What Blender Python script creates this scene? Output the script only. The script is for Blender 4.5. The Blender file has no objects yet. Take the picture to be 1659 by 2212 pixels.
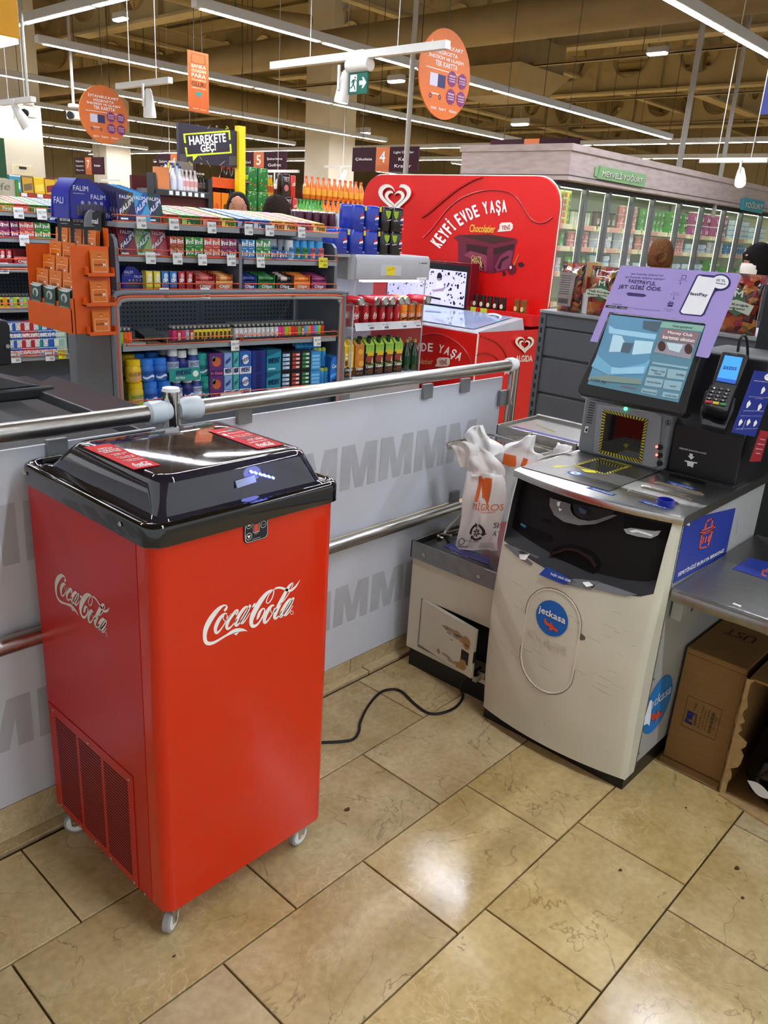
import bpy, math, random
import numpy as np
from mathutils import Vector, Matrix
scene = bpy.context.scene
COL = scene.collection
# ------------------------------------------------------------------ camera
IMG_W, IMG_H, FOCAL = 1659, 2212, 1734.03          # photograph size and focal length in pixels
EYE = np.array([0.0, 0.0, 1.5])
YAW, PITCH, ROLL = [math.radians(a) for a in (48.21485, 19.56657, 3.66720)]
_f = np.array([math.sin(YAW)*math.cos(PITCH), math.cos(YAW)*math.cos(PITCH), -math.sin(PITCH)])
_r = np.array([math.cos(YAW), -math.sin(YAW), 0.0])
_d = np.cross(_f, _r)
_c, _s = math.cos(ROLL), math.sin(ROLL)
CAM = np.array([_c*_r - _s*_d, _s*_r + _c*_d, _f])   # rows: right, down, forward
cam_data = bpy.data.cameras.new('camera')
cam_data.sensor_fit = 'VERTICAL'; cam_data.sensor_height = 24.0
cam_data.lens = FOCAL/IMG_H*24.0
cam_data.clip_start = 0.05; cam_data.clip_end = 200
cam = bpy.data.objects.new('camera', cam_data)
cam.matrix_world = Matrix(((CAM[0][0], -CAM[1][0], -CAM[2][0], EYE[0]),
                           (CAM[0][1], -CAM[1][1], -CAM[2][1], EYE[1]),
                           (CAM[0][2], -CAM[1][2], -CAM[2][2], EYE[2]), (0, 0, 0, 1)))
COL.objects.link(cam); scene.camera = cam
# ------------------------------------------------------------------ world and exposure
world = bpy.data.worlds.new('store_air'); scene.world = world; world.use_nodes = True
_bg = world.node_tree.nodes['Background']
_bg.inputs[0].default_value = (0.94, 0.97, 1.0, 1); _bg.inputs[1].default_value = 1.0
scene.view_settings.view_transform = 'Standard'; scene.view_settings.look = 'None'
scene.view_settings.exposure = 0.0; scene.view_settings.gamma = 1.0
scene.view_settings.use_curve_mapping = False
LAMP = 108.0            # strength of the tube lights hanging under the ceiling
# ------------------------------------------------------------------ helpers
def ray(x, y):
 return CAM.T @ np.array([(x-IMG_W/2)/FOCAL, (y-IMG_H/2)/FOCAL, 1.0])
def PX(x, y, X):
 d = ray(x, y); return EYE + d*(X-EYE[0])/d[0]
def PY(x, y, Y):
 d = ray(x, y); return EYE + d*(Y-EYE[1])/d[1]
def PZ(x, y, z):
 d = ray(x, y); return EYE + d*(z-EYE[2])/d[2]
def PN(x, y, o, n):
 d = ray(x, y); return EYE + d*(np.dot(np.array(o)-EYE, n)/np.dot(d, n))
def lin(h):
 h = h.lstrip('#'); o = []
 for i in (0, 2, 4):
  c = int(h[i:i+2], 16)/255
  o.append(c/12.92 if c <= .04045 else ((c+.055)/1.055)**2.4)
 return (*o, 1.0)
MATS = {}
def mat(name, hx, rough=.5, metal=0., spec=.5, coat=0., emit=0., trans=0., alpha=1., var=.06, scale=12., bump=0., stretch=None, rand=0., ior=1.45, ehx=None):
 if name in MATS: return MATS[name]
 m = bpy.data.materials.new(name); m.use_nodes = True; MATS[name] = m
 nt = m.node_tree; b = nt.nodes['Principled BSDF']
 c = lin(hx) if isinstance(hx, str) else hx
 b.inputs['Base Color'].default_value = c
 b.inputs['Roughness'].default_value = rough; b.inputs['Metallic'].default_value = metal
 b.inputs['Specular IOR Level'].default_value = spec; b.inputs['Coat Weight'].default_value = coat
 b.inputs['Coat Roughness'].default_value = .05
 b.inputs['Transmission Weight'].default_value = trans; b.inputs['Alpha'].default_value = alpha
 b.inputs['IOR'].default_value = ior
 if emit:
  b.inputs['Emission Color'].default_value = lin(ehx) if ehx else c; b.inputs['Emission Strength'].default_value = emit
 if var or bump or rand:
  tc = nt.nodes.new('ShaderNodeTexCoord'); nz = nt.nodes.new('ShaderNodeTexNoise')
  nz.inputs['Scale'].default_value = scale; nz.inputs['Detail'].default_value = 4
  src = tc.outputs['Object']
  if stretch:
   mp = nt.nodes.new('ShaderNodeMapping'); mp.inputs['Scale'].default_value = stretch
   nt.links.new(src, mp.inputs[0]); src = mp.outputs[0]
  nt.links.new(src, nz.inputs['Vector'])
  if var or rand:
   hv = nt.nodes.new('ShaderNodeHueSaturation'); hv.inputs['Color'].default_value = c
   mr = nt.nodes.new('ShaderNodeMapRange'); mr.inputs[3].default_value = 1-var; mr.inputs[4].default_value = 1+var
   mr.inputs[1].default_value = .3; mr.inputs[2].default_value = .7
   nt.links.new(nz.outputs[0], mr.inputs[0])
   v = mr.outputs[0]
   if rand:
    oi = nt.nodes.new('ShaderNodeObjectInfo'); r2 = nt.nodes.new('ShaderNodeMapRange')
    r2.inputs[3].default_value = 1-rand; r2.inputs[4].default_value = 1+rand
    nt.links.new(oi.outputs['Random'], r2.inputs[0])
    mu = nt.nodes.new('ShaderNodeMath'); mu.operation = 'MULTIPLY'
    nt.links.new(v, mu.inputs[0]); nt.links.new(r2.outputs[0], mu.inputs[1]); v = mu.outputs[0]
   nt.links.new(v, hv.inputs['Value']); nt.links.new(hv.outputs[0], b.inputs['Base Color'])
  if bump:
   bp = nt.nodes.new('ShaderNodeBump'); bp.inputs['Strength'].default_value = bump; bp.inputs['Distance'].default_value = .002
   nt.links.new(nz.outputs[0], bp.inputs['Height']); nt.links.new(bp.outputs[0], b.inputs['Normal'])
 return m
def ink(hx, rough=.5, emit=0.):                      # flat print colour
 return mat('ink_'+hx.strip('#')+('_lit' if emit else ''), hx, rough, var=.03, scale=30, emit=emit)
_T = {}
def glyphs(s, bold=0.):
 k = (s, bold)
 if k not in _T:
  cu = bpy.data.curves.new('lettering', 'FONT'); cu.body = s; cu.resolution_u = 3; cu.offset = bold
  cu.align_x = 'LEFT'
  ob = bpy.data.objects.new('lettering', cu); me = ob.to_mesh()
  v = np.array([tuple(q.co) for q in me.vertices])[:, :2]; f = [tuple(p.vertices) for p in me.polygons]
  ob.to_mesh_clear(); bpy.data.objects.remove(ob); bpy.data.curves.remove(cu)
  lo, hi = v.min(0), v.max(0); _T[k] = ((v-lo)/(hi-lo), f, (hi-lo)[0]/(hi-lo)[1])
 return _T[k]
A = np.array
def unit(v):
 v = A(v, float); return v/np.linalg.norm(v)
class G:
 def __init__(s): s.v = []; s.f = []; s.m = []
 def add(s, vs, fs, mi=0):
  n = len(s.v); s.v.extend([tuple(map(float, p)) for p in vs])
  s.f.extend([tuple(i+n for i in f) for f in fs]); s.m.extend([mi]*len(fs)); return s
 def box(s, x0, y0, z0, x1, y1, z1, mi=0):
  x0, x1 = sorted((x0, x1)); y0, y1 = sorted((y0, y1)); z0, z1 = sorted((z0, z1))
  return s.add([(x0,y0,z0),(x1,y0,z0),(x1,y1,z0),(x0,y1,z0),(x0,y0,z1),(x1,y0,z1),(x1,y1,z1),(x0,y1,z1)],
                     [(0,3,2,1),(4,5,6,7),(0,1,5,4),(1,2,6,5),(2,3,7,6),(3,0,4,7)], mi)
 def hexa(s, b, t, mi=0):                          # bottom quad (counter-clockwise from above), top quad
  return s.add(list(b)+list(t), [(0,3,2,1),(4,5,6,7),(0,1,5,4),(1,2,6,5),(2,3,7,6),(3,0,4,7)], mi)
 def prism(s, pts, vec, mi=0, mi2=None):           # polygon swept along vec
  n = len(pts); p = [A(q, float) for q in pts]; vec = A(vec, float)
  nn = sum(np.cross(p[i]-p[0], p[(i+1) % n]-p[0]) for i in range(n))
  if np.dot(nn, vec) > 0: p = p[::-1]
  s.add(p+[q+vec for q in p], [tuple(range(n)), tuple(range(2*n-1, n-1, -1))], mi)
  k = len(s.v)-2*n
  for i in range(n):
   j = (i+1) % n; s.f.append((k+j, k+i, k+n+i, k+n+j)); s.m.append(mi if mi2 is None else mi2)
  return s
 def poly(s, pts, mi=0): return s.add(pts, [tuple(range(len(pts)))], mi)
 def cyl(s, a, b, r, r2=None, n=12, mi=0, caps=True, mi2=None):
  a, b = A(a, float), A(b, float); r2 = r if r2 is None else r2
  w = unit(b-a); u = unit(np.cross(w, (0,0,1) if abs(w[2]) < .9 else (1,0,0))); v = np.cross(w, u)
  ring = [math.cos(2*math.pi*i/n)*u+math.sin(2*math.pi*i/n)*v for i in range(n)]
  k = len(s.v); s.add([a+r*q for q in ring]+[b+r2*q for q in ring], [(i, (i+1) % n, n+(i+1) % n, n+i) for i in range(n)], mi)
  if caps:
   c = mi if mi2 is None else mi2
   s.f += [tuple(range(k+n-1, k-1, -1)), tuple(range(k+n, k+2*n))]; s.m += [c, c]
  return s
 def loft(s, rings, mi=0, closed=True, caps=True, loop=False):
  n = len(rings[0]); k = len(s.v); R = len(rings)
  s.v.extend([tuple(map(float, p)) for r in rings for p in r])
  for a in range(R if loop else R-1):
   for i in range(n if closed else n-1):
    j = (i+1) % n; b = (a+1) % R
    s.f.append((k+a*n+i, k+a*n+j, k+b*n+j, k+b*n+i)); s.m.append(mi if not isinstance(mi, (list, tuple)) else mi[a])
  if caps and closed and not loop:
   s.f += [tuple(range(k+n-1, k-1, -1)), tuple(range(k+(R-1)*n, k+R*n))]
   s.m += [mi, mi] if not isinstance(mi, (list, tuple)) else [mi[0], mi[-1]]
  return s
 def lathe(s, x, y, prof, n=16, mi=0, caps=True):
  return s.loft([[(x+r*math.cos(2*math.pi*i/n), y+r*math.sin(2*math.pi*i/n), z) for i in range(n)] for r, z in prof], mi, True, caps)
 def tube(s, pts, r, n=8, mi=0, loop=False):
  P = [A(p, float) for p in pts]; rings = []; N = len(P); up = None
  for i in range(N):
   t = unit((P[(i+1) % N] if (loop or i < N-1) else P[i]) - (P[i-1] if (loop or i > 0) else P[i]))
   if up is None: up = np.cross(t, (0,0,1) if abs(t[2]) < .9 else (1,0,0))
   u = unit(up-np.dot(up, t)*t); up = u; v = np.cross(t, u)
   rr = r[i] if isinstance(r, (list, tuple)) else r
   rings.append([P[i]+rr*(math.cos(2*math.pi*k/n)*u+math.sin(2*math.pi*k/n)*v) for k in range(n)])
  return s.loft(rings, mi, True, True, loop)
 def text(s, t, bl, br, tl, mi=0, bold=0., fit=True):  # lettering fitted to the parallelogram bl, br, tl
  v, f, asp = glyphs(t); bl, br, tl = A(bl, float), A(br, float), A(tl, float)
  h = np.linalg.norm(tl-bl)/np.linalg.norm(br-bl)*bold*1.6
  n = unit(np.cross(br-bl, tl-bl))*.00012
  for i, k in enumerate(((0, 0), (h, 0), (h/2, bold*.8), (h/2, -bold*.8)) if bold else ((0, 0),)):      # a heavier face: shifted copies
   s.add([bl+(p[0]*(1-h)+k[0])*(br-bl)+(p[1]+k[1])*(tl-bl)+n*i for p in v], f, mi)
  return s
 def xf(s, fn): s.v = [tuple(map(float, fn(A(p)))) for p in s.v]; return s
def rrect(x0, y0, x1, y1, r, n=4):                   # rounded rectangle, counter-clockwise
 o = []
 for cx, cy, a in ((x1-r, y0+r, -90), (x1-r, y1-r, 0), (x0+r, y1-r, 90), (x0+r, y0+r, 180)):
  for i in range(n+1):
   t = math.radians(a+90*i/n); o.append((cx+r*math.cos(t), cy+r*math.sin(t)))
 return o
def smooth_path(pts, k=4, loop=False):               # Catmull-Rom
 P = [A(p, float) for p in pts]; N = len(P); o = []
 for i in range(N if loop else N-1):
  p0, p1, p2, p3 = (P[(i-1) % N] if loop or i else P[0]), P[i], P[(i+1) % N], (P[(i+2) % N] if loop or i < N-2 else P[-1])
  for j in range(k):
   t = j/k; o.append(.5*(2*p1+(p2-p0)*t+(2*p0-5*p1+4*p2-p3)*t*t+(3*p1-p0-3*p2+p3)*t**3))
 if not loop: o.append(P[-1])
 return o
def props(o, label=None, cat=None, group=None, kind=None):
 if label: o['label'] = label
 if cat: o['category'] = cat
 if group: o['group'] = group
 if kind: o['kind'] = kind
 return o
def root(name, loc, label=None, cat=None, group=None, kind=None):
 o = bpy.data.objects.new(name, None); COL.objects.link(o); o.location = loc; o.empty_display_size = .05
 o['w'] = [float(q) for q in loc]
 return props(o, label, cat, group, kind)
def base_of(g):
 v = A(g.v); lo, hi = v.min(0), v.max(0); return A([(lo[0]+hi[0])/2, (lo[1]+hi[1])/2, lo[2]])
def mesh_of(g, name, mats, off, sharp=35):
 me = bpy.data.meshes.new(name)
 me.from_pydata([(p[0]-off[0], p[1]-off[1], p[2]-off[2]) for p in g.v], [], g.f)
 for m in (mats if isinstance(mats, (list, tuple)) else [mats]): me.materials.append(m)
 me.polygons.foreach_set('material_index', g.m)
 if sharp:
  me.polygons.foreach_set('use_smooth', [True]*len(g.f)); me.update(); me.set_sharp_from_angle(angle=math.radians(sharp))
 me.validate(); me.update()
 return me
def obj(name, g, mats, parent=None, label=None, cat=None, group=None, kind=None, bevel=0., sharp=35, seg=2):
 off = A(parent['w']) if parent is not None else base_of(g)
 o = bpy.data.objects.new(name, mesh_of(g, name, mats, off, sharp)); COL.objects.link(o)
 if parent is not None: o.parent = parent
 else: o.location = off
 o['w'] = [float(q) for q in off]
 if bevel:
  b = o.modifiers.new('edge', 'BEVEL'); b.width = bevel; b.segments = seg; b.limit_method = 'ANGLE'; b.angle_limit = math.radians(40)
  b.harden_normals = True
 return props(o, label, cat, group, kind)
def copy_tree(o, loc, rotz=0., label=None, group=None):
 r = o.copy(); COL.objects.link(r); r.location = loc; r.rotation_euler = (0, 0, rotz)
 if label: r['label'] = label
 if group: r['group'] = group
 for ch in list(o.children):
  c = ch.copy(); COL.objects.link(c); c.parent = r
  for gch in list(ch.children):
   d = gch.copy(); COL.objects.link(d); d.parent = c
 return r
ORD = ['', 'first', 'second', 'third', 'fourth', 'fifth', 'sixth', 'seventh', 'eighth', 'ninth', 'tenth', 'eleventh', 'twelfth', 'thirteenth', 'fourteenth', 'fifteenth', 'sixteenth',
       'seventeenth', 'eighteenth', 'nineteenth', 'twentieth']
def nth(i):
 if i < len(ORD): return ORD[i]
 return {2: 'twenty', 3: 'thirty', 4: 'forty', 5: 'fifty', 6: 'sixty', 7: 'seventy'}[i//10]+('-'+ORD[i % 10] if i % 10 else 'th')
# common materials
STEEL = mat('brushed_steel', '#b9b7b2', .28, 1., var=.10, scale=60, stretch=(1, 12, 1), bump=.05)
CHROME = mat('polished_chrome', '#d2d0ca', .10, 1., var=.04)
BLACKP = mat('black_plastic', '#101113', .38, var=.12)
DARKP = mat('dark_grey_plastic', '#2b2d30', .5, var=.1)
GREYM = mat('grey_shelf_metal', '#666a72', .45, var=.05)
WHITEP = mat('white_plastic', '#e6e8ea', .4, var=.04)
BEIGE = mat('beige_casing', '#cbcab8', .5, var=.05, scale=6, bump=.1)
GREYC = mat('grey_casing', '#a3a5a3', .5, var=.05, scale=6, bump=.1)
WHITE = ink('#f2f2ee'); RED = ink('#c8141c'); BLACK = ink('#141416')
# ------------------------------------------------------------------ materials of the setting
def marble():
 m = mat('polished_marble', '#b49a68', .2, var=0)
 nt = m.node_tree; b = nt.nodes['Principled BSDF']; N = nt.nodes.new; L = nt.links.new
 tc = N('ShaderNodeTexCoord'); oi = N('ShaderNodeObjectInfo')
 cm = N('ShaderNodeCombineXYZ'); mu = N('ShaderNodeMath'); mu.operation = 'MULTIPLY'; mu.inputs[1].default_value = 60
 L(oi.outputs['Random'], mu.inputs[0])
 for i in range(3): L(mu.outputs[0], cm.inputs[i])
 ad = N('ShaderNodeVectorMath'); L(tc.outputs['Object'], ad.inputs[0]); L(cm.outputs[0], ad.inputs[1])
 n1 = N('ShaderNodeTexNoise'); n1.inputs['Scale'].default_value = 5; n1.inputs['Detail'].default_value = 6; n1.inputs['Roughness'].default_value = .6
 n2 = N('ShaderNodeTexNoise'); n2.inputs['Scale'].default_value = 55; n2.inputs['Detail'].default_value = 4
 n3 = N('ShaderNodeTexNoise'); n3.inputs['Scale'].default_value = 14; n3.inputs['Detail'].default_value = 8; n3.inputs['Distortion'].default_value = 1.6
 for n in (n1, n2, n3): L(ad.outputs[0], n.inputs['Vector'])
 r1 = N('ShaderNodeValToRGB'); e = r1.color_ramp.elements
 e[0].position = .3; e[0].color = lin('#b09968'); e[1].position = .72; e[1].color = lin('#d2bf92')
 L(n1.outputs[0], r1.inputs[0])
 r2 = N('ShaderNodeValToRGB'); e = r2.color_ramp.elements
 e[0].position = .35; e[0].color = (.82, .82, .82, 1); e[1].position = .65; e[1].color = (1.1, 1.1, 1.1, 1); L(n2.outputs[0], r2.inputs[0])
 mx = N('ShaderNodeMixRGB'); mx.blend_type = 'MULTIPLY'; mx.inputs[0].default_value = .55; L(r1.outputs[0], mx.inputs[1]); L(r2.outputs[0], mx.inputs[2])
 # pale veins and thin brown cracks
 def vein(src, lo, hi):
  a = N('ShaderNodeMath'); a.operation = 'SUBTRACT'; a.inputs[1].default_value = .5; L(src, a.inputs[0])
  c = N('ShaderNodeMath'); c.operation = 'ABSOLUTE'; L(a.outputs[0], c.inputs[0])
  r = N('ShaderNodeMapRange'); r.inputs[1].default_value = lo; r.inputs[2].default_value = hi; r.inputs[3].default_value = 1; r.inputs[4].default_value = 0
  L(c.outputs[0], r.inputs[0]); return r.outputs[0]
 n4 = N('ShaderNodeTexNoise'); n4.inputs['Scale'].default_value = 3.2; L(ad.outputs[0], n4.inputs['Vector'])
 k = N('ShaderNodeMapRange'); k.inputs[1].default_value = .48; k.inputs[2].default_value = .66; L(n4.outputs[0], k.inputs[0])
 vm = N('ShaderNodeMath'); vm.operation = 'MULTIPLY'; L(vein(n3.outputs[0], .0, .022), vm.inputs[0]); L(k.outputs[0], vm.inputs[1])
 v2 = N('ShaderNodeMath'); v2.operation = 'MULTIPLY'; v2.inputs[1].default_value = .6; L(vm.outputs[0], v2.inputs[0])
 m2 = N('ShaderNodeMixRGB'); m2.inputs[2].default_value = lin('#e2d2b0'); L(v2.outputs[0], m2.inputs[0]); L(mx.outputs[0], m2.inputs[1])
 n5 = N('ShaderNodeTexNoise'); n5.inputs['Scale'].default_value = 4; n5.inputs['Detail'].default_value = 9; n5.inputs['Distortion'].default_value = 1.1; L(ad.outputs[0], n5.inputs['Vector'])
 k2 = N('ShaderNodeMapRange'); k2.inputs[1].default_value = .55; k2.inputs[2].default_value = .45; L(n4.outputs[0], k2.inputs[0])
 v3 = N('ShaderNodeMath'); v3.operation = 'MULTIPLY'; L(vein(n5.outputs[0], .0, .006), v3.inputs[0]); L(k2.outputs[0], v3.inputs[1])
 v4 = N('ShaderNodeMath'); v4.operation = 'MULTIPLY'; v4.inputs[1].default_value = .55; L(v3.outputs[0], v4.inputs[0])
 m3 = N('ShaderNodeMixRGB'); m3.inputs[2].default_value = lin('#5a4526'); L(v4.outputs[0], m3.inputs[0]); L(m2.outputs[0], m3.inputs[1])
 hv = N('ShaderNodeHueSaturation'); L(m3.outputs[0], hv.inputs['Color'])
 rv = N('ShaderNodeMapRange'); rv.inputs[3].default_value = .93; rv.inputs[4].default_value = 1.07; L(oi.outputs['Random'], rv.inputs[0]); L(rv.outputs[0], hv.inputs['Value'])
 rs = N('ShaderNodeMath'); rs.operation = 'FRACT'; m7 = N('ShaderNodeMath'); m7.operation = 'MULTIPLY'; m7.inputs[1].default_value = 7.3
 L(oi.outputs['Random'], m7.inputs[0]); L(m7.outputs[0], rs.inputs[0])
 rr = N('ShaderNodeMapRange'); rr.inputs[3].default_value = .9; rr.inputs[4].default_value = 1.12; L(rs.outputs[0], rr.inputs[0]); L(rr.outputs[0], hv.inputs['Saturation'])
 L(hv.outputs[0], b.inputs['Base Color'])
 rg = N('ShaderNodeMapRange'); rg.inputs[3].default_value = .07; rg.inputs[4].default_value = .22; L(n1.outputs[0], rg.inputs[0]); L(rg.outputs[0], b.inputs['Roughness'])
 return m
MARBLE = marble()
GROUT = mat('dark_grout', '#4a3a25', .9, var=.2, scale=40)
TANW = mat('tan_painted_hall', '#9c8a63', .9, var=.08, scale=1.5)
TAND = mat('tan_steel_beam', '#a8956a', .7, var=.08, scale=2)
DECK = mat('ceiling_deck', '#948257', .9, var=.12, scale=1)
TUBE = mat('lit_tube_diffuser', '#ffffff', .5, emit=LAMP, var=0, ehx='#f1f5ff')
LAMPB = mat('lamp_housing', '#b9b8b4', .5, var=.03)
HALLF = mat('hall_floor_stone', '#b59c6c', .3, var=.1, scale=1.5)
FLOOR = obj('floor', G().box(-.8, -.767, -.06, 3.25, 1.74, -.013).box(-14, -10, -.06, 45, -.767, -.001, 1).box(-14, 1.74, -.06, 45, 60, -.001, 1).box(3.25, -.767, -.06, 45, 1.74, -.001, 1).box(-14, -.767, -.06, -.8, 1.74, -.001, 1), [GROUT, HALLF], kind='structure')
# ------------------------------------------------------------------ floor tiles, row by row
ROWS = [1.672, 1.370, 1.068, .763, .457, .151, -.155, -.461, -.767]
JOINT = [1.79, 1.505, 1.198, 1.301, 1.619, 1.40, 1.22, 1.33]
random.seed(3)
for k in range(len(ROWS)-1):
 y1, y0 = ROWS[k], ROWS[k+1]; L_ = .525 if k == 1 else (.59 if k == 0 else .4265)
 xs = [JOINT[k]+L_*i for i in range(-6, 6)]
 for a, b in zip(xs[:-1], xs[1:]):
  a, b = max(a, -.8), min(b, 3.25)
  if b-a < .03: continue
  j = .0022; c = .0015; g = G()
  q = lambda i, z: [(a+i, y0+i, z), (b-i, y0+i, z), (b-i, y1-i, z), (a+i, y1-i, z)]
  g.loft([q(j, -.013), q(j, -.0015), q(j+c, 0)], 0, True, True)
  cx, cy = (a+b)/2, (y0+y1)/2
  o = bpy.data.objects.new('tile', mesh_of(g, 'tile', MARBLE, (cx, cy, 0))); COL.objects.link(o)
  o.parent = FLOOR; o.location = A((cx, cy, 0))-A(FLOOR['w'])
# worn stone strip and skirting below the barrier
g = G()
for a, b in ((-.6, .36), (.366, 1.09), (1.096, 1.86), (1.866, 2.7)): g.box(a, 1.687, -.013, b, 1.735, .002)
obj('trim_1', g, MARBLE, kind='structure', bevel=.002)
g = G()
for a, b, z in ((-.6, .42, .098), (.424, 1.085, .098), (1.095, 1.80, .055), (1.804, 2.62, .055)): g.box(a, 1.722, .002, b, 1.74, z)
obj('baseboard_front', g, MARBLE, kind='structure', bevel=.002)
# ------------------------------------------------------------------ the barrier
PANEL = mat('white_panel', '#ccd2dc', .42, var=.03, scale=3)
MSHADE = mat('letter_shadow_grey', '#b1b6bd', .5, var=.05, scale=20)  # shadows of letters behind the translucent panels, painted as flat grey shapes
bar = root('barrier', (1.09, 1.70, 0), 'low white panel barrier with two steel rails behind the red cooler', 'barrier')
for nm, X0, X1, z0, z1 in (('panel', -.5, 1.06, .10, .53), ('panel', -.5, 1.06, .545, .995), ('panel', 1.115, 2.555, .057, .525), ('panel', 1.115, 2.555, .54, .99)):
 p = obj('panel', G().box(X0, 1.722, z0, X1, 1.732, z1), PANEL, bar, bevel=.002)
 g = G()
 st = [{(1, 1): 1.708, (1, 0): .712, (0, 1): 1.706, (0, 0): .703}[(int(z1 > .9), int(X0 > 0))]+.18*i for i in range(-7, 6)]
 zb, zt = ((.698, .845) if X0 > 0 else (.73, .874)) if z1 > .9 else ((.213, .358) if X0 > 0 else (.257, .393))
 for x in st:
  if x > X0+.02 and x+.165 < X1-.01: g.poly([(x+.164*a, 1.7212, zb+(zt-zb)*b) for a, b in ((0,0),(.27,0),(.29,.60),(.42,0),(.64,0),(.77,.60),(.77,0),(1,0),(1,1),(.67,1),(.53,.40),(.37,1),(.02,1))])
 if g.v: obj('painted_letter_shadow', g, MSHADE, p, sharp=0)
def post(x, zt, r, cap):
 g = G().cyl((x, 1.70, .0), (x, 1.70, zt), r, n=24)
 p = obj('post', g, CHROME, bar)
 g = G().cyl((x, 1.70, zt), (x, 1.70, zt+.008), r*1.05, r*.95, n=24); obj('post_cap', g, cap, p)
post(1.09, 1.088, .0215, WHITEP); post(2.592, 1.04, .019, CHROME)
for a, b, z, r in ((-.5, 1.02, 1.042, .0215), (1.165, 2.55, 1.040, .0205), (-.5, 1.05, .552, .021), (1.13, 2.30, .532, .021)):
 g = G().cyl((a, 1.69, z), (b, 1.69, z), r, n=20); obj('rail', g, STEEL, bar)
g = G().loft([[(x, 1.69+r*math.cos(t), 1.041+r*math.sin(t)) for t in [math.pi*2*i/20 for i in range(20)]] for x, r in ((2.53, .0225), (2.535, .026), (2.56, .026), (2.58, .02))])
obj('rail_collar', g, WHITEP, bar)
for s in (-1, 1):
 g = G().loft([[(1.09+s*x, 1.69+r*math.cos(t), 1.042+r*math.sin(t)) for t in [math.pi*2*i/20 for i in range(20)]] for x, r in ((.012, .02), (.03, .0265), (.034, .0285), (.072, .0285), (.077, .0225))])
 obj('rail_collar', g, mat('pale_collar', '#ccd8de', .35), bar)
for x, z in ((1.325, 1.0), (.80, .985), (2.31, .985), (2.10, .985), (2.31, .56)):
 g = G().box(x-.024, 1.708, z-.028, x+.024, 1.722, z+.022); obj('panel_clip', g, mat('grey_clip', '#85888b', .45, .4), bar, bevel=.002)
for z in (.91, .6): obj('panel_clip', G().box(2.53, 1.706, z-.03, 2.575, 1.722, z+.03), MATS['grey_clip'], bar, bevel=.003)
obj('panel_edge', G().box(1.115, 1.716, .515, 2.3, 1.722, .522), mat('yellowed_edge', '#d8cf86', .5), bar, label='yellowed lower panel edge')
# ------------------------------------------------------------------ script logo, drawn as brush strokes (x, y, width), read off the cooler's front
LOGO_S = [
 [(425,595,26),(450,560,34),(462,530,20),(440,512,18),(400,522,30),(340,568,52),(270,650,66),(205,750,72),(160,850,66),(145,940,56),(150,1010,54),(175,1052,56),(215,1060,52),(270,1048,40),(330,1018,32),(400,975,28),(460,940,30),(520,905,44),(580,880,62),(640,866,52),(700,866,34),(755,884,3)],
 [(465,640,14),(440,628,20),(395,660,38),(340,735,52),(300,830,50),(300,895,40),(320,908,34),(365,870,20),(420,790,14),(462,700,14),(468,655,14)],
 [(420,655,10),(408,700,10),(435,735,12),(475,700,14),(530,630,16)],
 [(590,650,24),(615,610,24),(620,582,20),(595,585,26),(550,640,40),(490,720,46),(460,800,44),(465,845,36),(490,845,30),(540,800,16),(610,705,12)],
 [(770,535,20),(735,535,28),(690,580,40),(630,670,46),(590,760,44),(590,800,36),(615,795,28),(670,730,14),(745,610,14),(775,545,16)],
 [(800,505,30),(760,580,44),(710,670,46),(670,740,44),(672,768,34),(695,762,22),(740,710,12),(795,620,8)],
 [(1130,295,20),(1090,300,26),(1030,345,46),(960,430,62),(890,540,68),(835,650,66),(810,740,56),(820,800,52),(850,812,46),(905,780,26),(960,700,20),(1000,610,18),(1000,565,16),(970,565,22),(935,610,34),(912,670,36),(890,720,10)],
 [(1130,285,18),(1133,330,14),(1110,410,14),(1065,475,14),(1035,480,14),(1030,450,14),(1060,370,12),(1105,310,12)],
 [(1130,292,8),(1170,267,26),(1225,260,30),(1280,275,34),(1330,297,40),(1375,300,36),(1420,270,28),(1465,220,20),(1510,145,2)],
 [(1140,520,14),(1110,515,28),(1060,570,46),(1010,670,50),(998,745,42),(1015,762,32),(1060,718,18),(1115,630,14),(1150,550,14)],
 [(1090,560,10),(1095,610,10),(1130,620,14),(1180,560,12)],
 [(1415,195,16),(1390,200,22),(1340,260,38),(1270,390,48),(1200,530,54),(1155,640,48),(1145,692,38),(1165,702,28),(1210,660,14),(1250,590,10)],
 [(1410,190,16),(1405,230,12),(1380,270,8)],
 [(1365,320,10),(1290,430,10),(1225,505,8)],
 [(1395,425,20),(1360,430,30),(1300,510,44),(1250,600,46),(1225,668,36),(1240,676,28),(1290,620,14),(1370,500,14),(1400,440,14)],
 [(1420,400,26),(1380,480,44),(1320,590,44),(1290,640,40),(1300,656,28),(1340,628,14),(1410,515,8)],
 [(1393+20*math.cos(t), 617+26*math.sin(t), 7) for t in [i*math.pi/5 for i in range(11)]]]
LOGO_P = [[(540,910),(596,945),(640,890)], [(845,488),(875,478),(860,530),(818,545)]]
def _px(p): q = PY(420+p[0]*.1507, 1230+p[1]*.1507, 1.183); return A((q[0], q[2]))
def _logo(k):
 V, F = [], []
 for st in LOGO_S:
  c = smooth_path(st, k) if k > 1 else [A(p, float) for p in st]
  n = len(V)
  for i, p in enumerate(c):
   t = c[min(i+1, len(c)-1)][:2]-c[max(i-1, 0)][:2]; t = t/np.linalg.norm(t); m = A((-t[1], t[0]))*p[2]/2
   V += [_px(p[:2]+m), _px(p[:2]-m)]
  F += [(n+2*i, n+2*i+1, n+2*i+3, n+2*i+2) for i in range(len(c)-1)]
 for p in LOGO_P:
  n = len(V); V += [_px(q) for q in p]; F.append(tuple(range(n, n+len(p))))
 return A(V), F
LOGO_V, LOGO_F = _logo(4)
_lo, _hi = LOGO_V.min(0), LOGO_V.max(0)
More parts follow.
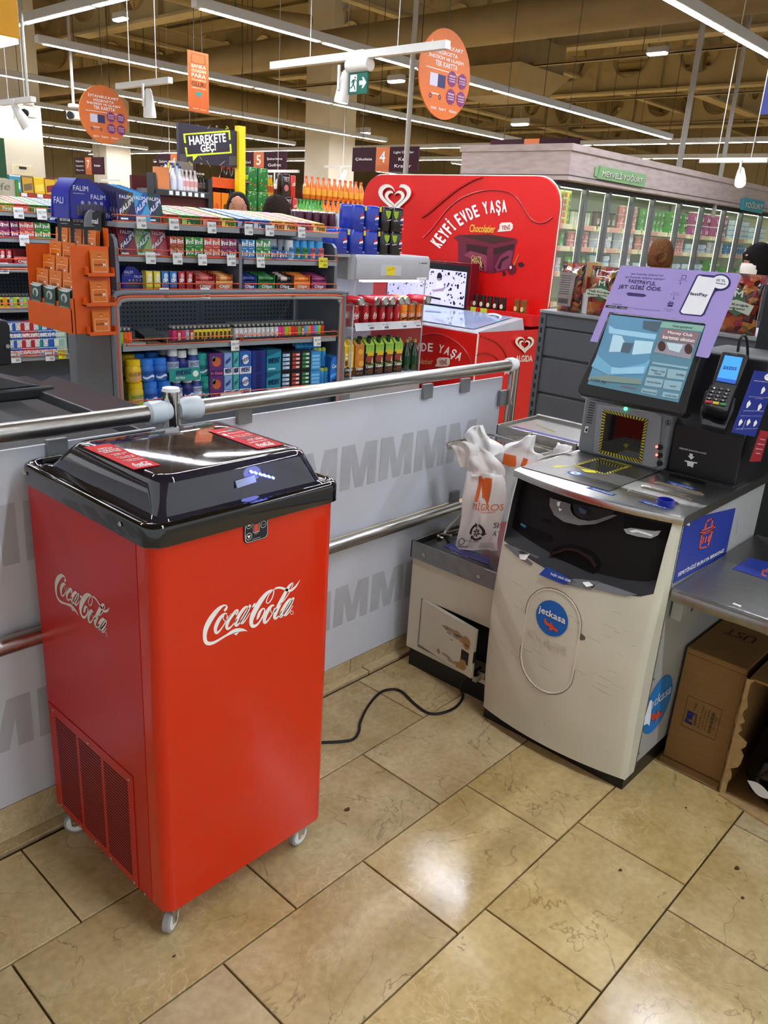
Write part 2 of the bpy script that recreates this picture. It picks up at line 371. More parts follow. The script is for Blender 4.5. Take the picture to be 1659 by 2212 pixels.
LOGO_U = (LOGO_V-_lo)/(_hi-_lo)
LOGO1_V, LOGO1_F = _logo(1); LOGO1_U = (LOGO1_V-LOGO1_V.min(0))/(LOGO1_V.max(0)-LOGO1_V.min(0))
def script_logo(g, bl, br, tl, mi=0, small=False):
 bl, br, tl = A(bl, float), A(br, float), A(tl, float); V, F = (LOGO1_U, LOGO1_F) if small else (LOGO_U, LOGO_F)
 n = unit(np.cross(br-bl, tl-bl))
 return g.add([bl+p[0]*(br-bl)+p[1]*(tl-bl) for p in V], F, mi)
# ------------------------------------------------------------------ red slush cooler on casters
CRED = mat('cooler_red_paint', '#d22808', .22, spec=.4, coat=.35, var=.03, scale=3)
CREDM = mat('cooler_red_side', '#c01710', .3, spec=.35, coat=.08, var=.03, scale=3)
RIM = mat('gloss_black_rim', '#0b0a0c', .09, coat=.6, var=.0)
DOME = mat('smoked_dome', '#15142a', .03, spec=.6, coat=1., alpha=.86, var=0)
CX0, CX1, CY0, CY1, CZ0, CZ1 = .71, 1.166, 1.183, 1.683, .085, .94
COOL = root('drinks_cooler', ((CX0+CX1)/2, (CY0+CY1)/2, 0), 'tall red soft drink cooler with smoked black lid, standing on casters', 'cooler')
def ring(x0, y0, x1, y1, r, z, n=6): return [(x, y, z) for x, y in rrect(x0, y0, x1, y1, r, n)]
g = G().loft([ring(CX0, CY0, CX1, CY1, .028, z) for z in (CZ0, CZ1)])
obj('body', g, CRED, COOL)
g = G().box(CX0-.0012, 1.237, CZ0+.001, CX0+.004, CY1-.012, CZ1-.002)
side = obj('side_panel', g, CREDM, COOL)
# the louvred panel low on the side
vp = obj('vent_panel', G().box(CX0-.003, 1.289, .088, CX0-.001, 1.668, .384), CREDM, COOL, bevel=.0008)
DSLOT = mat('dark_slot', '#3c0a0c', .7)
for a, b in ((1.634, 1.535), (1.523, 1.423), (1.411, 1.311)):
 for i in range(31):
  z = .356-i*(.356-.110)/30
  y0, y1 = min(a, b), max(a, b)
  o = obj('slot', G().box(CX0-.0034, y0, z-.0022, CX0-.0029, y1, z+.0022), DSLOT, vp)
SCR = mat('screw_head', '#b89a90', .3, .8)
for y, z in ((1.643,.373),(1.476,.369),(1.303,.37),(1.664,.084),(1.645,.096),(1.548,.092),(1.475,.094),(1.405,.092),(1.304,.093),(1.262,.091)):
 obj('screw', G().cyl((CX0-.0035, y, z), (CX0-.0055, y, z), .0042, .0032, n=10), SCR, COOL)
for y in (1.655, 1.268): obj('screw', G().cyl((CX0-.012, y, .958), (CX0-.0145, y, .958), .0045, .0035, n=10), STEEL, COOL)
# rim, inner tray and dome
g = G().loft([ring(CX0-.010, CY0-.010, CX1+.010, CY1+.010, r, z) for r, z in ((.034, .934), (.036, .938), (.036, .968))]
             + [ring(CX0-.010+d, CY0-.010+d, CX1+.010-d, CY1+.010-d, .036, z) for d, z in ((.002, .974), (.008, .978), (.014, .976), (.018, .968), (.030, .964), (.034, .964))], caps=False)
g.f.append(tuple(range(len(g.v)-28, len(g.v)))); g.m.append(0)
obj('rim', g, RIM, COOL, sharp=60)
DB = (.737, 1.201, 1.158, 1.660); DT = (.757, 1.222, 1.118, 1.556)
def dring(t, z, r):
 q = [DB[i]+(DT[i]-DB[i])*t for i in range(4)]; return ring(q[0], q[1], q[2], q[3], r, z, 8)
prof = [(-.06, .966, .03), (-.02, .972, .03), (.12, .975, .03), (.3, .978, .032), (.36, .985, .034), (.50, 1.012, .036), (.70, 1.030, .036), (.86, 1.038, .036), (.97, 1.043, .034), (1.15, 1.046, .03), (1.3, 1.047, .03)]
prof = [(-.25, .966, .03), (-.05, .973, .03), (.2, .977, .032), (.35, .990, .036), (.50, 1.006, .040), (.70, 1.022, .042), (.88, 1.034, .04), (1.05, 1.042, .036), (1.35, 1.046, .03), (1.8, 1.047, .03)]
g = G().loft([dring(t, z, r) for t, z, r in prof], caps=False)
g.f.append(tuple(range(len(g.v)-36, len(g.v)))); g.m.append(0)
lid = obj('lid', g, DOME, COOL, label='smoked glossy black domed lid')
obj('tray', G().box(.742, 1.206, .90, 1.148, 1.655, .9655), mat('dark_tray', '#15131a', .3), COOL)
# lid stickers
def sticker(q, lines):
 P = [A((x, y, 1.0482)) for x, y in q]           # top-left, top-right, bottom-right, bottom-left as read
 g = G().prism(P, (0, 0, .0006)); s = obj('lid_sticker', g, mat('sticker_red', '#c8181c', .6, spec=.15), lid, label='red instruction sticker on the lid')
 return P
def along(P, u, v, e=.0010):                         # u across, v down the sticker
 return P[0]+(P[1]-P[0])*u+(P[3]-P[0])*v+A((0, 0, e))
P1 = sticker(((.745,1.480),(.800,1.478),(.800,1.290),(.745,1.292)), 0)
P2 = sticker(((1.025,1.455),(1.090,1.455),(1.090,1.272),(1.022,1.275)), 0)
g = G()
def ln(P, t, u0, u1, v0, v1): g.text(t, along(P, u0, v1), along(P, u1, v1), along(P, u0, v0), 0, .01)
for t, u0, u1, v0, v1 in (('HIZLI', .25, .75, .14, .20), ('SOĞUTMA', .12, .9, .21, .27), ('NOKTASI', .2, .84, .28, .34), ('• Kapağı açıp', .2, .85, .40, .435), ('şişeni al', .3, .7, .45, .48), ('• Ters çevir ve', .2, .85, .53, .565), ('buzlanmayı gör', .3, .85, .58, .61), ('• Kapağı hemen', .2, .85, .66, .695), ('kapatmayı unutma', .3, .9, .71, .74)):
 ln(P1, t, u0, u1, v0, v1)
for t, u0, u1, v0, v1 in (('BUZ GİBİ KOLA', .1, .7, .12, .17), ('1', .08, .2, .24, .33), ('Şişeyi seç, raftan al', .3, .95, .25, .29), ('2', .08, .22, .36, .45), ('Çevir ve salla', .3, .95, .37, .41), ('ve keyfini çıkar', .3, .95, .43, .47), ('-12°', .3, .6, .60, .68), ('SOĞUK', .62, .95, .60, .68), ('Buzlanma süresi', .2, .9, .72, .76)):
 ln(P2, t, u0, u1, v0, v1)
for P in (P1, P2): script_logo(g, along(P, .2, .97), along(P, .85, .97), along(P, .2, .81), 0)
obj('sticker_print', g, WHITE, lid, sharp=0)
g = G().prism([along(P2, u, v, .0006) for u, v in ((.55, .05), (.95, .05), (.95, .2), (.55, .2))], (0, 0, .0003)); g.prism([along(P2, u, v, .0006) for u, v in ((.3, .51), (.9, .5), (.9, .56), (.3, .57))], (0, 0, .0003))
obj('sticker_picture', g, ink('#3a2420'), lid)
# lamps glowing under the lid, name plate
BLUEL = mat('blue_led', '#c8d4ff', .4, emit=9, ehx='#5a6cff', var=0)
for i in range(6):
 t = i/5; c = A((.957+.052*t, 1.2205-.002*t, 1.026-.021*t)); c[1] = 1.2115+ (0.006 if i < 2 else .003)
 obj('led_lamp', G().cyl(c, c+A((0, -.0075, -.0010)), .0029, .0022, n=10), BLUEL, COOL, label='glowing blue lamp under the lid edge')
led = bpy.data.lights.new('led_glow', 'POINT'); led.energy = .12; led.color = (.25, .3, 1); led.shadow_soft_size = .02
lo = bpy.data.objects.new('led_glow', led); COL.objects.link(lo); lo.location = A((.985, 1.185, 1.03))-A(COOL['w']); lo.parent = COOL
g = G().prism([(.915, 1.2065, 1.001), (.962, 1.2065, 1.005), (.962, 1.213, 1.018), (.915, 1.213, 1.014)], (0, -.002, .001)); obj('name_plate', g, mat('plate_grey', '#8f9ab4', .3), COOL)
# control panel
g = G().prism([(x, CY0, z) for x, z in rrect(.913, .892, .973, .948, .010)], (0, -.003, 0)); cp = obj('control_panel', g, mat('panel_navy', '#16202b', .3), COOL)
Y_ = CY0-.0034; g = G()
def outline(g, pts, w, Y, mi=0):
 n = len(pts); c = A(pts).mean(0); inn = [A(p)+(c-A(p))/np.linalg.norm(c-A(p))*w for p in pts]
 for i in range(n):
  j = (i+1) % n; g.poly([(pts[i][0], Y, pts[i][1]), (pts[j][0], Y, pts[j][1]), (inn[j][0], Y, inn[j][1]), (inn[i][0], Y, inn[i][1])], mi)
circ = lambda x, z, r, n=20: [(x+r*math.cos(2*math.pi*i/n), z+r*math.sin(2*math.pi*i/n)) for i in range(n)]
outline(g, rrect(.9145, .8935, .9715, .9465, .009), .0009, Y_)
for x, z in ((.9245, .930), (.9245, .906), (.9605, .9235)): outline(g, circ(x, z, .0075), .0008, Y_)
outline(g, rrect(.9345, .9105, .9505, .932, .002), .0009, Y_)
g.poly([(.920, Y_, .928), (.929, Y_, .928), (.9245, Y_, .9345)]); g.poly([(.920, Y_, .908), (.9245, Y_, .9015), (.929, Y_, .908)])
g.text('HIZLI SOĞUT', (.9555, Y_, .9225), (.9655, Y_, .9225), (.9555, Y_, .9245)); g.text('supercold', (.933, Y_, .8965), (.952, Y_, .8965), (.933, Y_, .899)); g.text('ekran', (.939, Y_, .907), (.946, Y_, .907), (.939, Y_, .909))
obj('panel_print', g, WHITE, cp, sharp=0)
g = G().poly([(.937, Y_-.0003, .912), (.948, Y_-.0003, .912), (.948, Y_-.0003, .9285), (.937, Y_-.0003, .9285)]); obj('digit_display', g, mat('digit_red', '#a2392c', .4, emit=.6), cp)
obj('green_led', G().cyl((.936, Y_, .9405), (.936, Y_-.001, .9405), .0022, n=10), mat('led_green', '#5aff6a', .4, emit=4, var=0), cp)
obj('blue_led', G().cyl((.949, Y_, .9415), (.949, Y_-.001, .9415), .0026, n=10), BLUEL, cp)
g = G().text('icywave', (1.095, CY0-.0008, .926), (1.147, CY0-.0008, .926), (1.095, CY0-.0008, .935), 0); obj('maker_lettering', g, ink('#7c4a4a'), COOL, sharp=0)
# big logos
q0, q1 = _lo, _hi
g = script_logo(G(), (q0[0], CY0-.0008, q0[1]), (q1[0], CY0-.0008, q0[1]), (q0[0], CY0-.0008, q1[1])); obj('front_logo', g, WHITE, COOL, sharp=0)
_sc = lambda x, y: PX(80+x*.12055, 1200+y*.12055, CX0-.002)
a_, b_, c_ = _sc(322, 1090), _sc(1318, 1090), _sc(322, 330)
yl, yr = _sc(322, 600)[1], _sc(1300, 920)[1]
w_ = abs(yl-yr); h_ = w_*(q1[1]-q0[1])/(q1[0]-q0[0]); zt = _sc(1310, 905)[2]
g = script_logo(G(), (CX0-.002, yl, zt-h_), (CX0-.002, yr, zt-h_), (CX0-.002, yl, zt)); obj('side_logo', g, ink('#ded6cc'), COOL, sharp=0)
# casters
def caster(x, y, a):
 c_ = G(); ca, sa = math.cos(a), math.sin(a)
 R_ = lambda p: A((x+ca*p[0]-sa*p[1], y+sa*p[0]+ca*p[1], p[2]))
 fork = G().box(-.024, -.012, .055, .010, -.009, .083).box(-.024, .009, .055, .010, .012, .083).prism([(-.020, -.012, .022), (-.004, -.012, .022), (.010, -.012, .06), (-.024, -.012, .06)], (0, .003, 0)).prism([(-.020, .009, .022), (-.004, .009, .022), (.010, .009, .06), (-.024, .009, .06)], (0, .003, 0)).cyl((.0, 0, .068), (.0, 0, .088), .024, n=18).xf(R_)
 ct = obj('caster', fork, STEEL, COOL, bevel=.001)
 w = G().cyl((-.012, -.0085, .0285), (-.012, .0085, .0285), .0285, n=24).xf(R_); obj('wheel', w, mat('caster_rubber', '#9a9a9c', .6), ct, bevel=.003)
 w = G().cyl((-.012, -.0095, .0285), (-.012, .0095, .0285), .0215, n=24).xf(R_); obj('wheel_hub', w, WHITEP, ct)
 w = G().cyl((-.012, -.0135, .0285), (-.012, .0135, .0285), .006, n=12).xf(R_); obj('axle', w, CHROME, ct)
caster(.752, 1.225, .55); caster(1.132, 1.225, .1); caster(.748, 1.635, -.6); caster(1.128, 1.64, .2)
# ------------------------------------------------------------------ hall shell: deck, far walls, beams
LZ = 3.4
g = G()
for i in range(46):                                  # folded deck sheets
 x = -13+i*1.25; g.box(x, -10, 6.75, x+.62, 60, 6.9); g.box(x+.62, -10, 6.82, x+1.25, 60, 6.9)
obj('ceiling', g, DECK, kind='structure', sharp=0)
def panelled(name, fixed, a, b, along_x):
 g = G(); n = int((b-a)/.9)
 for i in range(n):
  p = a+i*.9
  if along_x: g.box(p+.015, fixed, 0, p+.885, fixed+.2, 6.9); g.box(p-.015, fixed+.03, 0, p+.015, fixed+.2, 6.9)
  else: g.box(fixed, p+.015, 0, fixed+.2, p+.885, 6.9); g.box(fixed+.03, p-.015, 0, fixed+.2, p+.015, 6.9)
 obj(name, g, TANW, kind='structure', sharp=0)
panelled('wall_back', 36, -13, 40, True); panelled('wall_right', 33, -9, 36, False)
def holed_beam(name, fixed, lo, hi, zb, zt, holes, r, along_y=True, th=.05, fl=.16):
 """cellular girder: web plate with round holes, flanges and stiffeners"""
 g = G(); zc = (zb+zt)/2; n = 20
 P = (lambda s, z, o: (fixed+o, s, z)) if along_y else (lambda s, z, o: (s, fixed+o, z))
 ed = [lo]
 for a, b in zip(holes[:-1], holes[1:]): ed.append((a+b)/2)
 ed.append(hi)
 for i, h in enumerate(holes):
  a, b = ed[i], ed[i+1]; sq = []; ci = []
  for k in range(4*n//4):
   t = 2*math.pi*k/n+math.pi/4; c, s = math.cos(t), math.sin(t)
   m = max(abs(c), abs(s)); c2, s2 = c/m, s/m
   sq.append((h+(c2*(b-h) if c2 > 0 else c2*(h-a)), zc+s2*(zt-zb)/2)); ci.append((h+r*c, zc+r*s))
  for o in (-th/2, th/2):
   k0 = len(g.v); g.v += [P(s, z, o) for s, z in sq]+[P(s, z, o) for s, z in ci]
   for k in range(n):
    j = (k+1) % n; g.f.append((k0+k, k0+j, k0+n+j, k0+n+k)); g.m.append(0)
  k0 = len(g.v); g.v += [P(s, z, -.10) for s, z in ci]+[P(s, z, .10) for s, z in ci]
  for k in range(n):
   j = (k+1) % n; g.f.append((k0+k, k0+j, k0+n+j, k0+n+k)); g.m.append(0)
  for s in ((a+b)/2 if False else a,):
   q = [P(s-.012, zb, -fl*.8), P(s+.012, zb, fl*.8)]; g.box(*q[0][:2], zb, *q[1][:2], zt)
 for z, w in ((zb-.05, fl), (zt, fl)):
  q0, q1 = P(lo, z, -w), P(hi, z, w); g.box(q0[0], q0[1], z, q1[0], q1[1], z+.05)
 return obj(name, g, TAND, kind='structure', sharp=30)
def rng(a, b, s):
 o = []
 while a < b: o.append(a); a += s
 return o
holed_beam('beam', 15.2, -6, 36, 4.98, 6.2, rng(-5.5, 35, 1.62), .40)
holed_beam('beam', 20.2, -6, 36, 5.0, 6.5, rng(-4.6, 35, 1.72), .47)
holed_beam('beam', 26.5, -6, 36, 5.0, 6.5, rng(-5, 35, 1.8), .47)
holed_beam('beam', 9.6, 13, 36, 4.9, 6.2, rng(13.9, 35, 1.9), .45)
holed_beam('beam', 16.2, 15.3, 33, 4.9, 6.3, rng(16.2, 32, 1.9), .5, along_y=False)
holed_beam('beam', 24.5, -6, 33, 4.9, 6.3, rng(-5, 32, 1.9), .5, along_y=False)
holed_beam('beam', 9.3, 20.3, 33, 4.95, 6.3, rng(21, 32.5, 1.5), .36, along_y=False)
for Y_ in (12.3, 19.6, 28): obj('beam', G().box(6, Y_-.1, 5.35, 33, Y_+.1, 5.41).box(6, Y_-.02, 5.41, 33, Y_+.02, 5.7).box(6, Y_-.1, 5.7, 33, Y_+.1, 5.75), TAND, kind='structure')
COLM = mat('pale_column_paint', '#cfc6b2', .8, var=.04, scale=2)
def column(x0, y0, x1, y1): return obj('column', G().box(x0, y0, 0, x1, y1, 6.75), COLM, kind='structure', bevel=.02)
column(6.0, 18.2, 8.72, 20.4); column(14.75, 15.75, 15.65, 16.65); column(14.75, 26.4, 15.65, 27.3)
tb = obj('thermostat', G().box(8.0, 18.16, 2.05, 8.42, 18.2, 2.25).box(8.13, 18.155, 2.17, 8.29, 18.162, 2.22, 1), [mat('thermostat_cream', '#d8cfae', .5), BLACK], label='small cream thermostat box on the pale column', cat='thermostat', bevel=.01)
# ------------------------------------------------------------------ ducts and pipes
DUCT = mat('tan_duct', '#8d7850', .6, .2, var=.1, scale=3)
def pipe(name, pts, r, label, cat, n=14, m=DUCT, group=None):
 return obj(name, G().tube(pts, r, n), m, label=label, cat=cat, group=group)
pipe('air_duct', [(11.3, -5, 4.5), (11.3, 33.5, 4.5)], .27, 'thick round air duct hung highest under the ceiling', 'duct', 20)
pipe('air_duct', [(12, 20.2, 4.45), (32, 20.2, 4.45)], .38, 'wide round air duct running far behind the orange banner', 'duct', 20)
pipe('air_duct', [(6.8, 12.8, 4.75), (8.3, 12.6, 4.75), (9.6, 12.4, 4.7), (10.7, 12.0, 4.75)], .12, 'bent narrow duct between the hanging banner and the light rows', 'duct')
pipe('air_duct', [(8.9, 17.0, 4.5), (14.6, 16.9, 4.5)], .17, 'narrow straight duct behind the round orange sign on the left', 'duct')
for x, z, lo, hi, t in ((13.6, 4.35, 1, 16, 'cable tray crossing in front of the holed girder'), (18, 4.45, 4, 14, 'lower thin cable tray nearer the long fridge'), (22, 4.5, 4, 18, 'far thin cable tray under the second girder')):
 g = G().box(x-.05, lo, z, x+.05, hi, z+.015).box(x-.05, lo, z, x-.045, hi, z+.06).box(x+.045, lo, z, x+.05, hi, z+.06); obj('cable_tray', g, DUCT, label='tan '+t, cat='cable tray')
for i, (x, y, z0, z1, r) in enumerate(((7.55, 6.75, 2.0, 6.7, .03), (11.6, 5.3, 1.9, 6.7, .04), (12.1, 4.9, 1.9, 5.6, .03))):
 obj('support_pole', G().cyl((x, y, z0), (x, y, z1), r, n=10), mat('pole_grey', '#a09c92', .5), label='thin grey pole rising to the ceiling, %s of three above the long fridge' % nth(i+1), cat='pole')
# air handling hood hung behind sign four
g = G().hexa([(13.4, 9.5, 3.9), (14.4, 9.5, 3.9), (14.4, 10.7, 3.9), (13.4, 10.7, 3.9)], [(13.1, 9.2, 4.35), (14.8, 9.2, 4.35), (14.8, 10.9, 4.35), (13.1, 10.9, 4.35)]).box(13.2, 9.3, 4.35, 14.7, 10.8, 4.85)
obj('air_unit', g.cyl((13.5, 9.5, 4.8), (13.5, 9.5, 6.74), .02, n=6).cyl((14.5, 10.5, 4.8), (14.5, 10.5, 6.74), .02, n=6), DUCT, label='boxy tan air unit with tapered hood under the girders', cat='air unit')
# ------------------------------------------------------------------ rows of tube lights
WIRE = mat('dark_wire', '#39332b', .6, var=0)
def light_row(name, along_x, c, a, b, seg, label, first=None, z=LZ, step=None):
 loc = (a, c, z) if along_x else (c, a, z)
 rt = root(name, loc, label, 'ceiling light', 'rows of tube lights under the ceiling')
 P = (lambda s, o, z: (s, c+o, z)) if along_x else (lambda s, o, z: (c+o, s, z))
 p, q = P(a, -.052, z+.003), P(b, .052, z+.095)
 obj('lamp_housing', G().box(*p, *q), LAMPB, rt, bevel=.006)
 s = (first if first is not None else a+.05); k = 0
 while s < b-.3:
  e = min(s+seg, b-.04)
  p, q = P(s, -.032, z-.001), P(e, .032, z+.004)
  obj('diffuser', G().box(*p, *q), TUBE, rt)
  s = e+.09; k += 1
 g = G(); w = a+.5
 while w < b:
  p = P(w, 0, z+.09); g.cyl(p, (p[0], p[1], 6.74), .006, n=5); w += step or 2.9
 obj('suspension_wire', g, WIRE, rt, kind='stuff')
light_row('tube_light', True, 3.60, -1.6, 11.5, 1.5, 'row of tube lights slanting through the top right corner', 8.44-1.59*6)
light_row('tube_light', True, 7.62, 5.27, 16.1, 1.56, 'long row of tube lights starting at the top middle and ending above the fridge', 5.36)
light_row('tube_light', True, 11.1, 5.32, 16.1, 1.6, 'long row of tube lights passing behind the hanging banner', 5.42)
light_row('tube_light', True, 14.45, -1, 15.4, 1.6, 'row of tube lights passing behind the round sign on the left')
light_row('tube_light', True, 18.0, -1, 15.6, 1.6, 'fifth row of tube lights counted back from the camera')
light_row('tube_light', True, 21.8, 4, 15.6, 1.6, 'sixth row of tube lights counted back from the camera')
light_row('tube_light', True, 25.6, 4, 15.8, 1.6, 'seventh row of tube lights, second last before the wall')
light_row('tube_light', True, 29.4, 4, 16, 1.6, 'farthest row of tube lights near the back wall')
light_row('tube_light', False, 4.74, 5.4, 13.0, 1.5, 'row of tube lights crossing the top left corner above the yellow sign')
light_row('tube_light', False, 4.25, -3.0, 3.2, 1.5, 'row of tube lights overhead above the self checkout', z=3.42)
light_row('tube_light', False, 1.6, 4.2, 8.8, 1.5, 'row of tube lights above the left checkout aisle')
light_row('tube_light', False, 1.2, -4.6, .6, 1.5, 'row of tube lights overhead behind the camera', z=3.42)
light_row('tube_light', False, 16.6, 4.5, 31, 1.6, 'crossing row of tube lights just above the long fridge', z=3.38)
light_row('tube_light', False, 19.4, 4.5, 31, 1.6, 'farther crossing row of tube lights above the long fridge', z=3.38)
light_row('tube_light', True, 5.6, 20.5, 31, 1.6, 'far row of tube lights on the right behind the crossing rows')
light_row('tube_light', True, 10.8, 20.5, 31, 1.6, 'far row of tube lights seen just above sign four')
light_row('tube_light', True, 16.5, 20.5, 31, 1.6, 'far row of tube lights seen behind sign five')
light_row('tube_light', True, 22.5, 20.5, 31, 1.6, 'far row of tube lights seen between signs six and seven')
# small emergency lamps
EML = mat('emergency_lamp_lens', '#dfe8ff', .4, emit=6, var=0)
for q, X, t in (((260, 40), 9.0, 'cool white emergency lamp at the upper left near the light row'), ((856, 174), 12.5, 'cool white emergency lamp beside the green exit sign'), ((1420, 114), 13.5, 'cool white emergency lamp under the cable tray at the right'), ((1123, 267), 18, 'cool white emergency lamp low above the fridge canopy'), ((783, 287), 17, 'cool white emergency lamp just above sign four'), ((460, 219), 15.5, 'cool white emergency lamp just right of the hanging banner')):
 p = PX(*q, X); s = .0105*np.linalg.norm(p-EYE)
 g = G().box(p[0]-.06, p[1]-s, p[2], p[0]+.06, p[1]+s, p[2]+s*.5); g.hexa([(p[0]-.05, p[1]-s*.9, p[2]-s*.2), (p[0]+.05, p[1]-s*.9, p[2]-s*.2), (p[0]+.05, p[1]+s*.9, p[2]-s*.2), (p[0]-.05, p[1]+s*.9, p[2]-s*.2)], [(p[0]-.06, p[1]-s, p[2]), (p[0]+.06, p[1]-s, p[2]), (p[0]+.06, p[1]+s, p[2]), (p[0]-.06, p[1]+s, p[2])], 1)
 g.cyl((p[0], p[1], p[2]+s*.4), (p[0], p[1], 6.74), .006, n=5)
 obj('emergency_lamp', g, [LAMPB, EML], label=t, cat='lamp')
# ------------------------------------------------------------------ hanging signs
ORANGE = mat('sign_orange', '#cf6a24', .45, var=.04); PLUM = mat('sign_plum', '#35101f', .6, spec=.2, var=.04); PURP = ink('#7a2468')
def round_sign(c, d, label):
 c = A(c, float); r = d/2
 rt = root('round_sign', c-A((0, 0, r)), label, 'sign', 'round orange signs hanging from the ceiling')
 ring = [c+A((r*math.cos(t), 0, r*math.sin(t))) for t in [2*math.pi*i/40 for i in range(40)]]
 obj('sign_disc', G().prism(ring, (0, .012, 0)), ORANGE, rt)
 at = lambda u, v, e=-.002: c+A((u*r, e, v*r))
 g = G()
 for t, u0, u1, v in (('İSTANBULKART', -.62, .62, .56), ("MİGROS'TA", -.40, .42, .42), ('İNDİRİM VE ULAŞIM', -.68, .68, .29), ('TEK KARTTA', -.42, .45, .16)):
  g.text(t, at(u0, v), at(u1, v), at(u0, v+.11), 0, .02)
 g.poly([at(-.75, .07), at(.55, .07), at(.55, .085), at(-.75, .085)])
 for i, (u, v) in enumerate(((-.42, -.16), (-.12, -.16))): g.poly([at(u-.16, v-.14), at(u+.14, v-.14), at(u+.14, v+.14), at(u-.16, v+.14)], 1+2*i)
 for u, v in ((.27, -.05), (.68, -.05), (.27, -.45), (.68, -.45)):
  g.poly([at(u+.19*(1 if k % 2 else .86)*math.cos(k*math.pi/12), v+.19*(1 if k % 2 else .86)*math.sin(k*math.pi/12), -.003) for k in range(24)], 2)
  for j, w in enumerate(('KARTINI ALANA', 'ÜCRETSİZ', 'ULAŞIM')): g.text(w, at(u-.12, v+.045-.06*j, -.0045), at(u+.12, v+.045-.06*j, -.0045), at(u-.12, v+.08-.06*j, -.0045), 0, .01)
 for u in (-.52, -.16):
  for k in range(14):
   t0, t1 = k*math.pi/7, (k+1)*math.pi/7; g.poly([at(u+q*math.cos(t), -.52+q*math.sin(t)) for q, t in ((.055, t0), (.055, t1), (.03, t1), (.03, t0))], 3)
 g.poly([at(-.5, -.47), at(-.2, -.47), at(-.22, -.45), at(-.48, -.45)], 0)
 for t, u0, u1 in (('BELEDİYE', -.48, -.25), ('kart', -.15, .12), ('MİGROS', .25, .55)): g.text(t, at(u0, -.8), at(u1, -.8), at(u0, -.73), 0, .01)
 obj('sign_print', g, [WHITE, ink('#c9c4d6'), PURP, ink('#2b2a5a')], rt, sharp=0)
 obj('sign_wire', G().cyl(c+A((0, .006, r)), (c[0], c[1]+.006, 6.75), .003, n=5), WIRE, rt)
p = PY(962, 162, 5.0); round_sign(p, .70, 'round orange sign hanging above the red ice cream board')
p = PY(225, 248, 10.8); round_sign(p, .70, 'round orange sign hanging above the yellow gift card tower')
# hanging banner
a, b = PY(405, 107, 8.0), PY(451, 246, 8.0); bx0, bx1, bz0, bz1 = a[0], b[0], b[2], a[2]
rt = root('hanging_banner', ((bx0+bx1)/2, 8, bz0), 'tall narrow orange banner hanging on two wires', 'banner')
obj('banner_sheet', G().box(bx0, 7.994, bz0, bx1, 8.006, bz1), mat('banner_orange', '#b4541c', .5, var=.05), rt)
at = lambda u, v, e=7.992: A((bx0+(bx1-bx0)*u, e, bz0+(bz1-bz0)*v)); g = G()
for t, u0, u1, v0, v1, m in (('BANKA', .15, .85, .73, .79, 0), ('OLMADAN', .15, .85, .66, .71, 0), ('PARA', .15, .85, .575, .64, 0), ('TRANSFERİ', .15, .85, .52, .555, 0), ('NASIL', .15, .5, .52, .54, 1), ('OLUR?', .15, .85, .43, .50, 1), ("MİGROS'TA OLUR!", .15, .85, .39, .415, 0), ('param', .2, .45, .04, .06, 0), ('MİGROS', .55, .85, .04, .06, 0)):
 if t != 'NASIL': g.text(t, at(u0, v0), at(u1, v0), at(u0, v1), m, .03)
q = rrect(.15, .80, .85, .96, .05, 3)
for i in range(len(q)):
 j = (i+1) % len(q); s = lambda w: ((w[0]-.5)*.9+.5, (w[1]-.88)*.88+.88); g.poly([at(*q[i]), at(*q[j]), at(*s(q[j])), at(*s(q[i]))], 2)
g.poly([at(.38, .26), at(.6, .26), at(.64, .34), at(.34, .34)], 3)
obj('banner_print', g, [ink('#e8c9a6'), ink('#3a2218'), ink('#7a3414'), ink('#2f7f7a')], rt, sharp=0)
for u in (.3, .7): obj('banner_wire', G().cyl(at(u, 1, 8), (bx0+.12, 8, 6.74), .003, n=5), WIRE, rt)
# dark HAREKETE GEÇ! sign on yellow posts
HY = 8.86; SC = lambda x, y: PY(380+x*.1567, 240+y*.1567, HY)
a, b = SC(35, 150), SC(838, 780); hx0, hz1, hx1, hz0 = a[0], a[2], b[0], b[2]
rt = root('shelf_sign', ((hx0+hx1)/2, HY, hz0), 'dark violet HAREKETE GEÇ! sign with yellow speech frame above the shelves', 'sign')
obj('sign_board', G().box(hx0, HY, hz0, hx1, HY+.05, hz1), mat('sign_violet', '#2a2434', .4, var=.08, scale=3), rt)
g = G(); f = lambda x, y, e=.003: SC(x, y)*A((1, 0, 1))+A((0, HY-e, 0))
YL = ink('#c6d62e')
for pts in (((98,312),(742,262),(752,395),(728,395),(722,290),(125,330),(138,440),(112,440)), ((120,500),(146,500),(160,600),(258,592),(300,590),(745,560),(735,455),(760,455),(768,580),(300,615),(235,692),(228,622),(142,630))):
 g.poly([f(*q) for q in pts], 1)
for t, bl, br, tl in (('HAREKETE', (185, 468), (692, 420), (172, 350)), ('GEÇ!', (345, 590), (555, 560), (332, 470))): g.text(t, f(*bl), f(*br), f(*tl), 0, .05)
for x, y in ((700,215),(715,235),(690,245),(185,700),(200,720),(215,745)): g.poly([f(x-12, y-10), f(x+12, y-8), f(x+2, y+14)], 1)
for x0, y0 in ((55, 600), (735, 630)):
 for i in range(6):
  for j in range(6): g.poly([f(x0+i*17, y0+j*20), f(x0+i*17+6, y0+j*20), f(x0+i*17+6, y0+j*20+7), f(x0+i*17, y0+j*20+7)], 2)
for x0, y0, x1, y1 in ((285, 175, 310, 205), (465, 190, 435, 240), (320, 620, 352, 670), (418, 680, 470, 770), (595, 750, 668, 688)): g.poly([f(x0, y0), f(x0+7, y0+2), f(x1+7, y1+2), f(x1, y1)], 2)
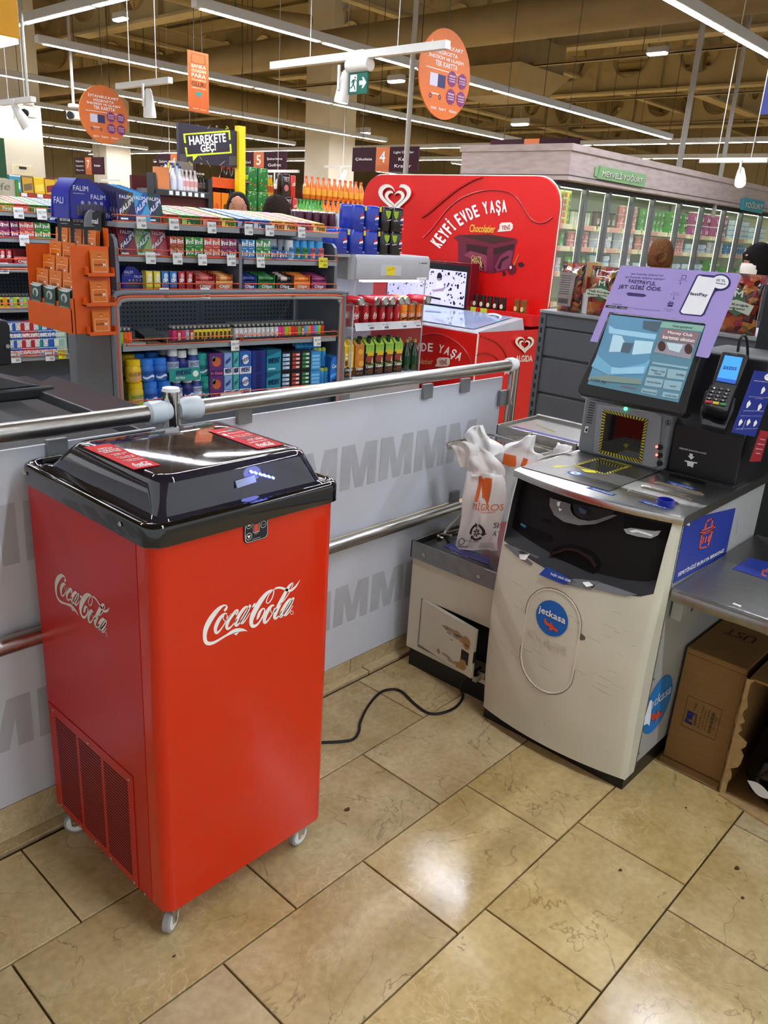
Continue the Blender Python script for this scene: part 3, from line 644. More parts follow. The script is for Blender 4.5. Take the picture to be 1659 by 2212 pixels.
for x, y in ((560, 210), (346, 727)):
 for k in range(12):
  t0, t1 = k*math.pi/6, (k+1)*math.pi/6; g.poly([f(x+r*math.cos(t), y+r*math.sin(t)) for r, t in ((14, t0), (14, t1), (9, t1), (9, t0))], 2)
obj('sign_print', g, [WHITE, YL, ink('#b9b48e')], rt, sharp=0)
YPOST = mat('yellow_post_paint', '#e6c80e', .45, var=.03)
a, b = SC(845, 200), SC(936, 900); obj('sign_post', G().box(a[0], HY-.04, .0, b[0]-.005, HY+.05, a[2]), YPOST, rt, label='yellow sign post')
a, b = SC(145, 780), SC(245, 835); obj('sign_post', G().box(a[0], HY+.37, 1.765, b[0], HY+.40, a[2]+.06), YPOST, rt, label='yellow sign post')
# aisle number signs hanging along the aisle ends
def aisle_sign(num, X, q0, q1, left, right, split, label):
 a, b = PX(*q0, X), PX(*q1, X); y0, y1, z1, z0 = a[1], b[1], a[2], b[2]   # y0 is the left end (larger Y)
 rt = root('aisle_sign', (X, (y0+y1)/2, z0), label, 'sign', 'aisle number signs')
 at = lambda u, v, e=.0: A((X-e, y0+(y1-y0)*u, z0+(z1-z0)*v)); s0, s1 = split
 for u0, u1, m in ((0, s0, PLUM), (s0, s1, ORANGE), (s1, 1, PLUM)):
  p, q = at(u0, 0), at(u1, 1); obj('sign_panel', G().box(X, p[1], p[2], X+.03, q[1], q[2]), m, rt)
 g = G(); m = (s0+s1)/2; w = (s1-s0)*.22
 if num: g.text(num, at(m-w, .38, .004), at(m+w, .38, .004), at(m-w, .82, .004), 0, .03)
 for ws, u0, u1 in ((left, 0, s0), (right, s1, 1)):
  for i, t in enumerate(ws):
   v = .5+.27*((len(ws)-1)/2-i)-.06; hw = min(.35*(u1-u0), .018*len(t)+.015); c = (u0+u1)/2
   g.text(t, at(c-hw, v, .004), at(c+hw, v, .004), at(c-hw, v+.13, .004), 0, .01)
 for j in range(3): g.poly([at(s0+.01, .08+j*.07, .004), at(s1-.01, .08+j*.07, .004), at(s1-.01, .11+j*.07, .004), at(s0+.01, .11+j*.07, .004)], 1)
 obj('sign_print', g, [WHITE, ink('#b85a20')], rt, sharp=0)
 g = G()
 for u in (.15, .85): g.cyl(at(u, 1, -.015), A((X+.015, at(u, 1)[1], 6.7)), .004, n=5)
 obj('sign_wire', g, WIRE, rt)
aisle_sign('4', 10, (762, 319), (901, 371), ('Çikolata',), ('Light Ürünler', 'Kek', 'Kraker'), (.375, .58), 'plum and orange aisle sign numbered four')
aisle_sign('5', 10, (507, 328), (617, 374), ('Bisküvi',), ('Şekerleme', 'Gofret'), (.385, .585), 'plum and orange aisle sign numbered five')
aisle_sign('6', 10, (337, 333), (424, 377), ('Salam', 'Çay'), ('Kahve',), (.37, .58), 'plum and orange aisle sign numbered six')
aisle_sign('7', 10, (160, 340), (224, 377), ('Makarna', 'Konserve', 'Mayonez'), ('Salça',), (.385, .60), 'plum and orange aisle sign numbered seven')
aisle_sign('', 10, (1060, 302), (1246, 344), (), (), (.40, .57), 'plum and orange aisle sign seen edge down behind the fridge canopy')
# exit sign, spotlights and cameras on white tracks
LAMPW = mat('spot_white', '#dcdbd6', .35, var=.03); LENS = mat('spot_glow', '#fff6e4', .4, emit=3, var=0)
def track(q0, q1, Y, label, r=.022, X=None):
 a, b = (PX(*q0, X), PX(*q1, X)) if X else (PY(*q0, Y), PY(*q1, Y))
 if X: z = (a[2]+b[2])/2; g = G().box(X-r, a[1], z-r, X+r, b[1], z+r)
 else: z = (a[2]+b[2])/2; g = G().box(a[0], Y-r, z-r, b[0], Y+r, z+r)
 for t in (.25, .75): p = a+(b-a)*t; g.cyl((p[0], p[1], z), (p[0], p[1], 6.7), .004, n=5)
 return obj('light_track', g, LAMPW, label=label, cat='light track'), a, b, z
def spot(c, s, aim, label, base=True):
 c = A(c, float); aim = unit(aim)
 rt = root('spotlight', c-A((0, 0, s*.9)), label, 'spotlight', 'white spotlights on ceiling tracks')
 obj('spot_body', G().loft([[c+aim*s*(t-.3)+s*r*(math.cos(k)*u+math.sin(k)*v) for k in [2*math.pi*i/16 for i in range(16)]] for t, r in ((-.3, .10), (-.2, .16), (.1, .21), (.5, .27), (.8, .30), (.92, .30))
  for u in [unit(np.cross(aim, (0, 1, .01)))] for v in [np.cross(aim, u)]]), LAMPW, rt)
 obj('spot_tip', G().cyl(c-aim*s*.6, c-aim*s*.45, s*.06, s*.15, n=12), BLACKP, rt)
 obj('spot_lens', G().cyl(c+aim*s*.62, c+aim*s*.625, s*.27, n=16), LENS, rt)
 obj('spot_bracket', G().box(c[0]-s*.34, c[1]-s*.06, c[2]-s*.2, c[0]-s*.26, c[1]+s*.06, c[2]+s*.75), LAMPW, rt, bevel=s*.02)
tr, a, b, z = track((588, 147), (968, 91), 0, 'long white lighting track carrying the green exit sign', .03, X=5.5)
f = lambda x, y: PX(560+x*.3014, 60+y*.3014, 5.5)
c = f(605, 420); spot(c, .21, (-.1, .1, -1), 'white spotlight hanging beside the green exit sign')
a, b = f(650, 335), f(775, 470); y0, y1, z1, z0 = a[1], b[1], a[2]+.01, b[2]
rt = root('exit_sign', (5.5, (y0+y1)/2, z0), 'green running man exit sign with arrow under white lamp', 'sign')
obj('sign_plate', G().box(5.49, y0, z0, 5.51, y1, z1), mat('exit_green', '#0a5a4c', .3, emit=.12, var=.02), rt)
obj('sign_lamp', G().cyl((5.5, y0+.02, z1+.055), (5.5, y1-.02, z1+.055), .055, n=18).box(5.48, (y0+y1)/2-.06, z1+.09, 5.52, (y0+y1)/2+.04, z1+.17), LAMPW, rt, bevel=.004)
at = lambda u, v, e=.001: A((5.49-e, y0+(y1-y0)*u, z0+(z1-z0)*v)); g = G()
g.poly([at(.08, .12), at(.44, .12), at(.44, .9), at(.08, .9)])
g.poly([at(.58, .40), at(.78, .40), at(.72, .25), at(.80, .25), at(.96, .5), at(.80, .75), at(.72, .75), at(.78, .60), at(.58, .60)])
h = lambda pts: g.poly([at(u, v, .002) for u, v in pts], 1)
h([(.30, .78), (.35, .82), (.40, .78), (.38, .72), (.32, .72)]); h([(.20, .66), (.33, .70), (.35, .64), (.30, .46), (.22, .50)]); h([(.22, .50), (.30, .46), (.36, .34), (.40, .18), (.35, .18), (.30, .32)]); h([(.22, .50), (.27, .42), (.20, .30), (.08, .26), (.08, .32), (.17, .36)]); h([(.33, .68), (.42, .56), (.44, .60), (.35, .70)]); h([(.20, .66), (.12, .52), (.15, .49), (.24, .62)])
obj('sign_print', g, [WHITE, MATS['exit_green']], rt, sharp=0)
tr, a, b, z = track((254, 188), (368, 172), 0, 'short white lighting track beside the tall orange banner', .025, X=4.6)
spot(PX(322, 222, 4.6), .20, (.1, .1, -1), 'white spotlight hanging left of the tall orange banner')
tr, a, b, z = track((2, 224), (72, 213), 0, 'short white lighting track before the pale column', .025, X=3.9)
spot(PX(44, 250, 3.9), .19, (.45, -.2, -.8), 'white spotlight tilted before the pale column')
tr, a, b, z = track((1513, 344), (1659, 349), 0, 'white lighting track above the long fridge', .025, X=9.5)
spot(PX(1600, 380, 9.5), .20, (-.6, -.3, -.6), 'white spotlight shining down above the YOĞURT panel')
for q, X, t in ((160, 245), 6.0, 'white dome camera on a thin pole beside the round orange sign'), ((62, 240), 4.5, 'small white camera hanging beside the tilted spotlight'):
 c = PX(*q, X); s = .0016*np.linalg.norm(c-EYE)*4
 rt = root('ceiling_camera', c-A((0, 0, s)), t, 'camera')
 obj('camera_body', G().box(c[0]-s, c[1]-s*.8, c[2]-s, c[0]+s, c[1]+s*.8, c[2]+s*.3).cyl((c[0], c[1], c[2]+s*.8), (c[0], c[1], c[2]+s*1.4), s*.9, n=14), LAMPW, rt, bevel=s*.2)
 obj('camera_lens', G().cyl(c+A((-s*1.05, -s*.6, -s*.4)), c+A((-s*.7, -s*.4, -s*.4)), s*.6, n=14), BLACKP, rt)
 obj('camera_pole', G().cyl((c[0], c[1], c[2]+s*1.2), (c[0], c[1], 6.7), .02, n=8), MATS['pole_grey'], rt)
for i, (q, X) in enumerate((((600, 396), 9), ((740, 382), 11.5), ((1390, 376), 0), ((240, 405), 12), ((368, 404), 12))):
 if not X: continue
 c = PX(*q, X); tr_ = obj('light_track', G().box(c[0]-.02, c[1]-.5, c[2]+.16, c[0]+.02, c[1]+.5, c[2]+.20).cyl((c[0], c[1], c[2]+.2), (c[0], c[1], 6.7), .004, n=5), LAMPW, label='far white lighting track, %s from the left above the shelves' % nth({3: 1, 4: 2, 0: 3, 1: 4}[i]), cat='light track')
 spot(c, .22, (-.4, .2, -.8), 'far white spotlight, %s from the left above the shelves' % nth({3: 1, 4: 2, 0: 3, 1: 4}[i]))
# yellow checkout lamp box at the upper left corner
a = PX(45, 85, 1.15)
rt = root('checkout_lamp', (.95, a[1]+.2, a[2]-.02), 'yellow checkout number box with glowing underside at the top left', 'lamp')
obj('lamp_box', G().box(.75, a[1], a[2], 1.15, a[1]+.4, a[2]+.5), mat('lamp_yellow', '#e3a206', .45), rt, bevel=.004)
obj('lamp_glow', G().box(.755, a[1]+.005, a[2]-.012, 1.145, a[1]+.395, a[2]), mat('cool_glow', '#eef2ff', .4, emit=5, var=0), rt)
# blue hanging sign at the right edge
a = PX(1642, 247, 7.0); b = PX(1659, 165, 7.0)
g = G().box(7, a[1]-.9, a[2], 7.03, a[1], a[2]+.5); obj('blue_sign', g.cyl((7.015, a[1]-.2, a[2]+.5), (7.015, a[1]-.2, 6.74), .004, n=5), mat('sign_blue', '#20308c', .4), label='blue hanging sign cut by the right edge', cat='sign')
# ------------------------------------------------------------------ self checkout kiosk
ZA = lambda x, y: (1140+x*.3128, 560+y*.3128)
ZB = lambda x, y: (1040+x*.3731, 960+y*.3731)
ZC = lambda x, y: (1340+x*.2984, 1100+y*.2984)
ZD = lambda x, y: (860+x*.2983, 900+y*.2983)
KY0, KY1 = .735, 1.245
KIOSK = root('self_checkout', (2.2, .99, 0), 'grey and beige self checkout kiosk with tilted touch screen and round blue sticker', 'checkout kiosk')
_pz = [.03, .2, .4, .5, .62, .75, .84]; _pxx = [1.934, 1.918, 1.912, 1.917, 1.930, 1.950, 1.972]
def SX(y, z, bow=.034):
 t = (y-.99)/.255; return float(np.interp(z, _pz, _pxx))-bow*(1-t*t)
HTOP, HZ = .826, [(.752, .632), (.764, .620), (.836, .604), (.941, .598), (1.054, .606), (1.175, .622), (1.232, .632)]
def hz(y): return float(np.interp(y, [q[0] for q in HZ], [q[1] for q in HZ]))
ys = [KY0, .741, .752]+[.752+(1.232-.752)*i/16 for i in range(1, 16)]+[1.232, 1.239, KY1]
g = G(); low = []
for i, y in enumerate(ys):
 zc = hz(y); e = .018 if y in (KY0, KY1) else (.004 if i in (1, len(ys)-2) else 0)
 low.append([(SX(y, .045+(zc-.045)*k/12)+e, y, .045+(zc-.045)*k/12) for k in range(13)])
g.loft(low, 0, closed=False, caps=False)
for a, b in ((0, 2), (len(ys)-3, len(ys)-1)):        # side strips beside the recess
 g.loft([[(SX(ys[i], z)+(.018 if ys[i] in (KY0, KY1) else (.004 if i in (1, len(ys)-2) else 0)), ys[i], z) for z in [hz(ys[i])+(.838-hz(ys[i]))*k/5 for k in range(6)]] for i in range(a, b+1)], 0, closed=False, caps=False)
g.loft([[(SX(y, z), y, z) for z in (HTOP, .838)] for y in ys[2:-2]], 0, closed=False, caps=False)
for y in (KY0, KY1): g.poly([(SX(y, z)+.018, y, z) for z in [.045+(.838-.045)*k/14 for k in range(15)]]+[(1.989, y, .838), (1.989, y, .045)])
bot = [(SX(y, .045), y, .045) for y in ys]; g.poly(bot+[(1.989, KY1, .045), (1.989, KY0, .045)])
shell = obj('front_shell', g, BEIGE, KIOSK, sharp=50)
obj('side_body', G().box(1.991, KY0+.002, .07, 2.62, KY1-.002, .838), GREYC, KIOSK, label='grey kiosk side body')
obj('plinth', G().box(1.944, KY0+.008, 0, 2.6, KY1-.004, .07), BLACKP, KIOSK)
g = G()
for k in range(40): g.box(1.9885, KY0-.0015, .06+.019*k, 1.9925, KY0+.002, .06+.019*k+.0165)
obj('hinge', g, mat('hinge_grey', '#7d7b74', .4, .6), KIOSK, kind='stuff')
for z in (.35, .10, .74): obj('screw', G().cyl((2.003, KY0+.002, z), (2.003, KY0-.001, z), .003, n=8), STEEL, KIOSK)
# recessed cash panel
RX = lambda y, z: SX(y, z)+.030
BLK = mat('cash_panel_black', '#121012', .6, spec=.25, var=.06)
g = G().loft([[(RX(y, z), y, z) for z in [hz(y)+.028+(HTOP-hz(y)-.028)*k/4 for k in range(5)]] for y in ys[2:-2]], 0, closed=False, caps=False)
cash = obj('cash_panel', g, BLK, KIOSK)
g = G().loft([[(SX(y, hz(y)+a)+d, y, hz(y)+a) for d, a in ((-.001, -.001), (.002, .006), (.012, .014), (.030, .032))] for y in ys[2:-2]], 0, closed=False, caps=False)
for y in (ys[2], ys[-3]): g.poly([(SX(y, z), y, z) for z in (hz(y), HTOP)]+[(RX(y, z), y, z) for z in (HTOP, hz(y))])
g.loft([[(SX(y, HTOP), y, HTOP), (RX(y, HTOP), y, HTOP)] for y in ys[2:-2]], 0, closed=False, caps=False)
obj('cash_lip', g, mat('cash_lip_grey', '#26272a', .5, spec=.3, var=.06), KIOSK)
def onshell(fn, e):                                  # press flat drawing onto a curved front
 return lambda p: A((fn(p[1], p[2])-e, p[1], p[2]))
def pb(x, y, X=1.93): return PX(*ZB(x, y), X)
GREYP = mat('mid_grey_plastic', '#6a6c6e', .4, var=.05)
def arc(cx, cy, rx, ry, a0, a1, n=16): return [(cx+rx*math.cos(math.radians(a0+(a1-a0)*i/n)), cy+ry*math.sin(math.radians(a0+(a1-a0)*i/n))) for i in range(n+1)]
# coin bowl: a grey half ring with dark hollow
out = [pb(*q) for q in ((372,318),(376,362),(410,412),(470,450),(560,470),(650,465),(720,440),(765,420))]; inn = [pb(*q) for q in ((498,352),(500,380),(518,410),(555,435),(610,447),(660,440),(705,425),(740,415))]
g = G().loft([out, inn], 0, closed=False, caps=False).xf(onshell(RX, .012))
g.v += [tuple(A(p)+A((.012, 0, 0))) for p in g.v[:8]]; n = 8
for i in range(7): g.f.append((i+1, i, 16+i, 17+i)); g.m.append(0)
obj('coin_bowl', g, GREYP, cash)
g = G().poly([pb(*q) for q in ((500,350),(518,410),(555,435),(610,447),(660,440),(705,425),(735,412),(740,400))]).xf(onshell(RX, .004)); obj('coin_hollow', g, BLACK, cash)
g = G()
for q in (((418,340),(440,338),(436,365),(424,362)), ((432,372),(455,382),(440,392))): g.poly([pb(*w) for w in q])
g.xf(onshell(RX, .0135)); obj('coin_icon', g, WHITE, cash)
g = G().prism([pb(*q) for q in ((560,358),(605,385),(598,405),(570,395))], (.01, 0, 0)).xf(lambda p: p); obj('coin_chute', g, mat('slate_blue', '#3c4a66', .3), cash)
# card slot, note slots, receipt niche
def slot(name, pts, m, e=.003, d=None):
 g = G().prism([pb(*q) for q in pts], (.004, 0, 0)); k = len(pts)
 g.v = [(RX(p[1], p[2])-(e if i < k else 0), p[1], p[2]) for i, p in enumerate(g.v)]
 return obj(name, g, m, cash)
slot('card_slot', ((165,458),(180,450),(240,478),(330,510),(395,535),(398,560),(385,562),(325,545),(280,550),(245,520),(180,490)), mat('slot_black', '#050506', .6, spec=.2, var=0))
slot('slot_glint', ((200,465),(235,480),(232,492),(200,478)), mat('teal_light', '#205a70', .4, emit=.3, var=0), .0045)
slot('card_window', ((332,436),(378,448),(378,462),(332,450)), MATS['slot_black'])
slot('receipt_niche', ((792,428),(1035,500),(1028,580),(985,560),(800,505)), MATS['slot_black'])
slot('receipt_cup', ((802,500),(840,495),(960,520),(1000,520),(985,545),(950,560),(880,545),(820,525)), mat('clear_cup', '#8c8f94', .1, coat=1., var=.1), .008)
slot('receipt_icon', ((835,510),(870,505),(960,540),(955,548),(880,520),(850,520)), WHITE, .010)
slot('note_tray', [(540+145*math.cos(t), 675+88*math.sin(t)+25*math.cos(t)) for t in [i*math.pi/14 for i in range(28)]], MATS['slot_black'], .004)
slot('note_rim', ((395,655),(420,620),(500,595),(560,605),(640,650),(672,700),(665,715),(630,665),(560,620),(500,610),(430,632)), mat('rim_grey', '#1b1c1f', .25, var=0), .010)
def lipflat(name, pts, m, e=.004):
 g = G().prism([pb(*q, X=1.92) for q in pts], (.006, 0, 0)); k = len(pts)
 def LX(y, z): return SX(y, hz(y))-.001+max(0., min(1., (z-hz(y))/.03))*.030
 g.v = [(LX(p[1], p[2])-(e if i < k else 0), p[1], p[2]) for i, p in enumerate(g.v)]; return obj(name, g, m, cash)
lipflat('lip_pad', ((125,580),(155,578),(340,648),(310,692),(230,650)), GREYP); lipflat('lip_pad', ((690,792),(905,868),(850,872),(668,820)), GREYP)
lipflat('lip_pad', ((500,790),(560,765),(690,790),(660,828),(540,800)), GREYP)
lipflat('lip_icon', ((235,632),(290,630),(275,660),(240,655)), WHITE, .006); lipflat('lip_icon', ((610,785),(640,785),(668,805),(640,808)), WHITE, .006)
lipflat('note_label', ((370,735),(405,698),(548,770),(520,792)), mat('label_blue', '#1d4aa0', .4), .012)
g = G().text('kağıt para üstü', pb(420, 745, 1.90), pb(532, 788, 1.90), pb(426, 730, 1.90)); lx = min(p[0] for p in [(SX(p[1], p[2]),) for p in g.v])
g.xf(lambda p: A((SX(p[1], hz(p[1]))+max(0, (p[2]-hz(p[1])))*1.0-.0165, p[1], p[2]))); obj('label_lettering', g, WHITE, cash, sharp=0)
# stadium door with round sticker
dc, dr, dz0, dz1 = 1.010, .092, .322, .467
std = [(dc+dr*math.cos(t), dz1+dr*math.sin(t)) for t in [math.pi*i/12 for i in range(13)]]+[(dc+dr*math.cos(t), dz0+dr*math.sin(t)) for t in [math.pi+math.pi*i/12 for i in range(13)]]
def stad(d): return [(dc+(dr+d)*math.cos(t), dz1+(dr+d)*math.sin(t)) for t in [math.pi*i/12 for i in range(13)]]+[(dc+(dr+d)*math.cos(t), dz0+(dr+d)*math.sin(t)) for t in [math.pi+math.pi*i/12 for i in range(13)]]
g = G().loft([[(SX(y, z)-e, y, z) for y, z in stad(d)] for d, e in ((.0, .0005), (-.0012, .0025), (-.004, .0025), (-.006, .0003))], 0, caps=False)
door = obj('service_door', g, BEIGE, shell)
g = G().loft([[(SX(y, z)-.0007, y, z) for y, z in stad(d)] for d in (.0022, .0004)], 0, caps=False); obj('door_gap', g, mat('gap_brown', '#5d584c', .8), shell)
g = G()
for s_ in (-1, 0): pass
k = [(dc-dr-.004, .462), (dc-dr-.016, .456), (dc-dr-.017, .448), (dc-dr-.006, .442), (dc-dr-.001, .444), (dc-dr-.001, .460)]
g = G().poly([(SX(y, z)-.001, y, z) for y, z in k]); obj('finger_notch', g, MATS['gap_brown'], shell)
for y, z in ((1.20, .20), (.99, .125), (.79, .115), (1.21, .21)):
 g = G().loft([[(SX(y+r*math.cos(t), z+r*math.sin(t))-e, y+r*math.cos(t), z+r*math.sin(t)) for t in [i*math.pi/7 for i in range(14)]] for r, e in ((.0085, .0003), (.008, .0009), (.007, .0003))], 0, caps=False); obj('screw_plug', g, BEIGE, shell)
sc = PX(*ZD(1115, 1460), 1.883); sy, sz = sc[1], sc[2]; SR = .053
g = G().poly([(0, sy+SR*math.cos(t), sz+SR*math.sin(t)) for t in [i*math.pi/24 for i in range(48)]])
g = G().loft([[(SX(sy+r*math.cos(t), sz+r*math.sin(t))-.0022, sy+r*math.cos(t), sz+r*math.sin(t)) for t in [i*math.pi/20 for i in range(40)]] for r in (SR, SR*.66, SR*.33, .001)], 0, caps=False)
JBLUE = mat('jet_blue', '#1262b4', .4, var=.02)
stk = obj('round_sticker', g, JBLUE, shell, label='round blue checkout sticker')
def jet(g, P, mi=1):                                 # the little orange plane, drawn on a unit disc (u right, v up)
 for pts in (((-.42,-.17),(-.36,-.12),(-.30,-.14),(-.27,-.26),(.02,-.36),(-.02,-.24),(.05,-.20),(.22,-.40),(.48,-.47),(.52,-.53),(.44,-.60),(.20,-.55),(.08,-.66),(-.04,-.66),(.02,-.52),(-.28,-.44),(-.40,-.34)),): g.poly([P(*q) for q in pts], mi)
sp = lambda u, v: A((SX(sy-u*SR, sz+v*SR)-.0034, sy-u*SR, sz+v*SR))
g = G().text('jetkasa', sp(-.86, -.02), sp(.86, -.10), sp(-.86, .46), 0, .03).xf(onshell(SX, .0034)); jet(g, sp); obj('sticker_print', g, [WHITE, ink('#df4a1c')], stk, sharp=0)
g = G().text('MIGROS', (0, 1.085, .385), (0, .95, .372), (0, 1.085, .412), 0, .04).xf(onshell(SX, .0012)); obj('faint_lettering', g, mat('beige_ghost', '#c9c3b1', .6), shell, sharp=0)
SCUFF = mat('scuff_brown', '#8d7a64', .8); random.seed(8); g = G()
for k in range(46):
 y, z, l = random.uniform(.76, 1.22), random.choice((random.uniform(.30, .36), random.uniform(.45, .56), random.uniform(.12, .5))), random.uniform(.006, .05); s_ = random.uniform(-.2, -.05); w = random.uniform(.0003, .0009)
 if y-l < .75: continue
 P = [(y, z), (y-l, z+s_*l), (y-l, z+s_*l+w), (y, z+w)]; g.poly([(SX(*q)-.0006, *q) for q in P])
obj('scuff_mark', g, SCUFF, shell, sharp=0, kind='stuff')
# stainless top
def topx(y): t = (y-.987)/.262; return 1.972-.044*(1-t*t)
yt = [.725+(.524)*i/14 for i in range(15)]
g = G().loft([[(topx(y)+d, y, z) for d, z in ((.002, .820), (-.006, .823), (-.009, .832), (-.006, .842), (.004, .8455))]+[(2.62, y, .8455), (2.62, y, .820)] for y in yt], 0, True, True)
TOP = obj('counter_top', g, STEEL, KIOSK, sharp=50)
DSTEEL = mat('dull_steel', '#8f8d89', .34, 1., var=.14, scale=40, stretch=(1, 8, 1))
pz = lambda x, y, z=.8485: PZ(*ZB(x, y), z)
q = [pz(*w) for w in ((232,128),(738,268),(1036,152),(560,38))]
obj('scale_plate', G().prism([p-A((0, 0, .003)) for p in q][::-1], (0, 0, .0032)), DSTEEL, TOP, bevel=.001)
def hazard(g, P4, n, w, flat=None):
 """black and yellow striped band round a quadrilateral of world points, given the inner quadrilateral"""
 O, I = P4
 for k in range(4):
  a, b, c, d = O[k], O[(k+1) % 4], I[(k+1) % 4], I[k]; m = n[k % len(n)]
  for i in range(m):
   t0, t1 = i/m, (i+.5)/m; e = .4/m
   L = lambda t, s: (a+(b-a)*t)*(1-s)+(d+(c-d)*t)*s
   g.poly([L(t0, 0), L(t1, 0), L(min(t1+e, 1), 1), L(min(t0+e, 1), 1)], 1)
   g.poly([L(t1, 0), L((i+1)/m, 0), L(min((i+1)/m+e, 1), 1), L(min(t1+e, 1), 1)], 0)
YHAZ, BHAZ = ink('#cfc22a'), ink('#1b1a14')
O = [pz(*w, .8492) for w in ((520,122),(720,176),(880,122),(682,74))]; I = [pz(*w, .8492) for w in ((556,122),(712,166),(846,124),(690,84))]
g = G(); hazard(g, (O, I), (12, 10, 12, 10), 0); obj('hazard_tape', g, [YHAZ, BHAZ], TOP, sharp=0)
GLASSD = mat('scanner_glass', '#0b0a09', .03, coat=1., var=0)
obj('scanner_window', G().prism([p-A((0, 0, .0008)) for p in I][::-1], (0, 0, .0010)), GLASSD, TOP)
g = G().poly([pz(*w, .8496) for w in ((575,142),(655,152),(665,166),(600,160))]); g.poly([pz(*w, .8493) for w in ((400,128),(440,122),(525,124),(430,134))]); obj('yellow_tape', g, ink('#d6cc1e'), TOP, sharp=0)
c = pz(545, 167, .8490); g = G()
g.poly([c+A((.026*(1 if k % 2 else .86)*math.cos(k*math.pi/16), .026*(1 if k % 2 else .86)*math.sin(k*math.pi/16), 0)) for k in range(32)], 0); g.poly([c+A((.016*math.cos(t), .016*math.sin(t), .0004)) for t in [i*math.pi/14 for i in range(28)]], 1); g.poly([c+A((.005*math.cos(t), .005*math.sin(t), .0008)) for t in [i*math.pi/6 for i in range(12)]], 0)
obj('disc_sticker', g, [JBLUE, ink('#d9dde2')], TOP, sharp=0)
for a, b in (((848,270),(1145,350)), ((928,246),(1218,320)), ((1003,220),(1285,293))):
 a, b = pz(*a, .846), pz(*b, .846); obj('ridge', G().tube([a+A((0, 0, -.001)), a*.95+b*.05+A((0, 0, .002)), a*.05+b*.95+A((0, 0, .002)), b+A((0, 0, -.001))], .0048, 8), mat('bright_steel', '#dedcd8', .2, 1., var=0), TOP)
for q, t, w in ((((608,252),(640,246),(783,290),(760,298)), 'madeni para girişi', ((640,262),(755,294),(648,252))), (((1070,218),(1090,212),(1240,255),(1225,264)), 'kağıt para girişi', ((1095,228),(1220,260),(1100,219))), (((908,330),(940,322),(1090,366),(1070,376)), 'kredi kartı girişi', ((940,340),(1065,372),(948,330)))):
 l = obj('blue_label', G().prism([pz(*p, .846) for p in q][::-1], (0, 0, .0006)), MATS['label_blue'], TOP); obj('label_lettering', G().text(t, *[pz(*p, .847) for p in w]), WHITE, l, sharp=0)
# scanner tower
TX = 2.315
g = G().box(TX, .948, .845, 2.46, 1.243, 1.03); TW = obj('scanner_tower', g, mat('tower_grey', '#7d8187', .42, var=.05), KIOSK, bevel=.012)
f = lambda x, y, e=.001: PX(*ZA(x, y), TX-e)
obj('tower_face', G().prism([f(*q, .0) for q in ((485,1000),(875,1055),(930,1085),(900,1430),(870,1440),(455,1335))], (-.006, 0, 0)), mat('tower_face_grey', '#90949a', .4, var=.05), TW, bevel=.003)
O = [f(*q, .008) for q in ((520,1035),(830,1105),(785,1410),(487,1335))]; I = [f(*q, .008) for q in ((540,1060),(806,1120),(768,1382),(506,1318))]
g = G(); hazard(g, (O, I), (14, 14, 14, 14), 0); obj('hazard_tape', g, [YHAZ, BHAZ], TW, sharp=0)
obj('scanner_window', G().prism([p+A((.003, 0, 0)) for p in I], (-.0025, 0, 0)), GLASSD, TW)
obj('tower_lamp', G().cyl(f(676, 1032, .006), f(676, 1032, .010), .006, n=12), mat('green_lamp', '#9dffcf', .4, emit=3, var=0, ehx='#40ff90'), TW)
g = G()
for i in range(9): g.poly([f(*q, .0015) for q in ((428-i*3, 985+i*17), (466-i*3, 993+i*17), (465-i*3, 999+i*17), (427-i*3, 991+i*17))])
obj('vent_slot', g, BLACK, TW, sharp=0, kind='stuff')
g = G().poly([f(*q, .002) for q in ((398,1152),(420,1155),(412,1198),(388,1195))], 0); g.poly([f(*q, .0025) for q in ((402,1168),(414,1170),(410,1190),(396,1188))], 1); obj('side_sticker', g, [WHITE, BLACK], TW, sharp=0)
for y, c_ in ((1298, '#c23a2c'), (1355, '#c23a2c'), (1410, '#2a2a2c')):
 c = f(914, y, .004); obj('tower_button', G().cyl(c, c-A((.005, 0, 0)), .0085, n=16), BLACKP, TW)
 if c_ != '#2a2a2c':
  d = f(893, y-4, .0075); obj('button_lamp', G().cyl(d, d-A((.003, 0, 0)), .004, n=10), mat('red_lamp', '#ff7060', .4, emit=3, var=0), TW)
g = G();
for y in (1125,):
 for dx in (-8, 8): g.add(*(lambda c: ([c+A((0, r*math.cos(t), r*math.sin(t))) for r in (.006, .0045) for t in [i*math.pi/8 for i in range(16)]], [(i, (i+1) % 16, 16+(i+1) % 16, 16+i) for i in range(16)]))(f(970+dx, y, .002)))
g.text('NCR', f(952, 1146, .002), f(985, 1152, .002), f(954, 1136, .002), 0, .02); obj('tower_print', g, BLACK, TW, sharp=0)
# monitor with card surround
th = math.radians(18); MO = A((2.205, 1.035, 1.085)); MN = A((-math.cos(th), 0, math.sin(th))); MU = A((math.sin(th), 0, math.cos(th))); MR = A((0, -1., 0))
ms = lambda x, y, e=0.: PN(*ZA(x, y), MO+MN*e, MN)
MON = obj('monitor', G().prism([ms(*q, .012) for q in ((333,905),(345,870),(565,362),(1235,436),(1200,640),(1090,1055),(1065,1082),(1040,1080),(360,945))], MN*-.055), mat('monitor_black', '#1c1d1f', .35, var=.05), KIOSK, bevel=.012)
ring_o = [ms(*q, .0125) for q in ((565,365),(1230,440),(1055,1010),(400,880))]; scr = [ms(*q, .0125) for q in ((568,382),(1220,457),(1040,990),(412,862))]
SCR = obj('screen', G().prism(scr, MN*-.004), mat('screen_teal', '#5f8a9c', .08, coat=1., emit=.2, var=0), MON, label='lit touch screen')
h = lambda x, y: ms(x, y, .0135)
g = G()
def pl(pts, m): g.poly([h(*q) for q in pts], m)
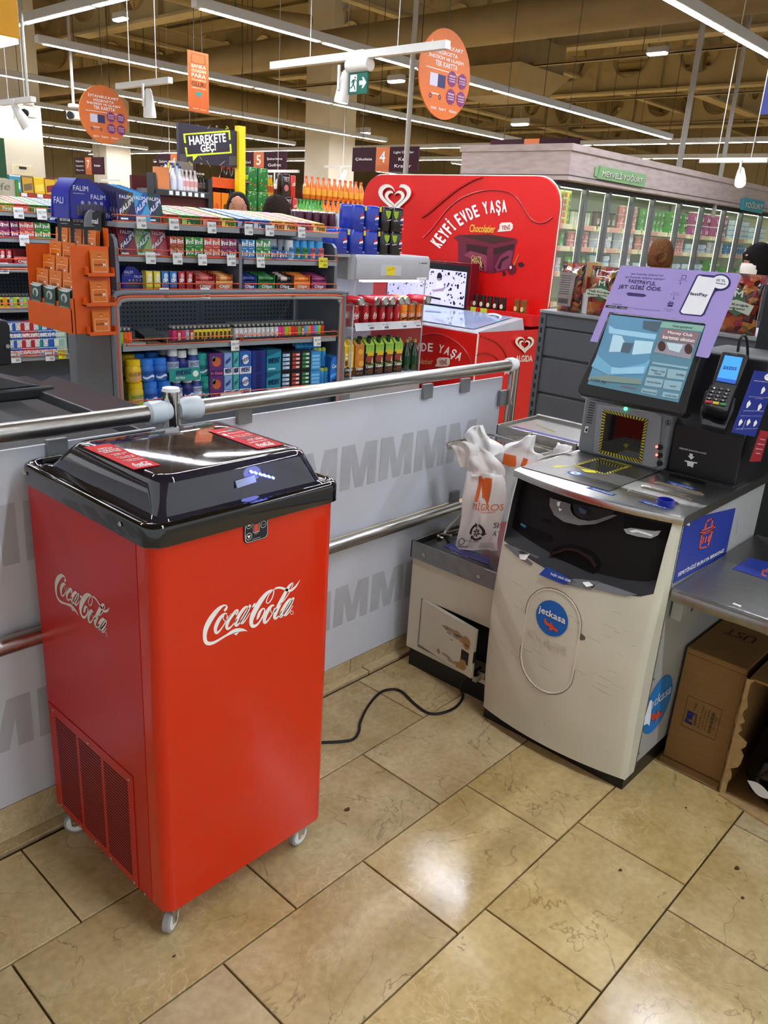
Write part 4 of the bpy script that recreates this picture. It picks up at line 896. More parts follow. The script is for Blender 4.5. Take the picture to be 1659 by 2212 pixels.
pl(((568,384),(925,424),(785,866),(418,830)), 0)                                              # camera picture, built from flat patches
pl(((560,455),(600,480),(890,520),(880,555),(560,510)), 1); pl(((590,520),(650,530),(700,640),(560,640)), 2); pl(((740,560),(870,570),(850,650),(720,660)), 2); pl(((660,575),(735,580),(700,650),(640,640)), 3)
pl(((800,425),(925,432),(895,505),(795,480)), 3); pl(((480,660),(600,760),(810,720),(850,690),(810,790),(560,800),(440,740)), 4); pl(((580,745),(640,752),(810,740),(800,790),(575,790)), 1); pl(((425,815),(540,800),(790,830),(785,866),(418,832)), 5)
g.v = [tuple(A(p)+MN*.0002*i) for i, n_ in enumerate(g.f) for p in [g.v[j] for j in n_]] if False else g.v
obj('camera_picture', g, [mat('pic_a', '#5b8fae', .3, emit=.22, var=0), mat('pic_b', '#8fbdd6', .3, emit=.3, var=0), mat('pic_c', '#a8cbd8', .3, emit=.3, var=0), mat('pic_d', '#4f6470', .3, emit=.12, var=0), mat('pic_e', '#6fa6c4', .3, emit=.26, var=0), mat('pic_f', '#7c8f86', .3, emit=.2, var=0)], SCR, sharp=0)
_o = SCR.children[0].data
for i, p in enumerate(_o.polygons):
 for v in p.vertices: _o.vertices[v].co += Vector(MN*.00025*i)
def ui(name, pts, hx, e, em=.2): return obj(name, G().prism([ms(*q, e) for q in pts], MN*-.001), mat('ui_'+hx, '#'+hx, .3, emit=em, var=0), SCR)
bn = ui('ui_banner', ((935,478),(1165,505),(1185,515),(1160,580),(1150,588),(920,555),(912,545)), '8b6f72', .0140, .2); ui('ui_picture', ((905,565),(1150,590),(1125,690),(870,640)), '93909b', .0138, .2)
ui('ui_header', ((930,432),(1220,462),(1205,500),(912,470)), '83ad9c', .0137, .25)
for pts in (((960,575),(1075,590),(1045,645),(975,625)),): ui('ui_card', pts, 'b9d0d8', .0146)
for c_, hx in (((925,600), '4a3430'), ((1110,620), '4a3430')): ui('ui_figure', [(c_[0]+28*math.cos(t), c_[1]+36*math.sin(t)) for t in [i*math.pi/6 for i in range(12)]], hx, .0146, .06)
btn = [((845,738),(962,752),(945,812),(828,800)), ((968,755),(1098,772),(1080,835),(958,820)), ((820,815),(938,830),(922,888),(805,872)), ((945,832),(1068,848),(1050,910),(932,892)), ((790,890),(895,905),(885,942),(780,920)), ((935,915),(1045,932),(1032,965),(925,948)), ((860,708),(1110,745),(1100,758),(858,722))]
for q in btn: ui('ui_button', q, '86a6b2', .0142, .28)
g = G()
for t, bl, br, tl, m in (('Hoş geldiniz!', (1000,470), (1135,485), (1004,452), 1), ('Money Club', (965,518), (1135,540), (970,494), 0), ('kartınızı okutun', (932,546), (1150,575), (937,522), 0), ('Money - Cep', (850,772), (945,786), (853,758), 1), ('Tel.no', (870,792), (920,800), (873,778), 1), ('kolay', (1025,805), (1080,812), (1030,786), 1), ('Kartsız Başlat', (822,852), (920,866), (826,838), 1), ('HOPİ', (980,880), (1022,886), (984,866), 1), ('Alışveriş iptal', (790,917), (885,932), (793,905), 1), ('Yardım Çağır', (945,945), (1027,956), (948,932), 1), ('0,000 Kg', (428,840), (535,862), (438,818), 1), ('Alışveriş Limiti', (640,885), (745,900), (645,868), 2)):
 g.text(t, *[ms(*q, .0152) for q in (bl, br, tl)], m, .01)
obj('screen_lettering', g, [ink('#e8f0f2', emit=.3), ink('#22343c'), ink('#a03a34')], SCR, sharp=0)
th2 = math.radians(23); CN = A((-math.cos(th2), 0, math.sin(th2))); CO = ms(565, 365, .016)
cs = lambda x, y, e=0.: PN(*ZA(x, y), CO+CN*e, CN)
LIL = mat('lilac_card', '#a394d2', .55, var=.03)
CARD = obj('card_surround', G().prism([cs(*q) for q in ((640,48),(665,42),(1455,98),(1475,112),(1250,675),(1238,682),(1160,668),(1232,440),(562,364),(480,573),(430,566))], CN*-.0025), LIL, KIOSK, label='lilac cardboard surround with phone print')
NAVY = ink('#2b2560'); g = G(); d = lambda x, y, e=.0006: cs(x, y, e)
for t, bl, br, tl in (('Jet hızında alışverişe', (712,944), (935,957), (715,928)), ('jet hızında ödeme yakışır!', (672,967), (945,985), (676,948)), ("FASTPAY'LE,", (695,1000), (882,1020), (700,972)), ('JET GİBİ ÖDE.', (622,1040), (920,1062), (634,1002)), ):
 g.text(t, d(bl[0], bl[1]-835), d(br[0], br[1]-835), d(tl[0], tl[1]-835), 0, .03 if t.isupper() else 0)
for t, bl, br, tl in (('Hemen indir', (585,312), (650,318), (587,302)), ('10 TL hediye kampanyasında geçerlidir', (695,340), (915,362), (697,332)), ('fastPay indir', (1035,148), (1100,155), (1037,140)), ('Ödemeni', (1005,232), (1045,240), (1007,224)), ('QR kod ile yap', (985,246), (1045,254), (987,238)), ('10 TL hediye', (945,346), (1005,354), (947,338)), ('kazan!', (960,358), (985,362), (962,350))): g.text(t, d(*bl), d(*br), d(*tl))
for pts in (((695,228),(805,240),(820,252),(800,260),(695,252),(680,240)),): g.poly([d(*q) for q in pts])
def rr(cx, pts, rad=None): g.poly([d(*q) for q in pts])
ph = [(1168,104),(1195,104),(1340,118),(1365,130),(1262,285),(1228,380),(1205,398),(1065,382),(1045,365)]
ph = [(1165,112),(1185,103),(1330,116),(1350,140),(1270,270),(1222,382),(1200,396),(1060,382),(1044,362)]; g.poly([d(*q) for q in ph])
g.poly([d(1330+72*math.cos(t), 160+58*math.sin(t), .0007) for t in [i*math.pi/14 for i in range(28)]]); g.poly([d(*q, .0007) for q in ((1270,180),(1330,215),(1280,228))])
g.poly([d(*q, .0012) for q in ((1176,116),(1190,112),(1200,118),(1285,128),(1300,122),(1325,126),(1260,265),(1212,370),(1195,386),(1068,374),(1056,360))], 1)
g.poly([d(1330+58*math.cos(t), 158+46*math.sin(t), .0014) for t in [i*math.pi/14 for i in range(28)]], 1)
for t, bl, br, tl in (('fastPay', (1117,252), (1240,264), (1123,226)), ('10 TL', (1303,152), (1365,158), (1306,136)), ('hediye', (1298,170), (1365,180), (1302,158))): g.text(t, d(*bl, .0018), d(*br, .0018), d(*tl, .0018), 0, .03)
for x, y in ((540,315),(618,322)): g.poly([d(*q, .0008) for q in ((x,y),(x+72,y+7),(x+68,y+24),(x-4,y+17))], 2)
for t, bl, br, tl in (('uygulama', (555,330), (608,336), (557,321)), ('mağazası', (634,338), (684,344), (636,329))): g.text(t, d(*bl, .0014), d(*br, .0014), d(*tl, .0014), 1)
for pts in (((1068,110),(1098,112),(1088,138),(1060,136)), ):
 for i in range(4):
  a, b = A(pts[i]), A(pts[(i+1) % 4]); n = A((-(b-a)[1], (b-a)[0])); n = n/np.linalg.norm(n)*1.6; g.poly([d(*(a-n)), d(*(b-n)), d(*(b+n)), d(*(a+n))])
for x, y in ((1053,165),(1008,270)): g.poly([d(*q) for q in ((x,y-18),(x+3,y-18),(x+1,y),(x-2,y))]); g.poly([d(*q) for q in ((x-7,y),(x+8,y+2),(x-1,y+9))])
for pts in (((966,300),(1010,304),(1008,311),(964,307)), ((968,311),(1004,315),(998,330),(963,326)), ((978,290),(990,294),(988,300),(975,298)), ((996,292),(1005,296),(1000,302),(992,300))): g.poly([d(*q) for q in pts])
for q in ((984,301),(984,312)): pass
obj('card_print', g, [NAVY, ink('#eceef2'), BLACK], CARD, sharp=0)
g = G()
# receipt printer and hood
PRB = mat('printer_black', '#17181a', .42, var=.06)
prof = [(2.335, .845), (2.335, .995), (2.345, 1.008), (2.375, 1.03), (2.395, 1.13), (2.405, 1.205), (2.42, 1.215), (2.62, 1.215), (2.62, .845)]
PR = obj('receipt_printer', G().prism([(x, .737, z) for x, z in prof], (0, .205, 0)), PRB, KIOSK, bevel=.004)
f = lambda x, y, e=.001: PX(*ZA(x, y), 2.335-e)
obj('printer_step', G().prism([f(*q, 0) for q in ((935,1480),(1420,1600),(1440,1590),(1452,1560),(950,1440))], (-.030, 0, 0)), PRB, PR, bevel=.003)
obj('paper_slot', G().prism([f(*q, .0) for q in ((1010,1465),(1260,1525),(1240,1560),(1000,1500))], (-.032, 0, 0)), MATS['slot_black'], PR)
g = G().text('FİŞİNİZİ BURADAN ALINIZ', f(1045, 1310, .002), f(1232, 1350, .002), f(1048, 1296, .002), 0, .02)
for pts in (((1118,1340),(1140,1345),(1138,1362),(1152,1364),(1128,1385),(1106,1356),(1117,1358)), ((1085,1388),(1172,1404),(1168,1412),(1148,1408),(1140,1440),(1122,1430),(1102,1428),(1100,1400),(1082,1396)), ): g.poly([f(*q, .002) for q in pts])
obj('printer_lettering', g, WHITE, PR, sharp=0)
h2 = lambda x, y: PX(*ZA(x, y), 2.365)
obj('lock_plate', G().prism([h2(*q) for q in ((1065,1215),(1085,1200),(1275,1235),(1290,1260),(1275,1320),(1060,1270))], (-.008, 0, 0)), mat('lock_grey', '#26282b', .3, var=.05), PR, bevel=.003)
obj('lock_slide', G().prism([h2(*q) for q in ((1085,1225),(1195,1250),(1188,1285),(1078,1262))], (-.011, 0, 0)), BLACKP, PR, bevel=.002)
obj('lock_knob', G().cyl(h2(1230, 1272)-A((.008, 0, 0)), h2(1230, 1272)-A((.012, 0, 0)), .010, n=14), BLACKP, PR)
# card terminal on its bracket
r0 = ray(*ZA(1380, 780)); Tc = EYE+r0*(2.27/r0[0]); ta = math.radians(112-180); tl_ = math.radians(33.8)
TR = unit(A((.382, -.924, 0))); TU = unit(A((.76*math.sin(math.radians(56)), .30, .56*1.3))); TU = unit(A((.62, .24, .75))-TR*np.dot(TR, A((.62, .24, .75)))); TN = np.cross(TR, TU)
if TN[0] > 0: TN = -TN
tp = lambda x, y, e=0.: PN(*ZA(x, y), Tc+TN*e, TN)
TERM = root('card_terminal', Tc-A((0, 0, .11)), 'black card terminal with lit blue screen beside the kiosk monitor', 'card terminal')
obj('terminal_body', G().prism([tp(*q) for q in ((1345,628),(1500,650),(1530,665),(1440,905),(1395,1050),(1370,1055),(1225,1010),(1215,985),(1260,865),(1275,850))], -TN*.045), mat('terminal_black', '#1b1c1f', .35, var=.05), TERM, bevel=.006)
obj('terminal_face', G().prism([tp(*q, .0015) for q in ((1350,640),(1495,660),(1447,862),(1298,835))], -TN*.001), BLACK, TERM)
TS = obj('terminal_screen', G().prism([tp(*q, .0025) for q in ((1363,662),(1486,680),(1440,835),(1310,815))], -TN*.001), mat('terminal_blue', '#3f8ce0', .2, emit=.9, var=0), TERM, label='lit blue terminal screen')
g = G().text('axess', tp(1347, 758, .0035), tp(1440, 768, .0035), tp(1353, 736, .0035), 0, .02); g.poly([tp(*q, .0032) for q in ((1310,815),(1440,836),(1432,862),(1300,838))], 1); g.text('verifone', tp(1402, 655, .003), tp(1448, 661, .003), tp(1403, 648, .003), 2)
obj('screen_print', g, [ink('#0e1a33'), ink('#1c5fc0', emit=.3), ink('#8a8c90')], TERM, sharp=0)
KEYM = mat('key_grey', '#3a3c40', .4)
for r in range(4):
 for c in range(3):
  x, y = 1290+c*48-r*12, 888+r*24+c*7; w = .4
  m = KEYM; k = obj('key', G().prism([tp(x-19, y-8, .001), tp(x+17, y-3, .001), tp(x+14, y+12, .001), tp(x-22, y+7, .001)], TN*.004), m, TERM, bevel=.001)
  t = ('1','2','3','4','5','6','7','8','9','*','0','#')[r*3+c]; obj('key_digit', G().text(t, tp(x-8, y+6, .0055), tp(x+3, y+8, .0055), tp(x-6, y-5, .0055)), WHITE, k, sharp=0)
for c, hx in enumerate(('b8262a', 'd8b81a', '2e8c3a')):
 x, y = 1250+c*50, 985+c*9; obj('key', G().prism([tp(x-22, y-10, .001), tp(x+20, y-4, .001), tp(x+17, y+14, .001), tp(x-24, y+7, .001)], TN*.004), mat('key_'+hx, '#'+hx, .4), TERM, label={'b8262a': 'red cancel key', 'd8b81a': 'yellow correction key', '2e8c3a': 'green confirm key'}[hx], bevel=.001)
obj('terminal_bracket', G().prism([tp(*q, -.045) for q in ((1205,990),(1230,900),(1440,960),(1430,1040),(1370,1180),(1200,1140),(1195,1060))], -TN*.03), BLACKP, TERM, bevel=.004)
obj('bracket_label', G().prism([tp(*q, -.044) for q in ((1210,1100),(1270,1112),(1265,1150),(1205,1138))], TN*.001), DARKP, TERM)
a = tp(1450, 640, -.02); obj('terminal_cable', G().tube(smooth_path([a, a+A((0, 0, .035)), a+A((.012, -.006, .045)), a+A((.03, -.012, .02)), a+A((.08, -.01, -.06))], 4), .004, 8), BLACKP, TERM)
# blue cap left on the top, side poster, instruction boards
c = PZ(*ZB(1063, 352), .846); cap = G().loft([[c+A((r*math.cos(t), r*math.sin(t), z)) for t in [i*math.pi/14 for i in range(28)]] for r, z in ((.0215, 0), (.0225, .002), (.0225, .016), (.0205, .0175), (.0185, .016), (.0180, .006))])
obj('bottle_closure', cap, mat('cap_blue', '#14208e', .35, var=.03), label='round blue plastic cap standing open side up on the kiosk top', cat='cap')
sd = lambda x, y, e=.0: PY(*ZC(x, y), KY0+.002-e)
POST = obj('basket_poster', G().prism([sd(*q) for q in ((470,75),(832,-10),(760,328),(378,538))], (0, -.0015, 0)), mat('poster_blue', '#263a94', .4, var=.04), KIOSK, label='blue poster with orange basket on the side')
g = G().text('SEPETİNİZİ BURAYA BIRAKINIZ', sd(415, 488, .0024), sd(748, 308, .0024), sd(422, 452, .0024), 0, .03)
def strk(pts, w, m=1, closed=True):
 n = len(pts)
 for i in range(n if closed else n-1):
  a, b = A(pts[i], float), A(pts[(i+1) % n], float); q = b-a; q = A((-q[1], q[0]))/np.linalg.norm(q)*w/2; e = (b-a)/np.linalg.norm(b-a)*w/2; a = a-e; b = b+e; g.poly([sd(*p, .0024) for p in (a-q, b-q, b+q, a+q)], m)
strk(((585,158),(682,118),(678,142),(582,180)), 10); strk(((592,182),(668,152),(632,270),(574,285)), 10); strk(((612,140),(625,95),(648,68),(668,75),(662,118)), 10, 1, False)
for x in (600, 620, 640): strk(((x+4, 205-(x-600)*.35), (x-6, 245-(x-600)*.35)), 8, 1, False)
obj('poster_print', g, [WHITE, ink('#dd5a36')], POST, sharp=0)
obj('poster_corner', G().prism([sd(*q) for q in ((468,78),(498,68),(490,118),(472,112))], (0, -.004, 0)), WHITEP, POST, label='torn white poster corner')
obj('side_hatch', G().prism([sd(*q) for q in ((850,60),(905,38),(880,150),(838,175))], (0, -.001, 0)), GREYC, KIOSK, bevel=.001)
DISC = [(330+150*math.cos(t)*.92+60*math.sin(t)*-.55, 1445+280*math.sin(t)) for t in [i*math.pi/20 for i in range(40)]]
sc2 = PY(*ZC(330, 1445), KY0);
g = G().loft([[(2.075+r*math.cos(t), KY0+.0005, .235+r*math.sin(t)) for t in [i*math.pi/24 for i in range(48)]] for r in (.092, .002)], 0, caps=False); s2 = obj('round_sticker', g, mat('jet_light_blue', '#1d7fcc', .35, var=.03), KIOSK, label='peeling round blue sticker on the side')
sq = lambda u, v: A((2.075+u*.092, KY0-.0012, .235+v*.092)); g = G().text('jetkasa', sq(-.86, -.02), sq(.86, -.02), sq(-.86, .46), 0, .03); jet(g, sq); obj('sticker_print', g, [ink('#b9cfe6'), ink('#d64a22')], s2, sharp=0)
g = G().loft([[sq(-.93, -.35), sq(-.80, -.30)-A((0, .006, 0)), sq(-.72, -.4)-A((0, .010, 0))], [sq(-.95, 0.), sq(-.84, .02)-A((0, .006, 0)), sq(-.76, -.03)-A((0, .010, 0))], [sq(-.80, .5), sq(-.74, .5)-A((0, .003, 0)), sq(-.70, .46)-A((0, .003, 0))]], 0, closed=False, caps=False); obj('peeled_edge', g, mat('sticker_back', '#cfd9e4', .4), s2)
def board(q, hx, label, lines, icons=()):
 P = [PY(*ZA(*w), .70) for w in q]
 o = obj('instruction_board', G().prism(P, (0, -.003, 0)), mat('board_'+hx, '#'+hx, .4, var=.03), label=label, cat='sign')
 g = G(); L = lambda u, v: P[0]+(P[1]-P[0])*u+(P[3]-P[0])*v+A((0, -.0042, 0))
 for t, u0, u1, v, w in lines: g.text(t, L(u0, v), L(u1, v), L(u0, v-w))
 for pts in icons: g.poly([L(*w) for w in pts])
 obj('board_print', g, WHITE, o, sharp=0); return o, L
hand = lambda u, v, s: ((u, v+.01*s), (u+.03*s, v-.012*s), (u+.05*s, v-.012*s), (u+.055*s, v), (u+.085*s, v+.006*s), (u+.09*s, v+.026*s), (u+.06*s, v+.045*s), (u+.05*s, v+.055*s), (u+.02*s, v+.055*s))
o, L = board(((1565,768),(1725,790),(1560,1225),(1405,1195)), '23338c', 'blue instruction board with hand icons beside the card terminal', [('POS CİHAZI KULLANIMI', .08, .95, .165, .02), ('Ödeme için kartınızı yerleştirin', .1, .95, .42, .014), ('veya okutun', .35, .7, .445, .014), ('Kartınızı temassız okutun', .1, .95, .65, .014), ('İşlem bitince kartınızı alın', .05, .95, .735, .014), ('Fişinizi almayı unutmayın', .4, .95, .95, .014), ('Teşekkürler', .05, .35, .95, .014)],
   (hand(.5, .26, 1.8), hand(.12, .50, 1.8), hand(.62, .54, 1.8), hand(.08, .80, 1.6), hand(.40, .80, 1.6), hand(.70, .82, 1.6), ((.32, .80), (.33, .80), (.33, .96), (.32, .96))))
g = G().poly([L(.62+.2*math.cos(t), .075+.06*math.sin(t)) for t in [i*math.pi/12 for i in range(24)]]); obj('board_emblem', g, WHITE, o, sharp=0)
g = G().text('jetkasa', L(.47, .085)-A((0, .001, 0)), L(.77, .085)-A((0, .001, 0)), L(.47, .06)-A((0, .001, 0))); obj('board_emblem_lettering', g, ink('#c8401c'), o, sharp=0)
board(((1605,1180),(1660,1190),(1600,1395),(1530,1395)), '9c2730', 'red instruction tag hanging below the blue board', [('Kasiyeri', .2, .8, .3, .05), ('çağırmak için', .1, .9, .45, .05), ('butona basınız', .1, .9, .6, .05), ('Teşekkürler', .2, .8, .75, .05)])
# ------------------------------------------------------------------ bagging unit left of the kiosk
BAGU = root('bagging_unit', (2.2, 1.45, 0), 'low beige bagging scale cabinet with a broken tilted door', 'cabinet')
BX0, BX1, BY0, BY1 = 2.0, 2.62, 1.262, 1.638
g = G().box(BX0+.012, BY0, .0, BX1, BY1-.008, .075); obj('plinth', g, BLACKP, BAGU)
g = G()
g.box(BX0, BY0, .285, BX1, BY1, .425).box(BX0, BY0, .075, BX1, BY1, .092).box(BX0, 1.588, .092, BX1, BY1, .285).box(BX0, BY0, .092, BX1, BY0+.02, .285).box(BX0+.10, BY0+.02, .092, BX0+.11, 1.588, .285)
obj('cabinet_body', g, BEIGE, BAGU)
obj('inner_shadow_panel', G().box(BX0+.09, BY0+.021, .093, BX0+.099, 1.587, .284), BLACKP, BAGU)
# door leaf, hinged on the left, hanging open
dp = [A((1.998, 1.582, .284)), A((1.950, 1.312, .286)), A((1.950, 1.312, .100)), A((1.998, 1.582, .104))]
dn = unit(np.cross(dp[1]-dp[0], dp[3]-dp[0])); dn = dn if dn[0] < 0 else -dn
dl = lambda u, v, e=0.: dp[0]+(dp[1]-dp[0])*u+(dp[3]-dp[0])*v+dn*e
LEAF = obj('broken_door', G().prism([dl(0, 0), dl(1, 0), dl(1, 1), dl(0, 1)], -dn*.014), BEIGE, BAGU, label='broken beige door hanging tilted', bevel=.003)
obj('door_lock', G().prism([dl(.80, .52, .0008), dl(.93, .52, .0008), dl(.93, .78, .0008), dl(.80, .78, .0008)], -dn*.002), BLACKP, LEAF)
obj('door_latch', G().prism([A((1.951, 1.3115, .205)), A((1.963, 1.3105, .205)), A((1.963, 1.3105, .165)), A((1.951, 1.3115, .165))], (0, -.003, 0)), BLACKP, LEAF)
g = G(); random.seed(5)
def blot(u, v, w, h, m, n=11):
 g.poly([dl(u+w*(.7+.5*random.random())*math.cos(t), v+h*(.6+.6*random.random())*math.sin(t), .001+.0002*m) for t in [i*2*math.pi/n for i in range(n)]], m)
for u, v, w, h, m in ((.62,.28,.20,.05,0),(.75,.34,.14,.06,0),(.86,.33,.10,.10,1),(.88,.42,.07,.05,1),(.80,.88,.10,.08,1),(.86,.80,.06,.10,1),(.55,.85,.10,.03,0),(.64,.90,.08,.03,0),(.40,.86,.03,.05,1),(.56,.36,.06,.03,2),(.62,.46,.03,.02,2),(.70,.24,.05,.02,1),(.5,.30,.04,.03,0)): blot(u, v, w, h, m)
obj('glue_stain', g, [mat('stain_grey', '#9c927e', .8), mat('stain_tan', '#a5834f', .8), mat('stain_pink', '#b08e80', .8)], LEAF, sharp=0, kind='stuff')
obj('leaf_bracket', G().box(1.968, 1.300, .088, 1.998, 1.318, .110).box(1.985, 1.285, .10, 1.998, 1.31, .125), STEEL, BAGU, bevel=.002)
# stainless tray with scale plate
BSTEEL = mat('brushed_band', '#8f8e8b', .36, 1., var=.1, scale=30, stretch=(8, 1, 1))
g = G().box(BX0-.008, BY0, .424, BX0, BY1+.008, .486).box(BX0-.008, BY1, .424, BX1, BY1+.008, .486)
obj('tray_band', g, BSTEEL, BAGU, bevel=.002)
obj('scale_plate', G().box(BX0+.014, BY0, .425, BX1, BY1-.014, .474), mat('scale_dark_steel', '#77767a', .2, 1., var=.08), BAGU, bevel=.003)
for y in (1.584, 1.352): obj('screw', G().cyl((BX0-.008, y, .452), (BX0-.011, y, .452), .006, n=12), STEEL, BAGU)
dk = lambda x, y: PZ(960+x*.1808, 900+y*.1808, .4745)
lb = obj('blue_strip', G().prism([PZ(*ZD(*q), .4745) for q in ((325,938),(380,915),(660,1020),(655,1075))][::-1], (0, 0, .0006)), mat('strip_violet', '#3a3a90', .35), BAGU)
g = G()
for i, t in enumerate(('Poşetinizi buradan alınız', 'Ürünleri poşete yerleştiriniz', 'Lütfen poşeti kaldırmayınız')):
 a, b, c = PZ(*ZD(375+i*4, 953+i*16), .4758), PZ(*ZD(652, 1035+i*16), .4758), PZ(*ZD(379+i*4, 941+i*16), .4758); g.text(t, a, b, c)
obj('strip_lettering', g, ink('#aab0e0'), lb, sharp=0)
# upper rack: steel tray and wire arms that carry the bags
g = G().box(2.345, 1.262, .80, 2.352, 1.585, .862).box(2.345, 1.578, .80, 2.62, 1.585, .862).box(2.352, 1.262, .80, 2.62, 1.578, .852).box(2.60, 1.262, .80, 2.62, 1.585, .866)
obj('upper_tray', g, STEEL, BAGU, bevel=.002)
obj('tray_strip', G().prism([(2.375, 1.55, .8525), (2.375, 1.285, .8525), (2.41, 1.285, .8525), (2.41, 1.55, .8525)], (0, 0, .0006)), MATS['strip_violet'], BAGU)
obj('tray_label', G().prism([(2.50, 1.52, .8525), (2.46, 1.42, .8525), (2.47, 1.42, .8525), (2.51, 1.52, .8525)], (0, 0, .0006)), mat('yellow_scrap', '#a59a3e', .6), BAGU)
wl = lambda x, y, X: PX(960+x*.1808, 900+y*.1808, X)
a, b, c = wl(55, 350, 2.10), wl(390, 270, 2.30), wl(560, 215, 2.38)
obj('wire_arm', G().tube(smooth_path([a+A((0, 0, -.008)), a+A((-.006, 0, 0)), a+A((0, 0, .010)), b+A((0, 0, .006)), c], 3), .0045, 8).tube(smooth_path([a+A((0, 0, -.008)), b+A((0, 0, -.006)), c+A((0, 0, -.012))], 3), .0045, 8), CHROME, BAGU)
obj('wire_arm', G().tube([wl(560, 215, 2.36), wl(620, 225, 2.33), wl(850, 290, 2.30), wl(1310, 405, 2.24)], .005, 8).tube([wl(880, 280, 2.32), wl(1310, 385, 2.26)], .004, 8), CHROME, BAGU)
obj('bag_hook', G().tube(smooth_path([wl(1035, 300, 2.30), wl(1042, 225, 2.30), wl(1030, 200, 2.29), wl(1020, 225, 2.28)], 3), .005, 8), CHROME, BAGU)
a, b = wl(10, 1400, 2.16), wl(190, 1180, 2.25)
obj('wire_foot', G().tube(smooth_path([wl(80, 1420, 2.12), wl(12, 1415, 2.14), wl(15, 1370, 2.15), wl(190, 1175, 2.25)], 4), .005, 8), CHROME, BAGU)
obj('wire_foot', G().tube(smooth_path([(2.11, 1.60, .48), (2.10, 1.615, .484), (2.13, 1.62, .484), (2.3, 1.60, .484)], 4), .004, 8), CHROME, BAGU)
# ------------------------------------------------------------------ thin plastic carrier bags
def bag_mat():
 m = mat('carrier_bag_film', '#efeeec', .42, var=.05, scale=9, bump=.35); b = m.node_tree.nodes['Principled BSDF']
 b.inputs['Subsurface Weight'].default_value = .15; b.inputs['Subsurface Radius'].default_value = (.02, .02, .02); return m
FILM = bag_mat(); ORB = ink('#e86a1c'); BROWN = ink('#2a2220')
def sheet(name, rows, X, thick, par, label=None, amp=.006, seed=1, mats=None, prints=None):
 """crumpled film: rows are (left px, right px) pairs on the depth plane X(row), built as a closed thin envelope"""
 rnd = np.random.RandomState(seed); ph = rnd.rand(8)*6.28; R = []; N = 18; M = len(rows)
 def P(i, t, side):
  (l, r) = rows[i]; x = X[i] if isinstance(X, (list, tuple)) else X
  a, b = wl(*l, x), wl(*r, x); p = a+(b-a)*t; w = math.sin(math.pi*t)**.5
  d = amp*(math.sin(9*t+ph[0]+i*.8)+.7*math.sin(17*t-ph[1]+i*1.3)+.5*math.sin(5*t+ph[2]-i*2.1))
  return p+A((d-side*thick*w, 0, 0))
 fine = []
 for i in range(M):
  fine.append([P(i, k/N, 1) for k in range(N+1)]+[P(i, k/N, -1) for k in range(N-1, 0, -1)])
 cols = [smooth_path([r[k] for r in fine], 3) for k in range(len(fine[0]))]
 g = G().loft([[c[i] for c in cols] for i in range(len(cols[0]))], 0)
 o = obj(name, g, FILM, par, sharp=70)
 front = [[cols[k][i] for k in range(N+1)] for i in range(len(cols[0]))]
 def F(u, v, e=.0012):                            # point on the front film, u across, v down
  i = min(len(front)-1.001, max(0, v*(len(front)-1))); k = min(N-.001, max(0, u*N)); i0, k0 = int(i), int(k); fi, fk = i-i0, k-k0
  p = (front[i0][k0]*(1-fi)*(1-fk)+front[i0+1][k0]*fi*(1-fk)+front[i0][k0+1]*(1-fi)*fk+front[i0+1][k0+1]*fi*fk)
  return p-A((e, 0, 0))
 return o, F
def onfilm(F, pts2, e=.0016): return [F(u, v, e) for u, v in pts2]
def film_text(g, F, t, u0, v0, u1, v1, mi, bold=.03, sk=0.):
 v, f, asp = glyphs(t); g.add([F(u0+(u1-u0)*p[0], v1-(v1-v0)*p[1]+sk*p[0], .0018) for p in v], f, mi)
def film_poly(g, F, pts, mi, e=.0014, n=8):          # subdivide edges so the print follows the film
 g.poly([F(*(A(pts[i])*(1-k/n)+A(pts[(i+1) % len(pts)])*k/n), e) for i in range(len(pts)) for k in range(n)], mi)
def film_quad(g, F, q, mi, e=.0016, n=6):
 q = [A(p, float) for p in q]
 R = [[F(*((q[0]*(1-s)+q[1]*s)*(1-t)+(q[3]*(1-s)+q[2]*s)*t), e) for s in [i/n for i in range(n+1)]] for t in [i/n for i in range(n+1)]]
 g.loft(R, mi, closed=False, caps=False)
def big_m(g, F, u, v, w, h, mi, e=.0016):
 c = lambda *q: film_quad(g, F, [(u+w*a, v+h*b) for a, b in q], mi, e)
 c((.0, .02), (.30, .02), (.40, .25), (.20, .22)); c((.22, .2), (.42, .22), (.33, 1.), (.14, 1.)); c((.30, .1), (.52, .36), (.66, .9), (.50, .9)); c((.52, .30), (.74, .22), (.72, .9), (.62, .95)); c((.60, .24), (1., .22), (.95, .45), (.74, .44)); c((.72, .4), (.96, .42), (.82, 1.08), (.66, .95))
b1 = root('carrier_bag', (2.11, 1.46, .475), 'white plastic carrier bag with orange M and recycling print, front of two', 'carrier bag', 'plastic carrier bags on the bagging rack')
film, F = sheet('film', [((262,640),(700,700)), ((262,760),(720,800)), ((240,960),(715,1000)), ((205,1200),(680,1230)), ((150,1420),(650,1450)), ((105,1570),(640,1600))], [2.115, 2.108, 2.102, 2.098, 2.095, 2.092], .010, b1, seed=3)
g = G(); big_m(g, F, .23, .01, .54, .42, 0); film_text(g, F, 'MİGROS', .28, .42, .98, .51, 0)
film_text(g, F, 'migros.com.tr', .48, .515, .85, .54, 0);
cx, cy = .52, .74
for k in range(3):
 a0 = k*120-80; n = 8
 R = [[F(cx+.19*q*math.cos(math.radians(a0+85*i/n)), cy+.095*q*math.sin(math.radians(a0+85*i/n)), .0016) for i in range(n+1)] for q in (1.0, .74)]
 g.loft(R, 1, closed=False, caps=False)
 am = math.radians(a0+85); e = lambda q, da: F(cx+.19*q*math.cos(am+da), cy+.095*q*math.sin(am+da), .0017); g.poly([e(1.2, 0), e(.87, .42), e(.55, 0)], 1)
